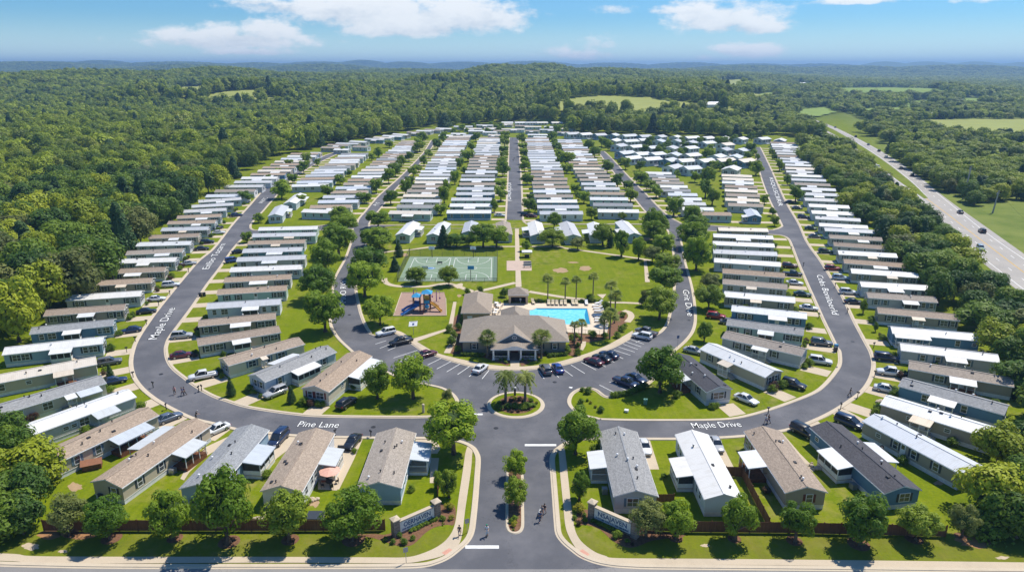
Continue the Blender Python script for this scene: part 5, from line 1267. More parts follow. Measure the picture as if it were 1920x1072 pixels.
def entrance_sign(pa, pb, label, t1, t2):
    a, b = G2(*pa), G2(*pb); d = b-a; Ld = d.length; rz = math.atan2(d.y,d.x); c = (a+b)/2
    t = thing('entrance_sign', label, 'entrance sign', (c.x,c.y,0), rz)
    for s in (-1,1):
        m = MB(); m.box(s*Ld/2-.45,s*Ld/2+.45,-.45,.45,0,2.5); pl = m.obj('pillar', stone.mat, t)
        m = MB(); m.box(s*Ld/2-.58,s*Ld/2+.58,-.58,.58,2.5,2.64); x = s*Ld/2
        q = [(x-.58,-.58,2.64),(x+.58,-.58,2.64),(x+.58,.58,2.64),(x-.58,.58,2.64)]
        for k in range(4): m.tri(q[k],q[(k+1)%4],(x,0,2.9))
        m.obj('cap', M['concrete'], pl)
    m = MB(); m.box(-Ld/2+.45,Ld/2-.45,-.22,.22,0,1.95); m.obj('sign_wall', stone.mat, t)
    m = MB(); m.box(-Ld/2+.45,Ld/2-.45,-.3,.3,1.95,2.1); m.obj('coping', M['concrete'], t)
    m = MB(); m.box(-Ld/2+.5,Ld/2-.5,-.29,-.223,.35,1.9); fc = m.obj('sign_panel', SIGNW, t)
    for body, sz, z, bo in ((t1,1.0,1.32,.02),(t2,.34,.66,.012)):
        me = text_mesh(body, sz, .012, bo); me.materials.append(SIGNB); o = link('lettering', me, fc); o.location = (0,-.30,z); o.rotation_euler = (math.pi/2,0,0)
        w = max(v.co.x for v in me.vertices)-min(v.co.x for v in me.vertices); o.scale = ((Ld-2.2)/w if sz > .5 else (Ld-1.6)/w,1,1)
entrance_sign((742.5,1003),(818.5,969), 'stone pillared sign wall reading OERHAVEN by the drive', 'OERHAVEN', 'AOR ROUEE TO MOIE TEID BOUEL')
entrance_sign((1110,970),(1190,1006), 'stone pillared sign wall reading NSAJAVEN by the drive', 'NSAJAVEN', 'A OOUEEE MOEE E TO TEEE AEIE MOEUE')
# ------------------------------------------------------------------ lettering and lines painted on the roads
mk = MB()
def stripe(px, w, z=.036, mb=None):
    P = clean(line(px, 2), .05); ribbon(mb or mk, P, -w/2, w/2, z)
def quadpx(pts, z=.036): mk.poly([G2(*q) for q in pts], z)
quadpx([(872.5,1028),(872.5,1022),(935.5,1022),(935.5,1028)]); quadpx([(984,836),(984,832.3),(1043,832.3),(1043,836)]); quadpx([(884,778),(884,775),(905,775),(905,778)])
for a, b in (((772,648),(759,653)),): pass
BAYS = [((724,638.5),(704,645)),((734,644.5),(712,653)),((745,649.5),(727,657)),((783,656.5),(738,671)),((795,658.5),(751,677)),((829.6,670.5),(802,684)),((847.5,676.5),(819,691.6)),((864,681.3),(837.5,697)),((881.5,686),(858,702)),((888,699),(879.5,706)),((917,694),(904,710)),
        ((1009.5,694.5),(1020.5,710)),((1034,691.5),(1047.5,707.5)),((1058,693.5),(1073.5,705)),((1070.5,684),(1096.5,700)),((1090,679),(1117.5,693.5)),((1125,683),(1135.5,687.5)),((1143,675),(1152,679)),((1157.5,667),(1168.5,672.5)),
        ((1151,656),(1182,666)),((1160,650.5),(1190,660)),((1168,645),(1196,655)),((1174,640.5),(1202,650)),((1184,637),(1207,645)),
        ((1124,721.5),(1153.5,736.5)),((1143,716),(1173,731)),((1166,709.5),(1196,724)),((1178,703),(1208,718))]
for a, b in BAYS: stripe([a,b],.13)
for a, b in (((1114,731.5),(1137,745)),((1192,642),(1227,627))): stripe([a,b],.12)
quadpx([(1066,726.5),(1068,725),(1074,725.5),(1072,728)])
rm = struct(mk.obj('road_markings', M['white_paint']))
def road_text(body, p0, p1, hpx, label_up=None, squash=1.0, z=.040):
    """letters lying on the road: baseline from p0 to p1 (picture points), cap height reaching hpx picture units above"""
    a, b = G2(*p0), G2(*p1); d = b-a; Ld = d.length; rz = math.atan2(d.y,d.x)
    h = (G2(*hpx)-a).length if hasattr(hpx,'__len__') else hpx
    for nm, off, zz, mat in (('road_lettering_outline',.10,z,M['black_paint']),('road_lettering',.0,z+.004,M['white_paint'])):
        me = text_mesh(body, 1.0, 0.0, 0.0); co = np.array([v.co[:] for v in me.vertices]); w = co[:,0].ptp() if hasattr(co[:,0],'ptp') else np.ptp(co[:,0]); hh = np.ptp(co[:,1])
        if off:
            cu_off = .05; bpy.data.meshes.remove(me); me = text_mesh(body, 1.0, 0.0, cu_off)
        me.materials.append(mat); o = link(nm, me); o.scale = (Ld/w, h*.68/.72, 1)
        c = (a+b)/2 + Vector((-d.y,d.x)).normalized()*h*.5; o.location = (c.x,c.y,zz); o.rotation_euler = (0,0,rz); struct(o)
def along(body, p0, p1, h): road_text(body, p0, p1, h)
road_text('Pine Lane', (554,803), (631,805), (554,788))
road_text('Maple Drive', (1302,806), (1394,803), (1302,791))
road_text('Maple Drive', (300,635), (334,577), 3.0)
road_text('Enlbo Tocarn', (396,504), (427,457), 3.2)
road_text('MI0O RVn', (653,567), (653,526), 2.6)
road_text('Grit Dive', (1276,543), (1285,592), 2.6)
road_text('Cobs Boniloerld', (1527,515), (1556,589), 2.6)
road_text('RSQU;SCIIRR', (1440,333), (1457,386), 3.0)
road_text('(OAUKJOOI', (961,377), (961,343), 3.2)
road_text('WXTC', (495,381), (505,371), 3.0)
road_text('AT', (707,386), (717,379.5), 3.0)

# storm drains and covers set in the asphalt
for i,(x,y,l) in enumerate(((1599,640,'round iron manhole cover on the highway side bend'),(1571,688.5,'round iron drain cover at the inner kerb of the bend'),(302,701,'round iron manhole cover on the woodland side bend'),(930,802,'round iron cover on the junction below the roundabout'),(1040,716,'round iron cover in the car park'),(700,800,'round iron cover on the lower loop road'),(655,590,'round iron cover on the curved park road'),(1292,600,'round iron cover on the pool side of the curved road'))):
    g = G(x,y,.046); m = MB(); m.tube([(0,0,-.02),(0,0,.004)],[.42,.42],16); o = m.obj('manhole_cover', M['dkmetal']); o.location = g; tag(o, l, 'manhole cover')
# ------------------------------------------------------------------ vehicles
def loft(mb, secs, m=0, cap=True):
    """secs: list of (x, [(y,z)...]) rings with equal counts"""
    i0 = len(mb.v); n = len(secs[0][1])
    for x, ring in secs: mb.v += [(x, y, z) for y, z in ring]
    for k in range(len(secs)-1):
        for j in range(n):
            a = i0+k*n+j; b = i0+k*n+(j+1) % n; mb.f.append((a, a+n, b+n, b)); mb.m.append(m)
    if cap:
        mb.f.append(tuple(i0+j for j in range(n))); mb.m.append(m); mb.f.append(tuple(i0+(len(secs)-1)*n+j for j in range(n))[::-1]); mb.m.append(m)
def ring_body(w, zb, zs, zt):
    return [(-w*.90,zb),(-w,zb+.18),(-w,zs-.12),(-w*.95,zs),(-w*.80,zt),(0,zt+.03),(w*.80,zt),(w*.95,zs),(w,zs-.12),(w,zb+.18),(w*.90,zb)]
def ring_cab(wb, wt, z0, z1): return [(-wb,z0),(-wt,z1),(0,z1+.02),(wt,z1),(wb,z0)]
WH = MB(); WH.tube([(0,-.11,0),(0,.11,0)],[.33,.33],16); TYRE = WH.mesh('tyre', M['rubber'], False)
WR = MB(); WR.tube([(0,-.118,0),(0,.118,0)],[.205,.205],12); RIM = WR.mesh('rim', M['rim'])
CARDEF = {
 'sedan':  dict(body=[(-2.35,.70,.40,.72,.78),(-2.25,.84,.28,.80,.90),(-1.5,.90,.20,.86,.96),(0,.91,.20,.86,.93),(.9,.91,.20,.84,.90),(1.7,.87,.22,.76,.82),(2.2,.78,.28,.66,.70),(2.36,.62,.36,.56,.60)],
                cab=[(-1.75,.74,.60,.90,.94),(-1.05,.78,.62,.90,1.40),(.15,.79,.62,.90,1.42),(.95,.76,.60,.88,.92)], roof=(-1.0,.12,.60,1.415), wb=1.38),
 'suv':    dict(body=[(-2.35,.78,.42,.92,1.0),(-2.25,.90,.34,.98,1.06),(-1.3,.94,.26,1.0,1.06),(0,.95,.26,1.0,1.05),(1.0,.95,.26,.98,1.04),(1.75,.92,.28,.92,.98),(2.2,.84,.34,.80,.85),(2.36,.68,.42,.68,.72)],
                cab=[(-2.2,.80,.68,1.02,1.25),(-1.95,.82,.68,1.02,1.66),(.1,.83,.68,1.02,1.70),(.95,.80,.64,1.0,1.06)], roof=(-1.95,.1,.66,1.69), wb=1.42),
 'pickup': dict(body=[(-2.75,.86,.48,.98,1.02),(-2.7,.92,.42,1.0,1.04),(-.9,.95,.32,1.0,1.04),(.2,.95,.32,1.0,1.06),(1.2,.95,.32,1.0,1.06),(2.1,.92,.36,.96,1.02),(2.6,.84,.44,.84,.9),(2.75,.7,.5,.72,.76)],
                cab=[(-.85,.82,.68,1.03,1.40),(-.70,.83,.68,1.03,1.74),(.65,.83,.68,1.03,1.76),(1.45,.80,.64,1.02,1.08)], roof=(-.68,.62,.66,1.75), wb=1.75, bed=(-2.6,-.95)),
 'van':    dict(body=[(-2.45,.84,.40,1.0,1.1),(-2.38,.94,.32,1.05,1.12),(-1.3,.97,.24,1.05,1.10),(0,.97,.24,1.03,1.08),(1.1,.96,.24,1.0,1.06),(1.9,.92,.28,.90,.96),(2.35,.80,.36,.76,.8),(2.45,.66,.42,.66,.7)],
                cab=[(-2.35,.84,.74,1.08,1.5),(-2.2,.86,.74,1.08,1.76),(.3,.86,.72,1.08,1.78),(1.45,.82,.66,1.04,1.1)], roof=(-2.2,.3,.72,1.77), wb=1.5),
}
CM = {}
for k, d in CARDEF.items():
    b = MB(); loft(b, [(x, ring_body(w,zb,zs,zt)) for x,w,zb,zs,zt in d['body']])
    c = MB(); loft(c, [(x, ring_cab(wb,wt,z0,z1)) for x,wb,wt,z0,z1 in d['cab']])
    r = MB(); x0,x1,w,z = d['roof']; loft(r, [(x0-.12,[(-w*.9,z-.05),(-w*.8,z-.01),(w*.8,z-.01),(w*.9,z-.05)]),(x0,[(-w-.02,z-.05),(-w*.85,z+.045),(w*.85,z+.045),(w+.02,z-.05)]),(x1,[(-w-.02,z-.05),(-w*.85,z+.05),(w*.85,z+.05),(w+.02,z-.05)]),(x1+.14,[(-w*.9,z-.07),(-w*.8,z-.02),(w*.8,z-.02),(w*.9,z-.07)])])
    # pillars
    for xa, za, xb, zb in ((d['cab'][2][0], d['cab'][2][4], d['cab'][3][0], d['cab'][3][4]), (d['cab'][1][0], d['cab'][1][4], d['cab'][0][0], d['cab'][0][4])):
        for s in (-1,1): r.bar((xa,s*d['cab'][2][2],za),(xb,s*d['cab'][3][1]*.97,zb),.06)
    for s in (-1,1): r.bar((-.45,s*d['cab'][2][1]*.985,1.0),(-.5,s*d['cab'][2][2],d['roof'][3]),.07)
    if k == 'pickup':
        bed = MB(); bed.box(-2.62,-.98,-.76,.76,1.0,1.055); CM['bed'] = bed.mesh('cargo_bed', M['dkmetal'])
    hl = MB(); hl.box(0,.12,-.2,.2,-.07,.07); tl = MB(); tl.box(-.12,0,-.15,.15,-.09,.09)
    CM[k] = dict(body=b.mesh('body', M['white'], True), glass=c.mesh('window', M['carglass']), roof=r.mesh('roof', M['white'], True), hl=hl.mesh('headlight', M['lampw']), tl=tl.mesh('taillight', M['lampr']))
def car_proto(k):
    d = CARDEF[k]; q = CM[k]; t = thing('parked_car', 'x', 'car')
    link('body', q['body'], t, mat=M['white']); link('window', q['glass'], t); link('roof', q['roof'], t, mat=M['white'])
    if k == 'pickup': link('cargo_bed', CM['bed'], t)
    for sx in (-1,1):
        for sy in (-1,1):
            w = link('wheel', TYRE, t, (sx*d['wb'], sy*(d['body'][3][1]-.10), .33)); link('rim', RIM, w)
    f = d['body'][-2]; e = d['body'][1]
    for sy in (-1,1):
        link('headlight', q['hl'], t, (f[0]-.03, sy*f[1]*.72, f[3]-.08)); link('taillight', q['tl'], t, (e[0]-.0, sy*e[1]*.82, e[3]-.1))
    return t
CPRO = {k: car_proto(k) for k in CARDEF}
PAINT = {k: make_paint(k+'_car_paint', c) for k, c in {'white':(.72,.73,.74),'silver':(.42,.43,.45),'grey':(.13,.14,.155),'black':(.014,.015,.018),'navy':(.014,.03,.085),'blue':(.02,.07,.30),'maroon':(.11,.012,.02),'red':(.30,.015,.025),'slate':(.10,.13,.19),'green':(.02,.07,.05),'pale':(.38,.50,.62)}.items()}
CARN = {'sedan':'sedan','suv':'estate car','pickup':'pickup truck','van':'minivan'}
def car(k, colr, rear, front, label, group, z=.045, L=None, name='parked_car', cat_='car'):
    a, b = G2(*rear), G2(*front); d = b-a; c = (a+b)/2; rz = math.atan2(d.y,d.x)
    o = copy_tree(CPRO[k], (c.x,c.y,z), rz, label, group, None, {'body':PAINT[colr],'roof':PAINT[colr]}); o.name = name; o['category'] = cat_; return o
gd = 'cars parked on the home driveways'
DC = [('suv','grey',(188.5,686),(224,680),'by the light blue home at the woodland bend'),('sedan','navy',(198,722),(231,715),'beside the grey shingled cream home'),('sedan','slate',(299,795),(335,781.5),'on the drive below the bend lawn'),('sedan','maroon',(324,672),(358,667),'inside the woodland bend'),
 ('pickup','white',(401,705.5),(361,713),'by the brown shingled cream home'),('sedan','white',(421,803.5),(391,816.5),'beside the light blue home with white sunroom'),('van','navy',(532,818),(513,838),'between grey and brown shingled fence row homes'),('sedan','black',(668,825),(654,842.5),'between brown and taupe shingled fence row homes'),
 ('suv','silver',(530,735.5),(503,746.5),'by the home with green window shutters'),('suv','black',(642,766),(658,755),'by the maroon shuttered home'),('sedan','navy',(262,620.5),(230,625),'beside the blue home with white porch, woodland edge'),('sedan','black',(260,589),(290,585.5),'by the third woodland edge home'),
 ('sedan','white',(280,565),(307,562.5),'by the fourth woodland edge home'),('suv','white',(309,538.5),(333,536.5),'by the fifth woodland edge home'),('sedan','silver',(344,498),(364,495.7),'by the seventh woodland edge home'),('sedan','black',(367.5,470),(390,468),'by the ninth woodland edge home'),
 ('suv','black',(378,457.3),(400,455.8),'by the tenth woodland edge home'),('sedan','white',(400.5,439.5),(420,438),'by the eleventh woodland edge home'),('suv','black',(401,431.5),(415,428.5),'behind the white car on the edge row'),('suv','navy',(434,407),(454,405),'by the fourteenth woodland edge home'),
 ('suv','silver',(327,634.5),(357.5,632),'by the taupe home inside the woodland street'),('van','blue',(431,492.5),(444,490.5),'facing the sixth edge row home'),('sedan','black',(441,475.5),(455,474),'beside the teal walled home'),
 ('suv','maroon',(1469,501.5),(1492,502.5),'by the white roofed home inside highway street'),('pickup','black',(1472.5,516),(1499,518),'by the brown shingled home inside highway street'),('sedan','white',(1477.5,532.5),(1501.5,534.5),'by the small cream awning home'),('sedan','green',(1491,553.5),(1517,556),'behind the white car inside highway street'),
 ('sedan','white',(1502,579.5),(1529.5,582),'by the blue home inside highway street'),('suv','grey',(1523,645),(1557,648.5),'beside the long grey shingled home'),('suv','white',(1521.5,679),(1553.5,683.5),'by the railed walkway home'),('suv','black',(1469,720.5),(1506.5,731),'by the white roofed beige home'),
 ('sedan','white',(1383,746.5),(1415,759.5),'beside the dark roofed grey home'),('sedan','silver',(1289.5,659),(1313,664.5),'behind the white roofed beige home'),('suv','red',(1328.5,595.5),(1356.5,598),'on the lawn drive by Grit street'.replace('Grit','the curved')),('sedan','grey',(1359,606.5),(1376,608),'half hidden by the grey shingled home'),
 ('sedan','grey',(1519,445.3),(1536,446),'by the ninth highway row home'),('suv','green',(1540,474),(1554,474.6),'under dark trees by the seventh highway row home'),('suv','red',(1549.5,506),(1572.5,507),'by the fifth highway row home'),('suv','pale',(1562,523.5),(1589,525),'by the fourth highway row home'),
 ('suv','white',(1577,550.5),(1603.5,552),'by the third highway row home'),('sedan','black',(1586,568.5),(1614,570),'by the second highway row home'),('van','navy',(1643,673.5),(1679.5,677.5),'by the pale grey roofed home'),('pickup','white',(1692,705.5),(1649,700.5),'by the taupe shingled home'),
 ('sedan','white',(1644,730),(1681,737.5),'by the deep blue home'),('van','navy',(1573,790.5),(1611,805),'by the silver metal roofed home'),('van','black',(1496,809.5),(1518.5,821.5),'by the dark slate roofed blue home'),('sedan','white',(1204.5,833),(1212,853),'between grey and white roofed fence row homes'),
 ('sedan','silver',(1336,826),(1348.5,850),'beside the bright white roofed home'),('sedan','black',(1476,381),(1488,381.3),'on the upper highway row drive'),('sedan','grey',(1488,392),(1501,392.4),'third from the upper cross street, highway row'),('suv','navy',(1497,409.2),(1515,409.8),'second from the cross street, highway row'),
 ('sedan','green',(1513.5,430.2),(1526.5,431),'by the cross street end, highway row'),('sedan','white',(927,405.7),(947,406),'at the foot of the central street'),('suv','black',(982,405.3),(991,405.5),'across the central street from the white car'),('sedan','maroon',(992,407.5),(1002,407.7),'beside the black car across the central street')]
for k, c, a, b, l in DC: car(k, c, a, b, f'{dict(pale="pale blue").get(c,c)} {CARN[k]} {l}', gd)
gp_ = 'cars in the clubhouse car park'
for k, c, a, b, l in (('suv','white',(738,624.5),(709,631),'in the corner bay by the lawn'),('pickup','black',(768,641.5),(735,649),'in the second occupied bay from the lawn'),('sedan','maroon',(789,671.5),(813,664),'behind the leafy car park tree'),('sedan','white',(891,702.5),(911,687.5),'alone on the woodland side of the front walk'),
   ('suv','grey',(1028,705),(1018,689.5),'next to the blue car by the front walk'),('sedan','blue',(1050,701.5),(1041,687.5),'with grey car beside it near the front walk'),('sedan','maroon',(1126,686.5),(1100,677),'at the near end of three parked together'.replace('near','palm')),('sedan','black',(1140,680),(1117,671),'in the middle of three parked together'),
   ('sedan','navy',(1154,673.5),(1129,665),'third of three parked together'),('suv','white',(1218,637.5),(1189,631.5),'beside the truck with a roof rack'),('pickup','grey',(1226,630.5),(1197,622.5),'loaded with white gear behind the white car'),('pickup','navy',(1160,717),(1187.5,727),'by the hedge across the car park'),('sedan','navy',(1178,708.5),(1206,719.5),'in the shade of the big car park tree')):
    car(k, c, a, b, f'{c} {CARN[k]} {l}', gp_)
# ------------------------------------------------------------------ highway
HL = {'r': [(1490,213),(1525,224),(1560,236.5),(1606.6,259),(1658,287),(1709,320),(1770,369),(1855,430),(1920,476),(2080,588)], 'l': [(1486,219),(1521,233),(1560,254),(1606.6,286.5),(1681,350),(1760.5,420),(1788,442),(1843,493),(1920,554),(2060,668)],
      'mr': [(1500,219.5),(1525,227.5),(1560,242),(1602,266),(1653,299),(1704.6,338.5),(1740,371.5)], 'ml': [(1500,221.5),(1530,235),(1569,255),(1606.6,278.5),(1665,324.5),(1704.6,353),(1733,372.5)]}
HP = {k: line(v, 4) for k, v in HL.items()}
def hw_z(P): return P
mb = MB(); mb.poly(clean(HP['r']+HP['l'][::-1]), .05); struct(mb.obj('highway', M['highway']))
mb = MB(); mb.poly(clean(HP['mr']+HP['ml'][::-1]), .09); struct(mb.obj('highway_median', M['lawn']))
mkw = MB()
def hline(px, w, dash=None, z=.062, mb=mkw):
    P = clean(line(px, 6), .3)
    if not dash: ribbon(mb, P, -w/2, w/2, z); return
    acc = 0
    for i in range(len(P)-1):
        a, b = P[i], P[i+1]; Ld = (b-a).length; k = 0
        while k < Ld:
            if (acc+k) % dash[0] < dash[1]:
                e = min(Ld, k+dash[1]-((acc+k) % dash[0])); ribbon(mb, [a.lerp(b,k/Ld), a.lerp(b,e/Ld)], -w/2, w/2, z); k = e+.01
            else: k += dash[0]-((acc+k) % dash[0])
        acc += Ld
hline([(1569,259.5),(1606.6,284.3),(1681,346.5),(1792.5,437),(1843,483),(1920,543),(2050,645)],.22); hline([(1560,238.5),(1606.6,260.5),(1658,289),(1709,323.5),(1770,373),(1846,434),(1920,486),(2050,577)],.22)
hline([(1604,265.5),(1653,297),(1704.6,336.5),(1738,369.5)],.2); hline([(1610,280),(1665,326),(1704.6,355),(1731,373.5)],.2)
hline([(1590,265.5),(1640,308),(1706,357),(1760,397),(1813,441),(1849,470),(1917,523),(2050,628)],.2,(12,3.5)); hline([(1585,251),(1655,292),(1706,329.5),(1762,377),(1820,422),(1870,460),(1911,491),(2050,592)],.2,(12,3.5))
struct(mkw.obj('highway_lines', M['white_paint'])); mky = MB(); hline([(1737,372.5),(1775,400.5),(1813,430),(1920,511),(2050,609)],.35,None,.063,mky); struct(mky.obj('highway_centre_line', M['yellow_paint']))
gh = 'vehicles on the highway'
for i, (k, c, x, y, up) in enumerate((('sedan','black',1566,239.8,1),('van','black',1604,257.5,1),('sedan','grey',1628,272.5,1),('suv','black',1647.7,284.5,1),('van','white',1661,296.5,1),('suv','grey',1689,317.5,1),('suv','black',1710,330.5,1),('sedan','black',1800,400,1),('suv','black',1841,436,1),('van','white',1646,315.5,-1),('sedan','black',1630,306,-1),('suv','pale',1838,468.5,-1))):
    p = G2(x,y); j = min(range(len(HP['r'])-1), key=lambda q: (HP['r'][q]-p).length); d = (HP['r'][j]-HP['r'][j+1]).normalized()*up
    o = copy_tree(CPRO[k], (p.x,p.y,.06), math.atan2(d.y,d.x), f'{dict(pale="pale blue").get(c,c)} {CARN[k]} on the highway, {"going away" if up > 0 else "coming closer"}, {ORD[i+1 if up > 0 else i-8]} from its far end', gh, None, {'body':PAINT[c],'roof':PAINT[c]}); o.name = 'highway_car'
for q in CPRO.values(): remove_tree(q)
# utility poles with wires
tops = []
for i, (bx, by, ty) in enumerate(((1806,374,311),(1861,399.5,357),(1695,375,364))):
    p = G(bx,by); d = ray(bx+10 if i < 2 else bx,ty); h = CAM_H+d.z*p.y/d.y; t = thing('utility_pole', ('tall leaning utility pole beyond the highway','shorter utility pole in the scrub beyond the highway','thin grey pole on the near highway verge')[i], 'utility pole', p)
    lean = (.8 if i < 2 else .1); m = MB(); m.tube([(0,0,0),(lean,0,h)],[.36,.24] if i < 2 else [.14,.1],8); m.obj('pole', plain(f'pole_wood_{i}',(.42,.38,.33)), t)
    if i < 2:
        m = MB(); m.bar((lean-1.2,0,h-.6),(lean+1.2,0,h-.6),.12); m.obj('crossarm', M['wood'], t)
        m = MB(); m.tube([(lean-.35,.25,h-2.0),(lean-.35,.25,h-1.0)],[.22,.22],8); m.obj('transformer', M['metal'], t); tops.append(Vector((p.x+lean,p.y,h-.5)))
def wire(a, b, label, sag=1.5):
    m = MB(); pts = [a.lerp(b,f)-Vector((0,0,4*sag*f*(1-f))) for f in np.linspace(0,1,14)]; m.tube(pts,[.03]*14,4); o = m.obj('power_line', M['dkmetal']); tag(o, label, 'power line', 'power lines beyond the highway')
wire(tops[0], tops[1], 'thin wire between the two utility poles'); wire(tops[1], tops[1]+(tops[1]-tops[0])*1.6, 'thin wire running on from the shorter pole'); wire(tops[0], tops[0]+(tops[0]-tops[1])*1.3+Vector((-20,60,0)), 'thin wire running up the highway from the tall pole')
# ------------------------------------------------------------------ foliage meshes
def crown_mesh(name, seed, shape, nl, per, leaf, mat, core=True, lobe=(.26,.42), squash=1.0, spread=.66):
    """unit crown: radius 1 in x, y and z about the origin; many leaf faces on lobes"""
    g = np.random.default_rng(seed); C = []; RAD = []
    for i in range(nl):
        if shape == 'cone':
            h = g.random()**1.15; z = -1+2*h; r = (1-h)*.78+.04; a = g.random()*6.283; C.append((r*.75*math.cos(a), r*.75*math.sin(a), z)); RAD.append(.16+.24*(1-h))
        else:
            while True:
                v = g.normal(size=3); v /= np.linalg.norm(v)
                if v[2] > -.75 or g.random() < .25: break
            k = spread+g.uniform(-.20,.17)
            if g.random() < .16: k *= .5
            p = v*k
            if shape == 'oval': p[0] *= (1-.25*max(p[2],0)); p[1] *= (1-.25*max(p[2],0))
            if shape == 'round': p[2] = p[2]*.9+ (.04 if p[2] > 0 else 0); w = 1-.18*max(0,-p[2]-.2); p[0]*=w; p[1]*=w
            C.append(tuple(p)); RAD.append(g.uniform(*lobe))
    C = np.array(C); RAD = np.array(RAD)
    n = nl*per; idx = np.repeat(np.arange(nl), per)
    d = g.normal(size=(n,3)); d[:,2] += .25; d /= np.linalg.norm(d,axis=1)[:,None]
    rr = RAD[idx]*(.78+.30*g.random(n)); P = C[idx]+d*rr[:,None]*np.array([1,1,.88*squash])
    nrm = d*.75+g.normal(size=(n,3))*.17+np.array([0,0,.18]); nrm /= np.linalg.norm(nrm,axis=1)[:,None]
    t = np.cross(nrm, g.normal(size=(n,3))); t /= np.linalg.norm(t,axis=1)[:,None]; b = np.cross(nrm,t)
    s = leaf*(.6+.8*g.random(n))[:,None]; e = 1.35
    V = np.stack([P-t*s*e-b*s*.2, P-b*s*.8+nrm*s*.12, P+t*s*e+b*s*.2, P+b*s*.8+nrm*s*.12], 1).reshape(-1,3)
    F = np.arange(n*4).reshape(-1,4); tone = np.repeat(np.clip(.5+.22*g.normal(size=nl),0,1)[idx]*.7+.3*g.random(n), 4)
    cm = MB(); 
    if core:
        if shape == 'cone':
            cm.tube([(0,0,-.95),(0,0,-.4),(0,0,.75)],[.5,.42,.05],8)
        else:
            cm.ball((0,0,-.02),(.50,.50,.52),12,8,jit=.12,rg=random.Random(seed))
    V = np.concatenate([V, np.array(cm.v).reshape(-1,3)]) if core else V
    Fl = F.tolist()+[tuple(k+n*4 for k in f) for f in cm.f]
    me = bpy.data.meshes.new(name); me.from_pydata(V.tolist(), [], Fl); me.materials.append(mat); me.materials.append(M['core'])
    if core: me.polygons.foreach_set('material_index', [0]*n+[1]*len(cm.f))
    at = me.attributes.new('tone','FLOAT','POINT'); at.data.foreach_set('value', np.concatenate([tone, np.full(len(V)-n*4,.3)]))
    me.update(); return me
CR = {}
for i in range(5): CR[f'maple{i}'] = crown_mesh('crown', 10+i, 'round', 50, 165, .038, M['leaf'], lobe=(.15,.36), spread=.68)
for i in range(3): CR[f'oval{i}'] = crown_mesh('crown', 30+i, 'oval', 46, 150, .042, M['leaf'], lobe=(.20,.34))
for i in range(2): CR[f'olive{i}'] = crown_mesh('crown', 40+i, 'round', 36, 170, .036, M['leaf_o'], lobe=(.22,.36))
for i in range(3): CR[f'cone{i}'] = crown_mesh('crown', 50+i, 'cone', 70, 80, .045, M['needle'])
for i in range(3): CR[f'far{i}'] = crown_mesh('crown', 60+i, 'round', 30, 60, .075, M['leaf'], lobe=(.24,.36), spread=.68)
for i in range(5): CR[f'wood{i}'] = crown_mesh('crown', 70+i, 'round', 30, 150, .052, M['leaf_f'], lobe=(.32,.48), spread=.55)
for i in range(2): CR[f'pine{i}'] = crown_mesh('crown', 80+i, 'cone', 60, 50, .06, M['needle'])
for i in range(4): CR[f'lod{i}'] = crown_mesh('crown', 90+i, 'round', 20, 46, .095, M['leaf_f'], lobe=(.34,.50), spread=.53)
CR['lodp'] = crown_mesh('crown', 95, 'cone', 36, 16, .11, M['needle'])
for i in range(3): CR[f'bush{i}'] = crown_mesh('foliage', 110+i, 'round', 24, 70, .060, M['shrub'], lobe=(.3,.42), spread=.62)
CR['ybush'] = crown_mesh('foliage', 115, 'round', 24, 70, .060, M['leaf_y'], lobe=(.3,.42), spread=.62)
CR['rbush'] = crown_mesh('foliage', 116, 'round', 20, 70, .060, M['shrub_r'], lobe=(.3,.42), spread=.62)
def trunk_mesh(seed, limbs=5):
    g = random.Random(seed); m = MB(); m.tube([(0,0,0),(.01,0,.25),(g.uniform(-.04,.04),g.uniform(-.04,.04),.6),(0,0,.85)],[.075,.055,.04,.02],8)
    for k in range(limbs):
        a = 6.283*k/limbs+g.uniform(-.4,.4); z = g.uniform(.28,.5); r = g.uniform(.25,.42)
        m.tube([(0,0,z),(r*.5*math.cos(a),r*.5*math.sin(a),z+.14),(r*math.cos(a),r*math.sin(a),z+.3)],[.035,.024,.01],6)
    return m.mesh('trunk', M['bark'], True)
TR = [trunk_mesh(i) for i in range(4)]
def measure(bx, by, ty, w):
    p = G(bx, by); d = ray(bx, ty); h = CAM_H+d.z*p.y/d.y; dep = p.y*CP+CAM_H*SP*1.0
    return p, h, w/FPX*dep/2
def tree(bx, by, ty, w, kind, label, group=None, name='tree', base=.07):
    p, h, r = measure(bx, by, ty, w)
    h = max(h, 1.2*r)
    t = thing(name, label, 'tree', p, rnd.uniform(0,6.28), group)
    hb = h*base if kind not in ('cone',) else h*.06
    if h-hb < 1.5*r: hb = max(.05*h, h-2.2*r)
    key = rnd.choice([k for k in CR if k.rstrip('0123456789') == kind])
    c = link('crown', CR[key], t, (0,0,(h+hb)/2)); kf = 1.0 if name == 'roadside_tree' else 1.1; c.scale = (r*kf, r*kf, (h-hb)/2)
    k = link('trunk', rnd.choice(TR), t); hk = h*.72; k.scale = (h*.62,h*.62,hk) if kind != 'cone' else (h*.3,h*.3,h*.5)
    return t
RINGS = []
gb = 'roadside trees in front of the board fence'
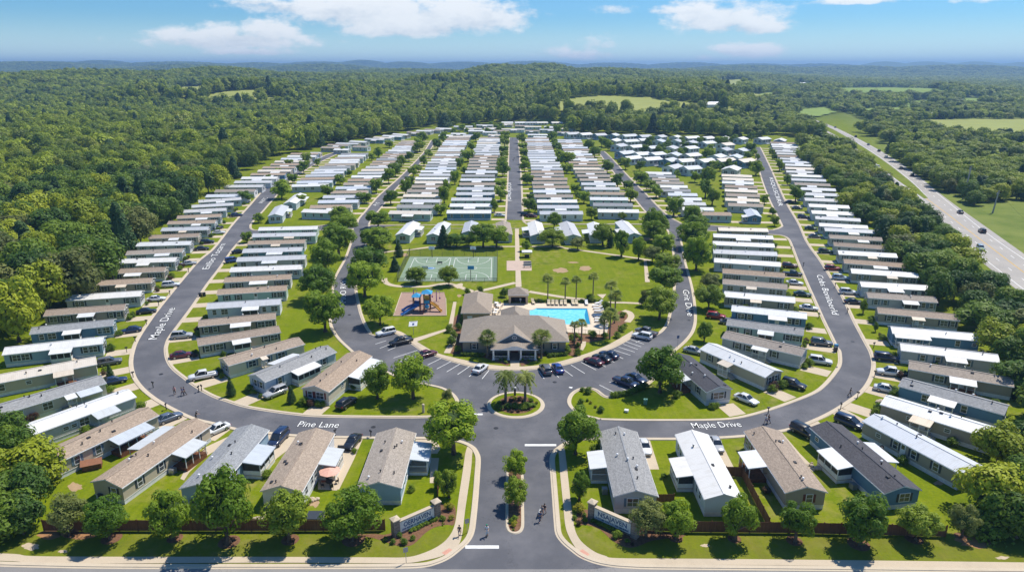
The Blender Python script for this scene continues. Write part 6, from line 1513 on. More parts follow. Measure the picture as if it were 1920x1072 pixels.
for i, (a, k, l) in enumerate((((132,1003,925,72),'olive','yellowish slender tree by the woodland corner of the fence'),((207,1011,932,84),'maple','round dark green tree before the first brown shingled fence row home'),((326,1011,914,82),'maple','bright green tree between beige and light blue fence row homes'),
   ((428,1018,870,114),'maple','largest roadside tree, hiding the light blue home'),((543,1014,916,90),'maple','bright green roadside tree before the white walled home'),((662,1013,916,108),'maple','broad dark tree beside the woodland side entrance sign'),
   ((1211,1006,936,74),'olive','olive green tree behind the highway side entrance sign'),((1268,1011,938,70),'maple','dark green roadside tree next to the olive one'),((1378,1012,925,74),'oval','upright green roadside tree before the white roofed home'),((1491,1016,938,68),'maple','light green roadside tree before the maroon shuttered home'),
   ((1612,1022,925,102),'maple','large round roadside tree before the deep blue gable'),((1716,1012,946,80),'maple','last round roadside tree toward the highway end'),((1803,1007,946,54),'olive','thin grey-green tree at the highway end of the fence'))):
    tree(*a, k, l, gb, 'roadside_tree')
    q = G2(a[0],a[1]); RINGS.append(circle(q+Vector((0,.3)), .06*a[3]*rnd.uniform(.2,.26)))
for a, k, l in (((851,851,748,98),'maple','big yellow-green tree at the entrance corner, woodland side'),((1079,851,762,80),'oval','tall tree at the entrance corner, highway side'),((966,897,845,45),'maple','first small tree on the entrance island, by the roundabout'),((966,951,897,48),'maple','second small tree on the entrance island, by its shrubs'),
   ((842,932,876,34),'oval','dark upright tree by the blue gabled home lawn'),((1086,938,878,36),'oval','dark upright tree beside the yard of the grey home'),((822,915,882,22),'maple','small tree at the corner of the brown deck'),
   ((708,747,679,58),'maple','dense tree beside the screened porch by the car park'),((775,747,663,70),'maple','large tree on the lawn corner by the car park'),((434,742,708,20),'cone','small pointed tree on the lawn by the pale blue-grey home'),((547,755,725,20),'cone','small pointed tree by the drive of the pale blue-grey home'),
   ((1237,735,645,86),'maple','big spreading tree by the dark roofed grey home'),((1320,640,601,29),'maple','small round tree behind the white roofed beige home'),((838,755,728,20),'olive','small grey-green tree at the lawn corner by the car park'),((207,705,683,14),'cone','young tree on the lawn by the cream roofed home'),((1618,588,560,13),'maple','young tree on the lawn by the second highway row home'),((1641,622,603,9),'maple','sapling by the white roofed blue home'),
   ((713,609,552,58),'maple','round tree on the park lawn by the corner of the car park'),((684,556,484,66),'maple','large tree inside the curved park road, opposite the painted letters'),((692,520,458,64),'maple','tree behind the large one inside the park road'),((712,468,424,56),'maple','tree at the park road corner by the gravel path'),((695,462,426,40),'maple','light green tree crowded against the park road corner'),
   ((781,531,498,42),'maple','round tree at the near court edge, woodland side'),((842,536,497,34),'maple','upright tree at the near court edge, playground side'),((748,481,451,20),'cone','slender evergreen beyond the court fence'),((741,508,482,22),'cone','slender evergreen beside the court fence'),
   ((832,463,424,28),'cone','dark pointed evergreen before the second park lawn home'),((856,463,436,38),'maple','round tree next to the dark evergreen'),((906,464,415,50),'maple','broad dark tree shading the far court path'),((931,464,420,46),'maple','second broad tree shading the far court path'),((879,461,440,26),'maple','smaller tree left behind the broad court trees'.replace('left ','')),
   ((986.5,471,449,19),'maple','small round tree beside the centre walk'),((1036,463,427,48),'maple','light green tree at the far edge of the playing field'),((1083,468,444,30),'olive','thin grey-green tree at the far edge of the field'),((1130,461,417,40),'maple','tall tree before the half hidden home'),((1144,464,430,16),'cone','slender tree beside the half hidden home'),
   ((1165,481,426,31),'oval','upright dark tree on the field edge path'),((1197,487,439,28),'oval','upright tree last along the field edge path'),
   ((610,622,536,72),'maple','large tree inside the woodland block, first along the park road'),((597,562,496,68),'maple','large tree second along the park road, woodland side'),((612,512,446,56),'maple','bright tree third along the park road, woodland side'),((636,482,414,62),'maple','dense tree fourth along the park road, woodland side'),((647,440,398,50),'maple','tree at the cross street corner, woodland side of the park road'),((640,420,384,40),'maple','tree past the cross street corner, woodland side'),
   ((706,452,425,36),'maple','tree between the park road and the first park lawn home'),((709,428,391,46),'maple','round tree on the far corner of park road and cross street'),
   ((1236,599,537,64),'maple','large dark tree inside the curved park road on the pool side'),((1245,547,496,60),'maple','bright tree inside the park road beyond the pool palms'),((1249,512,471,48),'maple','dark tree inside the park road, field side'),((1223,492,460,38),'olive','dull green tree behind the field path'),((1243,476,435,48),'maple','yellow-green tree at the bend of the park road'),((1210,574,543,24),'olive','small olive tree by the pool side path'),((1203,574,556,14),'olive','smallest olive tree by the pool side path'),((1225,452,412,40),'maple','tree by the cross street, field side'),
   ((1305,507,440,58),'maple','large bright tree on the outer side of the park road'),((1298,466,414,54),'maple','tree behind the large one, outer side of the park road'),((1331,545,511,40),'olive','dull tree before the grey homes inside the highway street'),((1328,580,532,52),'maple','dark low tree on the lawn by the white roofed home'),
   ((1222,442,387,42),'maple','tree on the near corner of the upper curved street'),((1238,440,404,36),'maple','light tree by the cross street mouth'),((1298,424,384,36),'maple','tree at the outer corner of the upper curved street'),((1302,446,400,50),'maple','bright tree below the cross street, highway side'),
   ((1166,412,396,16),'maple','small tree before the white cross street home'),((1108.6,412,387,22),'maple','round tree on the lawn beside the central columns'),((1038.8,428,397,27),'maple','tree before the teal corner home')):
    tree(*a, k, l, 'trees of the park and its streets', 'park_tree')
mb = MB()
for i, P_ in enumerate(RINGS): mb.poly(P_, .013)
struct(mb.obj('mulch_ring', M['mulch']))
# trees along the upper streets: kerb lists give base, top and width
ST = {
 'up the kerb of the woodland edge street':('far',[(528.5,373,336,37),(549,344,324,19),(570,326,299,26),(542,315,297,17),(575,309,284,18),(485.6,418,399,20),(463,455,433,20),(461,379,356,30),(503,343,326,15),(524,329,314,15),(596,311,296,15),(565,384,363,19),(642,288,274,14)]),
 'along the second woodland side street':('far',[(705.5,362,332,23),(729,344,313,25),(742,331,303,26),(753,313,290,17),(767,303,283,17),(782,287,265,20),(787,284,256,23),(792,268,246,21),(733,384,354,27),(761,365,333,21),(769,352,329,19),(775,331,310,18),(784,323,307,17),(795,311,289,15),(804,296,279,16),(820,280,259,17),(832,268,245,18),(851,256,238,14),(683,381,359,29)]),
 'between the woodland side columns':('far',[(614,371,344,28),(638,346,326,20),(655,331,318,11),(697,301,287,11),(709,296,275,17),(730,277,262,17)]),
 'between the two columns west of the central street':('far',[(826,403,381,25),(833,381,345,21),(838,362,335,15),(853,346,317,17),(862,317,294,16),(870,326,312,13),(877,303,279,26),(884,284,264,19),(892,266,247,19)]),
 'down the woodland side kerb of the central street':('far',[(926.6,398,371,15),(939,377,346,27),(939,351,337,25),(943,331,299,25),(943,318,291,25),(944.5,295,282,18),(944.5,286,273,18),(946,276,251,20),(946.6,266,243,19)]),
 'down the highway side kerb of the central street':('far',[(991.7,397,369,25),(1003,398,380,9),(994,376,362,14),(988.5,346,324,24),(983,322,299,19),(982,308,290,17),(982,294,278,17),(980,280,267,18),(978.8,269,248,18)]),
 'between the two columns on the highway side of the central street':('far',[(1094.7,381,356,21),(1084,375,357,13),(1077.5,363,344,16),(1062.5,325,305,24),(1060,311,282,34),(1050,300,280,16),(1044,283,265,19),(1040,272,258,13),(1034.6,266,246,19),(1045,252,231,15)]),
 'along the first curved street toward the highway':('far',[(1182,379,349,29),(1178,356,337,21),(1157.6,351,323,25),(1138,325,297,26),(1115,295,273,22),(1104,282,261,19),(1201.6,346,319,29),(1219,359,336,26),(1230,371,345,25),(1173,318,293,19),(1199.5,321,300,21),(1142,283,263,15),(1135,277,257,17),(1128,275,254,16),(1163,310,296,11),(1263,405,365,33)]),
 'among the square cottages':('far',[(1302.5,342,320,20),(1326,346,311,29),(1349.7,321,304,19),(1325,301,274,25),(1322,371,334,23),(1335,385,350,24),(1208,288,270,18),(1241,288,272,15),(1276,294,276,12),(1283,289,275,10),(1163,260,254,9),(1251,277,266,12),(1218,275,262,10),(1278,270,255,11),(1312,272,255,12),(1406,291,265,18),(1378,318,302,10),(1236,306,295,12),(1203,304,294,9),(1275,319,305,12),(1270,333,318,12),(1251,316,304,11)]),
 'along the highway side street':('far',[(1417,329,300,26),(1461,321,296,18),(1476,347,326,15),(1491,379,344,31),(1447,292,279,12),(1452,300,289,12),(1433,383,363,19),(1448,405,388,14),(1452,424,403,17),(1420,300,288,9),(1298,411,384,32)]),
}
for tail, (k, lst) in ST.items():
    for i, a in enumerate(sorted(lst, key=lambda q: -q[1])):
        tree(*a, k, f'round street tree, {ORD[i+1]} {tail}', 'street trees among the home rows', 'street_tree', .07)
rt = random.Random(5); nco = 0
for i in range(200):
    x, y = rt.uniform(1165,1415), rt.uniform(262,318)
    if x < 1165+(y-262)*1.3+20 or min(abs(x-cx_)+2.2*abs(y-cy_) for cx_, cy_ in COTT) < 12 or nco > 34: continue
    w_ = rt.uniform(11,18); tree(x, y, y-w_*rt.uniform(.9,1.15), w_, 'far', 'small round yard tree standing between the square cottages', 'yard trees between the cottages', 'yard_tree', .05); nco += 1
for i in range(26):
    x, y = rt.uniform(850,1075), rt.uniform(238,256); w_ = rt.uniform(9,14)
    if abs(x-963) < 14: continue
    tree(x, y, y-w_*1.0, w_, 'far', 'small round tree among the homes along the far wood', 'yard trees along the far wood', 'yard_tree', .05)
# ------------------------------------------------------------------ palms
def frond_crown(seed, kind):
    g = random.Random(seed); m = MB(); n = 40 if kind == 'date' else 34
    for k in range(n):
        a = 6.283*k/n*5.0+g.uniform(-.2,.2); el = g.uniform(-.35,1.15); Lf = g.uniform(.85,1.1)
        if kind == 'date':
            pts = []
            for s in np.linspace(0,1,7): pts.append(Vector((math.cos(a)*Lf*s*math.cos(el*.6), math.sin(a)*Lf*s*math.cos(el*.6), Lf*(s*math.sin(el)-.75*s*s))))
            sd = Vector((-math.sin(a), math.cos(a), 0))
            for i in range(6):
                p, q = pts[i], pts[i+1]; w = .16*(1-.75*abs((i+.5)/6-.4))
                for s in (-1,1):
                    for j in range(2):
                        o = p.lerp(q,j*.5); m.tri(o, o.lerp(q,.8), o+sd*s*w*1.5+(q-p)*.9+Vector((0,0,-.10)))
        else:
            d = Vector((math.cos(a)*math.cos(el), math.sin(a)*math.cos(el), math.sin(el))); o = d*.5*Lf; sd = d.cross(Vector((0,0,1))).normalized(); up = sd.cross(d)
            m.bar((0,0,0), o, .02)
            for j in range(11):
                b = R(-85+17*j); tip = o+(d*math.cos(b)+sd*math.sin(b))*.55*Lf+Vector((0,0,-.16-.1*abs(math.sin(b)))); c = (d*math.cos(b+.13)+sd*math.sin(b+.13))*.3*Lf; e = (d*math.cos(b-.13)+sd*math.sin(b-.13))*.3*Lf
                m.quad(o, o+e, tip, o+c)
    me = m.mesh('fronds', M['frond']); at = me.attributes.new('tone','FLOAT','POINT'); gg = np.random.default_rng(seed); at.data.foreach_set('value', gg.random(len(me.vertices))); return me
FR = {'date':[frond_crown(1,'date'),frond_crown(2,'date')],'fan':[frond_crown(3,'fan'),frond_crown(4,'fan'),frond_crown(5,'fan')]}
PT = MB(); PT.tube([(0,0,0),(0,0,.05),(0,0,.5),(0,0,.92),(0,0,1)],[.30,.22,.18,.19,.24],9); PTM = PT.mesh('trunk', M['palmbark'], True)
def palm(bx, by, cy, w, kind, label, trunkw=1.0):
    p, h, r = measure(bx, by, cy, w); t = thing('palm_tree', label, 'palm tree', p, rnd.uniform(0,6.28), 'palms round the clubhouse and pool')
    k = link('trunk', PTM, t); k.scale = (trunkw, trunkw, h-.1); c = link('fronds', rnd.choice(FR[kind]), t, (0,0,h-.1)); kf = 1.0 if kind == 'date' else 1.06; c.scale = (r*kf,r*kf,r*1.05); return t
palm(948,756,702,46,'date','feathery date palm on the roundabout, woodland side',1.3); palm(984.5,755,703,46,'date','feathery date palm on the roundabout, highway side',1.3)
palm(914,669,633,38,'fan','fan palm in front of the clubhouse, woodland side of the porch',1.1); palm(1015,671,632,40,'fan','fan palm in front of the clubhouse, highway side of the porch',1.1)
for i,(bx,by,cy,w) in enumerate(((1027,561,523,26),(1059.5,562,528,22),(1080,561,525,22),(1111.5,561,519,24))): palm(bx,by,cy,w,'fan',f'slim fan palm on the field edge, {ORD[i+1]} from the pavilion',.8)
for (bx,by,cy,w),l in zip(((1076.5,646,608,21),(1090,643,606,22),(1144,586,536,30),(1152,606,556,32),(1143,636,591,36),(1132,632,600,24)),('fan palm by the near pool deck corner, clubhouse side','fan palm by the near pool deck corner, shrub side','tall fan palm at the far pool corner','leaning fan palm behind the pool corner','broad fan palm in the bed beside the pool','short fan palm beside the broad one by the pool')): palm(bx,by,cy,w,'fan',l,.9)
# ------------------------------------------------------------------ shrubs
SOIL_Z = 0.0
def shrub(px, py, w, label, group, kind='bush', hf=.8, z=0.0, name='shrub'):
    p = G(px, py, z); dep = p.y*CP+(CAM_H-z)*SP; r = w/FPX*dep/2
    key = kind if kind in ('ybush','rbush') else f'bush{rnd.randrange(3)}'
    o = link(name, CR[key], None, (p.x, p.y, z+r*hf*.82)); o.scale = (r*.95, r*.95, r*hf); o.rotation_euler = (0,0,rnd.uniform(0,6.28)); return tag(o, label, 'shrub', group)
gs = 'clipped shrubs at the entrance signs'
for px,py,w,k,l in ((723,1013,13,'bush','small round shrub by the outer sign pillar, woodland side'),(736.5,1018,14,'bush','second round shrub by the outer sign pillar, woodland side'),(757,1019,19,'bush','largest round shrub below the woodland side sign'),(773,1011,14,'bush','round shrub at the end of the sign hedge, woodland side'),(748,1006,16,'bush','dense shrub tucked behind the largest round one'),
  (841.5,956,23,'ybush','large yellow shrub beside the woodland side sign pillar'),(846.5,973,14,'ybush','small yellow shrub beside the pavement'),(830,974,14,'bush','grey-green shrub at the inner sign pillar'),
  (1088,960,28,'ybush','large yellow shrub by the highway side sign pillar'),(1077,973,12,'bush','round shrub beside the pavement, highway side'),(1096,967,11,'bush','small shrub by the highway side pillar'),(1096.5,976,14,'bush','round shrub below the highway side pillar'),(1085,984,15,'rbush','low reddish shrub in the highway side bed'),(1157,1007,22,'bush','large round shrub below the highway side sign'),(1177,1017,14,'bush','round shrub near the outer highway side pillar'),(1186,1022,9,'rbush','small brown shrub at the bed edge, highway side')):
    shrub(px,py,w,l,gs,k)
for i in range(9):
    f = i/8; shrub(771+47*f, 997-24*f, 11.5, 'clipped low hedge shrub in the row below the woodland side sign', 'hedge row below the woodland side sign', hf=.75); shrub(1112+50*f, 978+23*f, 12.5, 'clipped low hedge shrub in the row below the highway side sign', 'hedge row below the highway side sign', hf=.75)
for i in range(14): shrub(808+rnd.uniform(-10,38), 987-rnd.uniform(0,18), 3.6, 'tiny bedding plant in the mulch by the woodland side sign', 'bedding plants by the sign')
for px,py,w,k,l in ((965,975,15,'bush','low shrub on the entrance island behind the yellow one'),(957,979,13,'bush','small shrub on the entrance island kerb'),(964,985,15,'ybush','yellow-green shrub at the tip of the entrance island'),(963,994,6,'bush','tiny plant at the end of the entrance island')): shrub(px,py,w,l,'shrubs on the entrance island',k,z=.12)
gr = 'shrubs of the roundabout bed'
for px,py,w,k in ((932,764,16,'bush'),(940,767,16,'bush'),(952,764,18,'bush'),(966,764,18,'bush'),(978,766,22,'bush'),(990,765,24,'bush'),(1000,762,15,'bush'),(935,757,14,'bush'),(958,752,12,'rbush'),(966,749,14,'ybush'),(974,750,13,'rbush'),(982,752,12,'rbush'),(995,752,14,'bush'),(944,755,12,'rbush'),(1007,756,9,'ybush'),(960,772,9,'rbush'),(972,772,9,'rbush')):
    shrub(px,py,w,{'bush':'green shrub in the roundabout bed','rbush':'brown-red shrub in the roundabout bed','ybush':'yellow shrub in the roundabout bed'}[k],gr,k,.62,.135)
gcb = 'shrubs round the clubhouse'
for px,py,w,l in ((858,660,16,'tall round shrub at the woodland corner of the clubhouse'),(1064,662,18,'tall shrub at the highway corner of the clubhouse'),(1083,666,17,'round shrub beyond the highway corner of the clubhouse'),(1084,652,14,'round shrub by the path to the pool'),(1072,636,13,'shrub behind the clubhouse corner palm'),(847,648,24,'large shrub along the clubhouse woodland wall'),(851,633,18,'dark shrub by the annex door'),(843,622,20,'loose shrub beside the annex path'),(860,618,16,'shrub against the annex wall'),(866,605,15,'tall shrub at the annex corner'),(900,548,16,'leafy shrub behind the annex'),(945,556,22,'dark shrub beside the pavilion'),(951,550,14,'tall shrub behind the pavilion'),(876,552,16,'small tree-like shrub behind the annex roof')): shrub(px,py,w,l,gcb,hf=1.0)
for a,b,y0,y1,n in ((866,906,666.5,668,9),(1030,1062,669,665.5,8)):
    for i in range(n): f = i/(n-1); shrub(a+(b-a)*f, y0+(y1-y0)*f, 11, f'clipped hedge shrub along the clubhouse front, {"woodland" if a < 950 else "highway"} side', 'clubhouse front hedge '+('west' if a < 950 else 'east'), hf=.85)
for px,py,w in ((926,670,9),(934,670,10),(944,671,11),(951,671,9),(946,676,9),(949,681,9),(983,668,10),(996,672,15),(1006,672,10),(980,676,8),(991,677,7),(1022,664,9),(1027,665,8),(938,676,7)): shrub(px,py,w,'small clipped shrub in the bed beside the clubhouse porch','small shrubs in the porch bed')
for px,py,w,l in ((1110,632,22,'wide shrub in the bed by the pool railing'),(1134,634,18,'dark shrub under the broad pool palm'),(1156,633,18,'round clipped shrub by the pool bed, next to the lawn'),(1164,621,19,'large round clipped shrub by the pool bed'),(1171,614,13,'upright shrub at the edge of the pool bed'),(1168,594,16,'shrub behind the round clipped ones'),(1088,637,12,'shrub at the base of the deck corner palms'),(1080,632,14,'dark shrub between deck and palms'),(1075,641,12,'shrub next to the clubhouse corner path'),(1137,578,22,'dark round shrub at the far deck corner'),(1105,565,22,'dark shrub behind the far loungers')): shrub(px,py,w,l,'shrubs of the pool bed')
for i in range(16): shrub(1000+8.2*i+rnd.uniform(-2,2), 566.5+rnd.uniform(-.8,.8), 10, 'low dark shrub in the row behind the pool loungers','shrub row behind the pool loungers', hf=.7)
for px,py,w,k,l in ((1103,737,20,'bush','round shrub at the island tip by the car park bays'),(1092,733,12,'bush','small shrub at the island tip'),(1101,752,8,'bush','thin shrub on the island lawn'),(1090,757,17,'bush','dark shrub on the island lawn edge'),(1091,764,12,'bush','low shrub beside the dark one'),(1127,772,18,'bush','round shrub at the end of the rocky bed'),(1117,764,8,'ybush','straw coloured plant in the rocky bed'),(1107,756,8,'ybush','second straw coloured plant in the rocky bed'),
   (808,770,14,'bush','dark shrub behind the entrance corner tree'),(822,757,9,'ybush','yellow flowering shrub on the lawn corner'),(818,764,9,'ybush','second yellow flowering shrub on the lawn corner'),(829,752,10,'ybush','third yellow flowering shrub on the lawn corner')): shrub(px,py,w,l,'shrubs on the lawns by the roundabout',k)
for i in range(11):
    f = i/10; shrub(1148+62*f, 744-18*f-4*math.sin(3.14*f)*-1, 15, 'dense clipped shrub in the hedge behind the car park bays','hedge behind the car park bays', hf=.85)
# shrubs at the homes, street ends first
k = 0; NM = {}
for h in HOMES:
    if not h['near'] or k > 230: continue
    c, d = h['c'], Vector((math.cos(h['rz']), math.sin(h['rz']))); nr = Vector((-d.y, d.x)); s = h['street'] or -1
    n = rnd.choice((3,3,4,5)); short = h['label'].split(',')[0]
    for i in range(n):
        a = h['c']+d*s*(h['L']/2+rnd.uniform(.6,1.3))+nr*rnd.uniform(-.5,.5)*h['W'] if i < n-1 or not h['street'] else h['c']+d*rnd.uniform(-.3,.45)*h['L']+nr*h['side']*(h['W']/2+.9+(2.6 if rnd.random() < .5 else 0))
        r = rnd.uniform(.55,1.15); key = rnd.choice(('bush0','bush1','bush2','bush0','bush1','rbush'))
        o = link('home_shrub', CR[key], None, (a.x,a.y,r*.7)); o.scale = (r,r,r*rnd.uniform(.75,1.1)); o.rotation_euler = (0,0,rnd.uniform(0,6))
        tail = h['label'].split(', ')[1] if ', ' in h['label'] else h['label']
        tag(o, ' '.join((f'{"reddish" if key == "rbush" else "green"} shrub at the home '+tail).split()[:16]) if ', ' in h['label'] else ' '.join((f'{"reddish" if key == "rbush" else "green"} shrub by the '+h['label']).split()[:16]), 'shrub', 'shrubs at the '+h['label']); k += 1
# mailboxes, bins
def mailbox(px, py, i, dark=True):
    p = G(px,py); t = thing('mailbox', f'dark kerbside mailbox, {ORD[i+1]} along the loop from the woodland top', 'mailbox', p, rnd.uniform(0,6), 'mailboxes along the kerbs')
    m = MB(); m.box(-.06,.06,-.06,.06,0,1.1); m.obj('post', M['dkmetal'], t)
    m = MB(); m.box(-.28,.28,-.11,.11,1.1,1.28); m.tube([(-.28,0,1.28),(.28,0,1.28)],[.11,.11],8); m.obj('box', M['dkmetal'], t)
for i,(x,y) in enumerate(((354,511),(319,553.5),(298,574),(275,609),(254,641),(238,661),(250,708),(287.5,727),(312,768),(373,735),(378.5,733),(629,817.5),(695.6,819.5),(1440,775),(1576,767),(1607.5,746),(1640,706),(1638,652),(1588.5,587),(1565.6,539),(1535,596),(1483,470),(1506,500))): mailbox(x,y,i)
for i,(x,y,c,l) in enumerate(((376,556,'g','dark wheeled bin on the inner kerb of the woodland street'),(383,555.5,'g','second dark wheeled bin on the inner kerb'),(1567,654,'b','blue wheeled bin at the bend of the highway street'),(1566,659,'g','dark wheeled bin beside the blue one'),(190,938,'g','dark bin at the corner of the beige fence row home'),(364,948,'g','dark bin behind the largest roadside tree'),(1702,945,'g','dark grill at the corner of the blue home'),(1210,758,'q','green utility box on the lawn by the big tree'),(1174.5,772,'w','white utility cover on the lawn by the roundabout'))):
    p = G(x,y); t = thing('wheeled_bin' if i < 7 else 'utility_box', l, 'bin' if i < 7 else 'utility box', p, rnd.uniform(0,3)); mt = {'g':M['dkmetal'],'b':plain('bin_blue',(.03,.22,.42)),'q':plain('box_green',(.10,.24,.20)),'w':M['white']}[c]
    hgt = 1.05 if i < 8 else .4; m = MB(); m.box(-.3,.3,-.33,.33,.08,hgt); m.obj('body', mt, t); m = MB(); m.box(-.34,.34,-.37,.37,hgt,hgt+.07); m.obj('lid', mt, t)
p = G(794,773); t = thing('stone_marker', 'pale stone post on the lawn corner by the roundabout', 'post', p); m = MB(); m.tube([(0,0,0),(0,0,1.4)],[.25,.2],8); m.obj('post', M['concrete'], t); m = MB(); m.ball((0,0,1.55),(.28,.28,.22),10,6); m.obj('cap', M['concrete'], t)
for x,y,h,l in ((761.8,1055.5,2.4,'thin sign post at the pavement edge, woodland side'),(876,998,2.2,'thin sign post on the verge by the entrance drive'),(1270,652,3.0,'thin street sign post on the kerb of the curved road')):
    p = G(x,y); t = thing('sign_post', l, 'sign', p, R(20)); m = MB(); m.tube([(0,0,0),(0,0,h)],[.04,.04],6); m.obj('post', M['metal'], t); m = MB(); m.box(-.3,.3,-.03,.0,h-.7,h); m.obj('sign_plate', M['metal'] if x < 1200 else plain('sign_blue',(.05,.10,.3)), t)
p = G(965.5,742); t = thing('bollard_light', 'black bollard with white cap on the roundabout edge', 'bollard', (p.x,p.y,.12)); m = MB(); m.tube([(0,0,0),(0,0,1.5)],[.2,.2],10); m.obj('post', M['dkmetal'], t); m = MB(); m.tube([(0,0,1.5),(0,0,1.75)],[.24,.2],10); m.obj('cap', M['white'], t)
# patio of the white walled home, lawn odds and ends
mb = MB(); mb.poly([G2(597,884),G2(624,879),G2(640,885),G2(632,919),G2(596,917)],.021); struct(mb.obj('patio', M['concrete']))
mb = MB(); mb.poly([G2(600,884),G2(625,880),G2(623,900),G2(603,905)],.026); struct(mb.obj('patio_bricks', M['brickpave']))
p = G(620,906); t = thing('garden_parasol','salmon parasol over the patio table','parasol',p); m = MB(); m.tube([(0,0,0),(0,0,2.5)],[.04,.04],6); m.obj('pole', M['metal'], t); m = MB()
for k in range(8): a,b = 6.283*k/8,6.283*(k+1)/8; m.tri((1.6*math.cos(a),1.6*math.sin(a),2.15),(1.6*math.cos(b),1.6*math.sin(b),2.15),(0,0,2.6))
m.obj('canopy', plain('parasol_cloth',(.75,.42,.32)), t)
t = thing('patio_table','dark round table under the salmon parasol','table',(p.x,p.y-.5,.026)); m = MB(); m.tube([(0,0,.7),(0,0,.74)],[.6,.6],12); m.obj('table_top', M['dkmetal'], t); m = MB(); m.tube([(0,0,0),(0,0,.7)],[.05,.05],6); m.obj('pedestal', M['dkmetal'], t)
for k in range(4):
    a = 1.57*k+.5; m = MB(); m.box(-.24,.24,-.24,.24,.4,.46); m.box(-.24,.24,.2,.25,.46,.95)
    for x in (-.2,.2):
        for y in (-.2,.2): m.box(x-.02,x+.02,y-.02,y+.02,0,.4)
    o = m.obj('patio_chair', M['dkmetal']); o.location = (p.x+1.1*math.cos(a),p.y-.5+1.1*math.sin(a),.026); o.rotation_euler=(0,0,a-1.57); tag(o,'dark patio chair round the table under the salmon parasol','chair','chairs under the salmon parasol')
mb = MB()
for q in ([(505,809.5),(556,815),(541,842),(520,858),(497,880),(488,880),(500,848)],[(625,818),(682,818.5),(664,860),(636,917),(626,917),(640,862),(615,850)],[(1196,820),(1217,820),(1236,879.5),(1213,879.5)],[(1329,819.5),(1347,818.5),(1378,880),(1355,880)],[(778,819.5),(816,820.5),(826,840),(820,850),(778,850)],[(458,804),(470,806),(420,835),(386,855),(355,885),(345,900),(338,897),(350,875),(385,838)],[(372,805),(402,791),(416,795),(425,800),(392,822),(380,830)],[(806,858),(823,858),(818,905),(806,905)],[(1455,806),(1462,805.5),(1500,850),(1530,880),(1524,884),(1490,852)]): mb.poly([G2(*p) for p in q], .019)
struct(mb.obj('driveway', M['concrete']))

# yard odds and ends of the front row
g_ = G(174,876); t = thing('garden_shed','low red-brown roofed shed beside the shingled beige home','shed',g_,R(25)); m = MB(); m.box(-1.3,1.3,-.9,.9,0,1.1); m.obj('wall', M['wood'], t)
m = MB(); m.quad((-1.5,-1.1,1.0),(1.5,-1.1,1.0),(1.5,0,1.55),(-1.5,0,1.55)); m.quad((1.5,1.1,1.0),(-1.5,1.1,1.0),(-1.5,0,1.55),(1.5,0,1.55)); m.obj('roof', plain('rust_roof',(.30,.13,.07),.8), t)
for i,(x,y,l) in enumerate(((488,970,'heap of pale stones behind the fence, woodland side'),(586,938,'grey fire pit stones on the sand by the white walled home'),(1515,873,'pale stones at the foot of the blue home'),(1537,880,'pale stones by the long screened porch'),(1650,752,'pale stone on the lawn beside the white roofed taupe home'),(1310,985,'dark planter pots behind the fence by the white roofed home'))):
    g_ = G(x,y); m = MB(); rr_ = random.Random(i)
    for k in range(6): m.ball((rr_.uniform(-.8,.8),rr_.uniform(-.5,.5),.15),(rr_.uniform(.25,.5),rr_.uniform(.2,.4),rr_.uniform(.15,.3)),7,5,jit=.15,rg=rr_)
    o = m.obj('stone_pile', M['concrete'] if i != 5 else M['rim'], None); o.location = g_; tag(o, l, 'stones')
g_ = G(592,975); m = MB(); m.box(-1.1,1.1,-.9,.9,0,.8); t = thing('hot_tub','grey covered hot tub on a pale slab behind the fence','hot tub',g_); m.obj('body', M['metal'], t); m = MB(); m.box(-1.15,1.15,-.95,.95,.8,.9); m.obj('cover', M['shut_d'], t)
for i,(x,y,l) in enumerate(((640,846,'dark grill on the drive between brown shingled homes'),(1205,878,'small stack of pots by the grey shingled home'),(1652,848,'grey covered grill beside the silver roofed home'))):
    g_ = G(x,y); t = thing('grill', l, 'grill', g_, R(30*i)); m = MB(); m.box(-.5,.5,-.3,.3,.35,.85); m.tube([(-.5,0,.85),(.5,0,.85)],[.3,.3],10); m.obj('body', M['dkmetal'], t)
    for sx in (-.4,.4): m = MB(); m.bar((sx,0,0),(sx,0,.4),.06); m.obj('leg', M['metal'], t)
# ------------------------------------------------------------------ where woods grow
PARK = [G2(*p) for p in ((-300,1080),(95,1010),(120,965),(113,905),(78,862),(55,815),(20,790),(-150,800),(-150,690),(2,655),(50,617),(90,586),(125,573),(163,549),(173,535),(192,514),(217,498),(235,480),(256,466),(290,436),(319,414),(345,392),(371,373),(399,362),(429,337),(460,318),(489,304.5),(523,294),(566,283),(580,279),(651,266.5),(717,254.5),(762,246.5),(795,240.5),(850,236.5),(891,234),(931.6,232),(1000,232),(1056,235),(1073,241),(1068,248),(1088,249),(1109,252),(1150,252.5),(1253,254),(1360,259),(1400,258.5),(1452,262),(1486,266),(1503,282),(1518,310),(1537,327),(1557,349),(1574,366),(1589,383),(1610,404),(1653,441),(1670,459),(1683,476),(1700,494),(1723,524),(1743,544),(1758,572),(1800,600),(1840,642),(1856,654),(1877,680),(1904,707),(1919,746),(1925,790),(1905,815),(1864,873),(1835,900),(1784,915),(1778,956),(1826,986),(1880,1013),(1960,1040),(2400,1090))]
for i_, p_ in enumerate(PARK):   # trunks stand a little outside the mown edge, crowns reach over it
    pass
PARKX = [(p.x+(3.5 if p.x < -60 and p.y > 125 else -3.0 if p.x > 60 and p.y > 118 else 0),p.y-(4 if p.y > 480 else 0)) for p in PARK]+[(200,30),(-200,30)]
def gp2(lst): return [(p.x,p.y) for p in (GT(*q) for q in lst)]
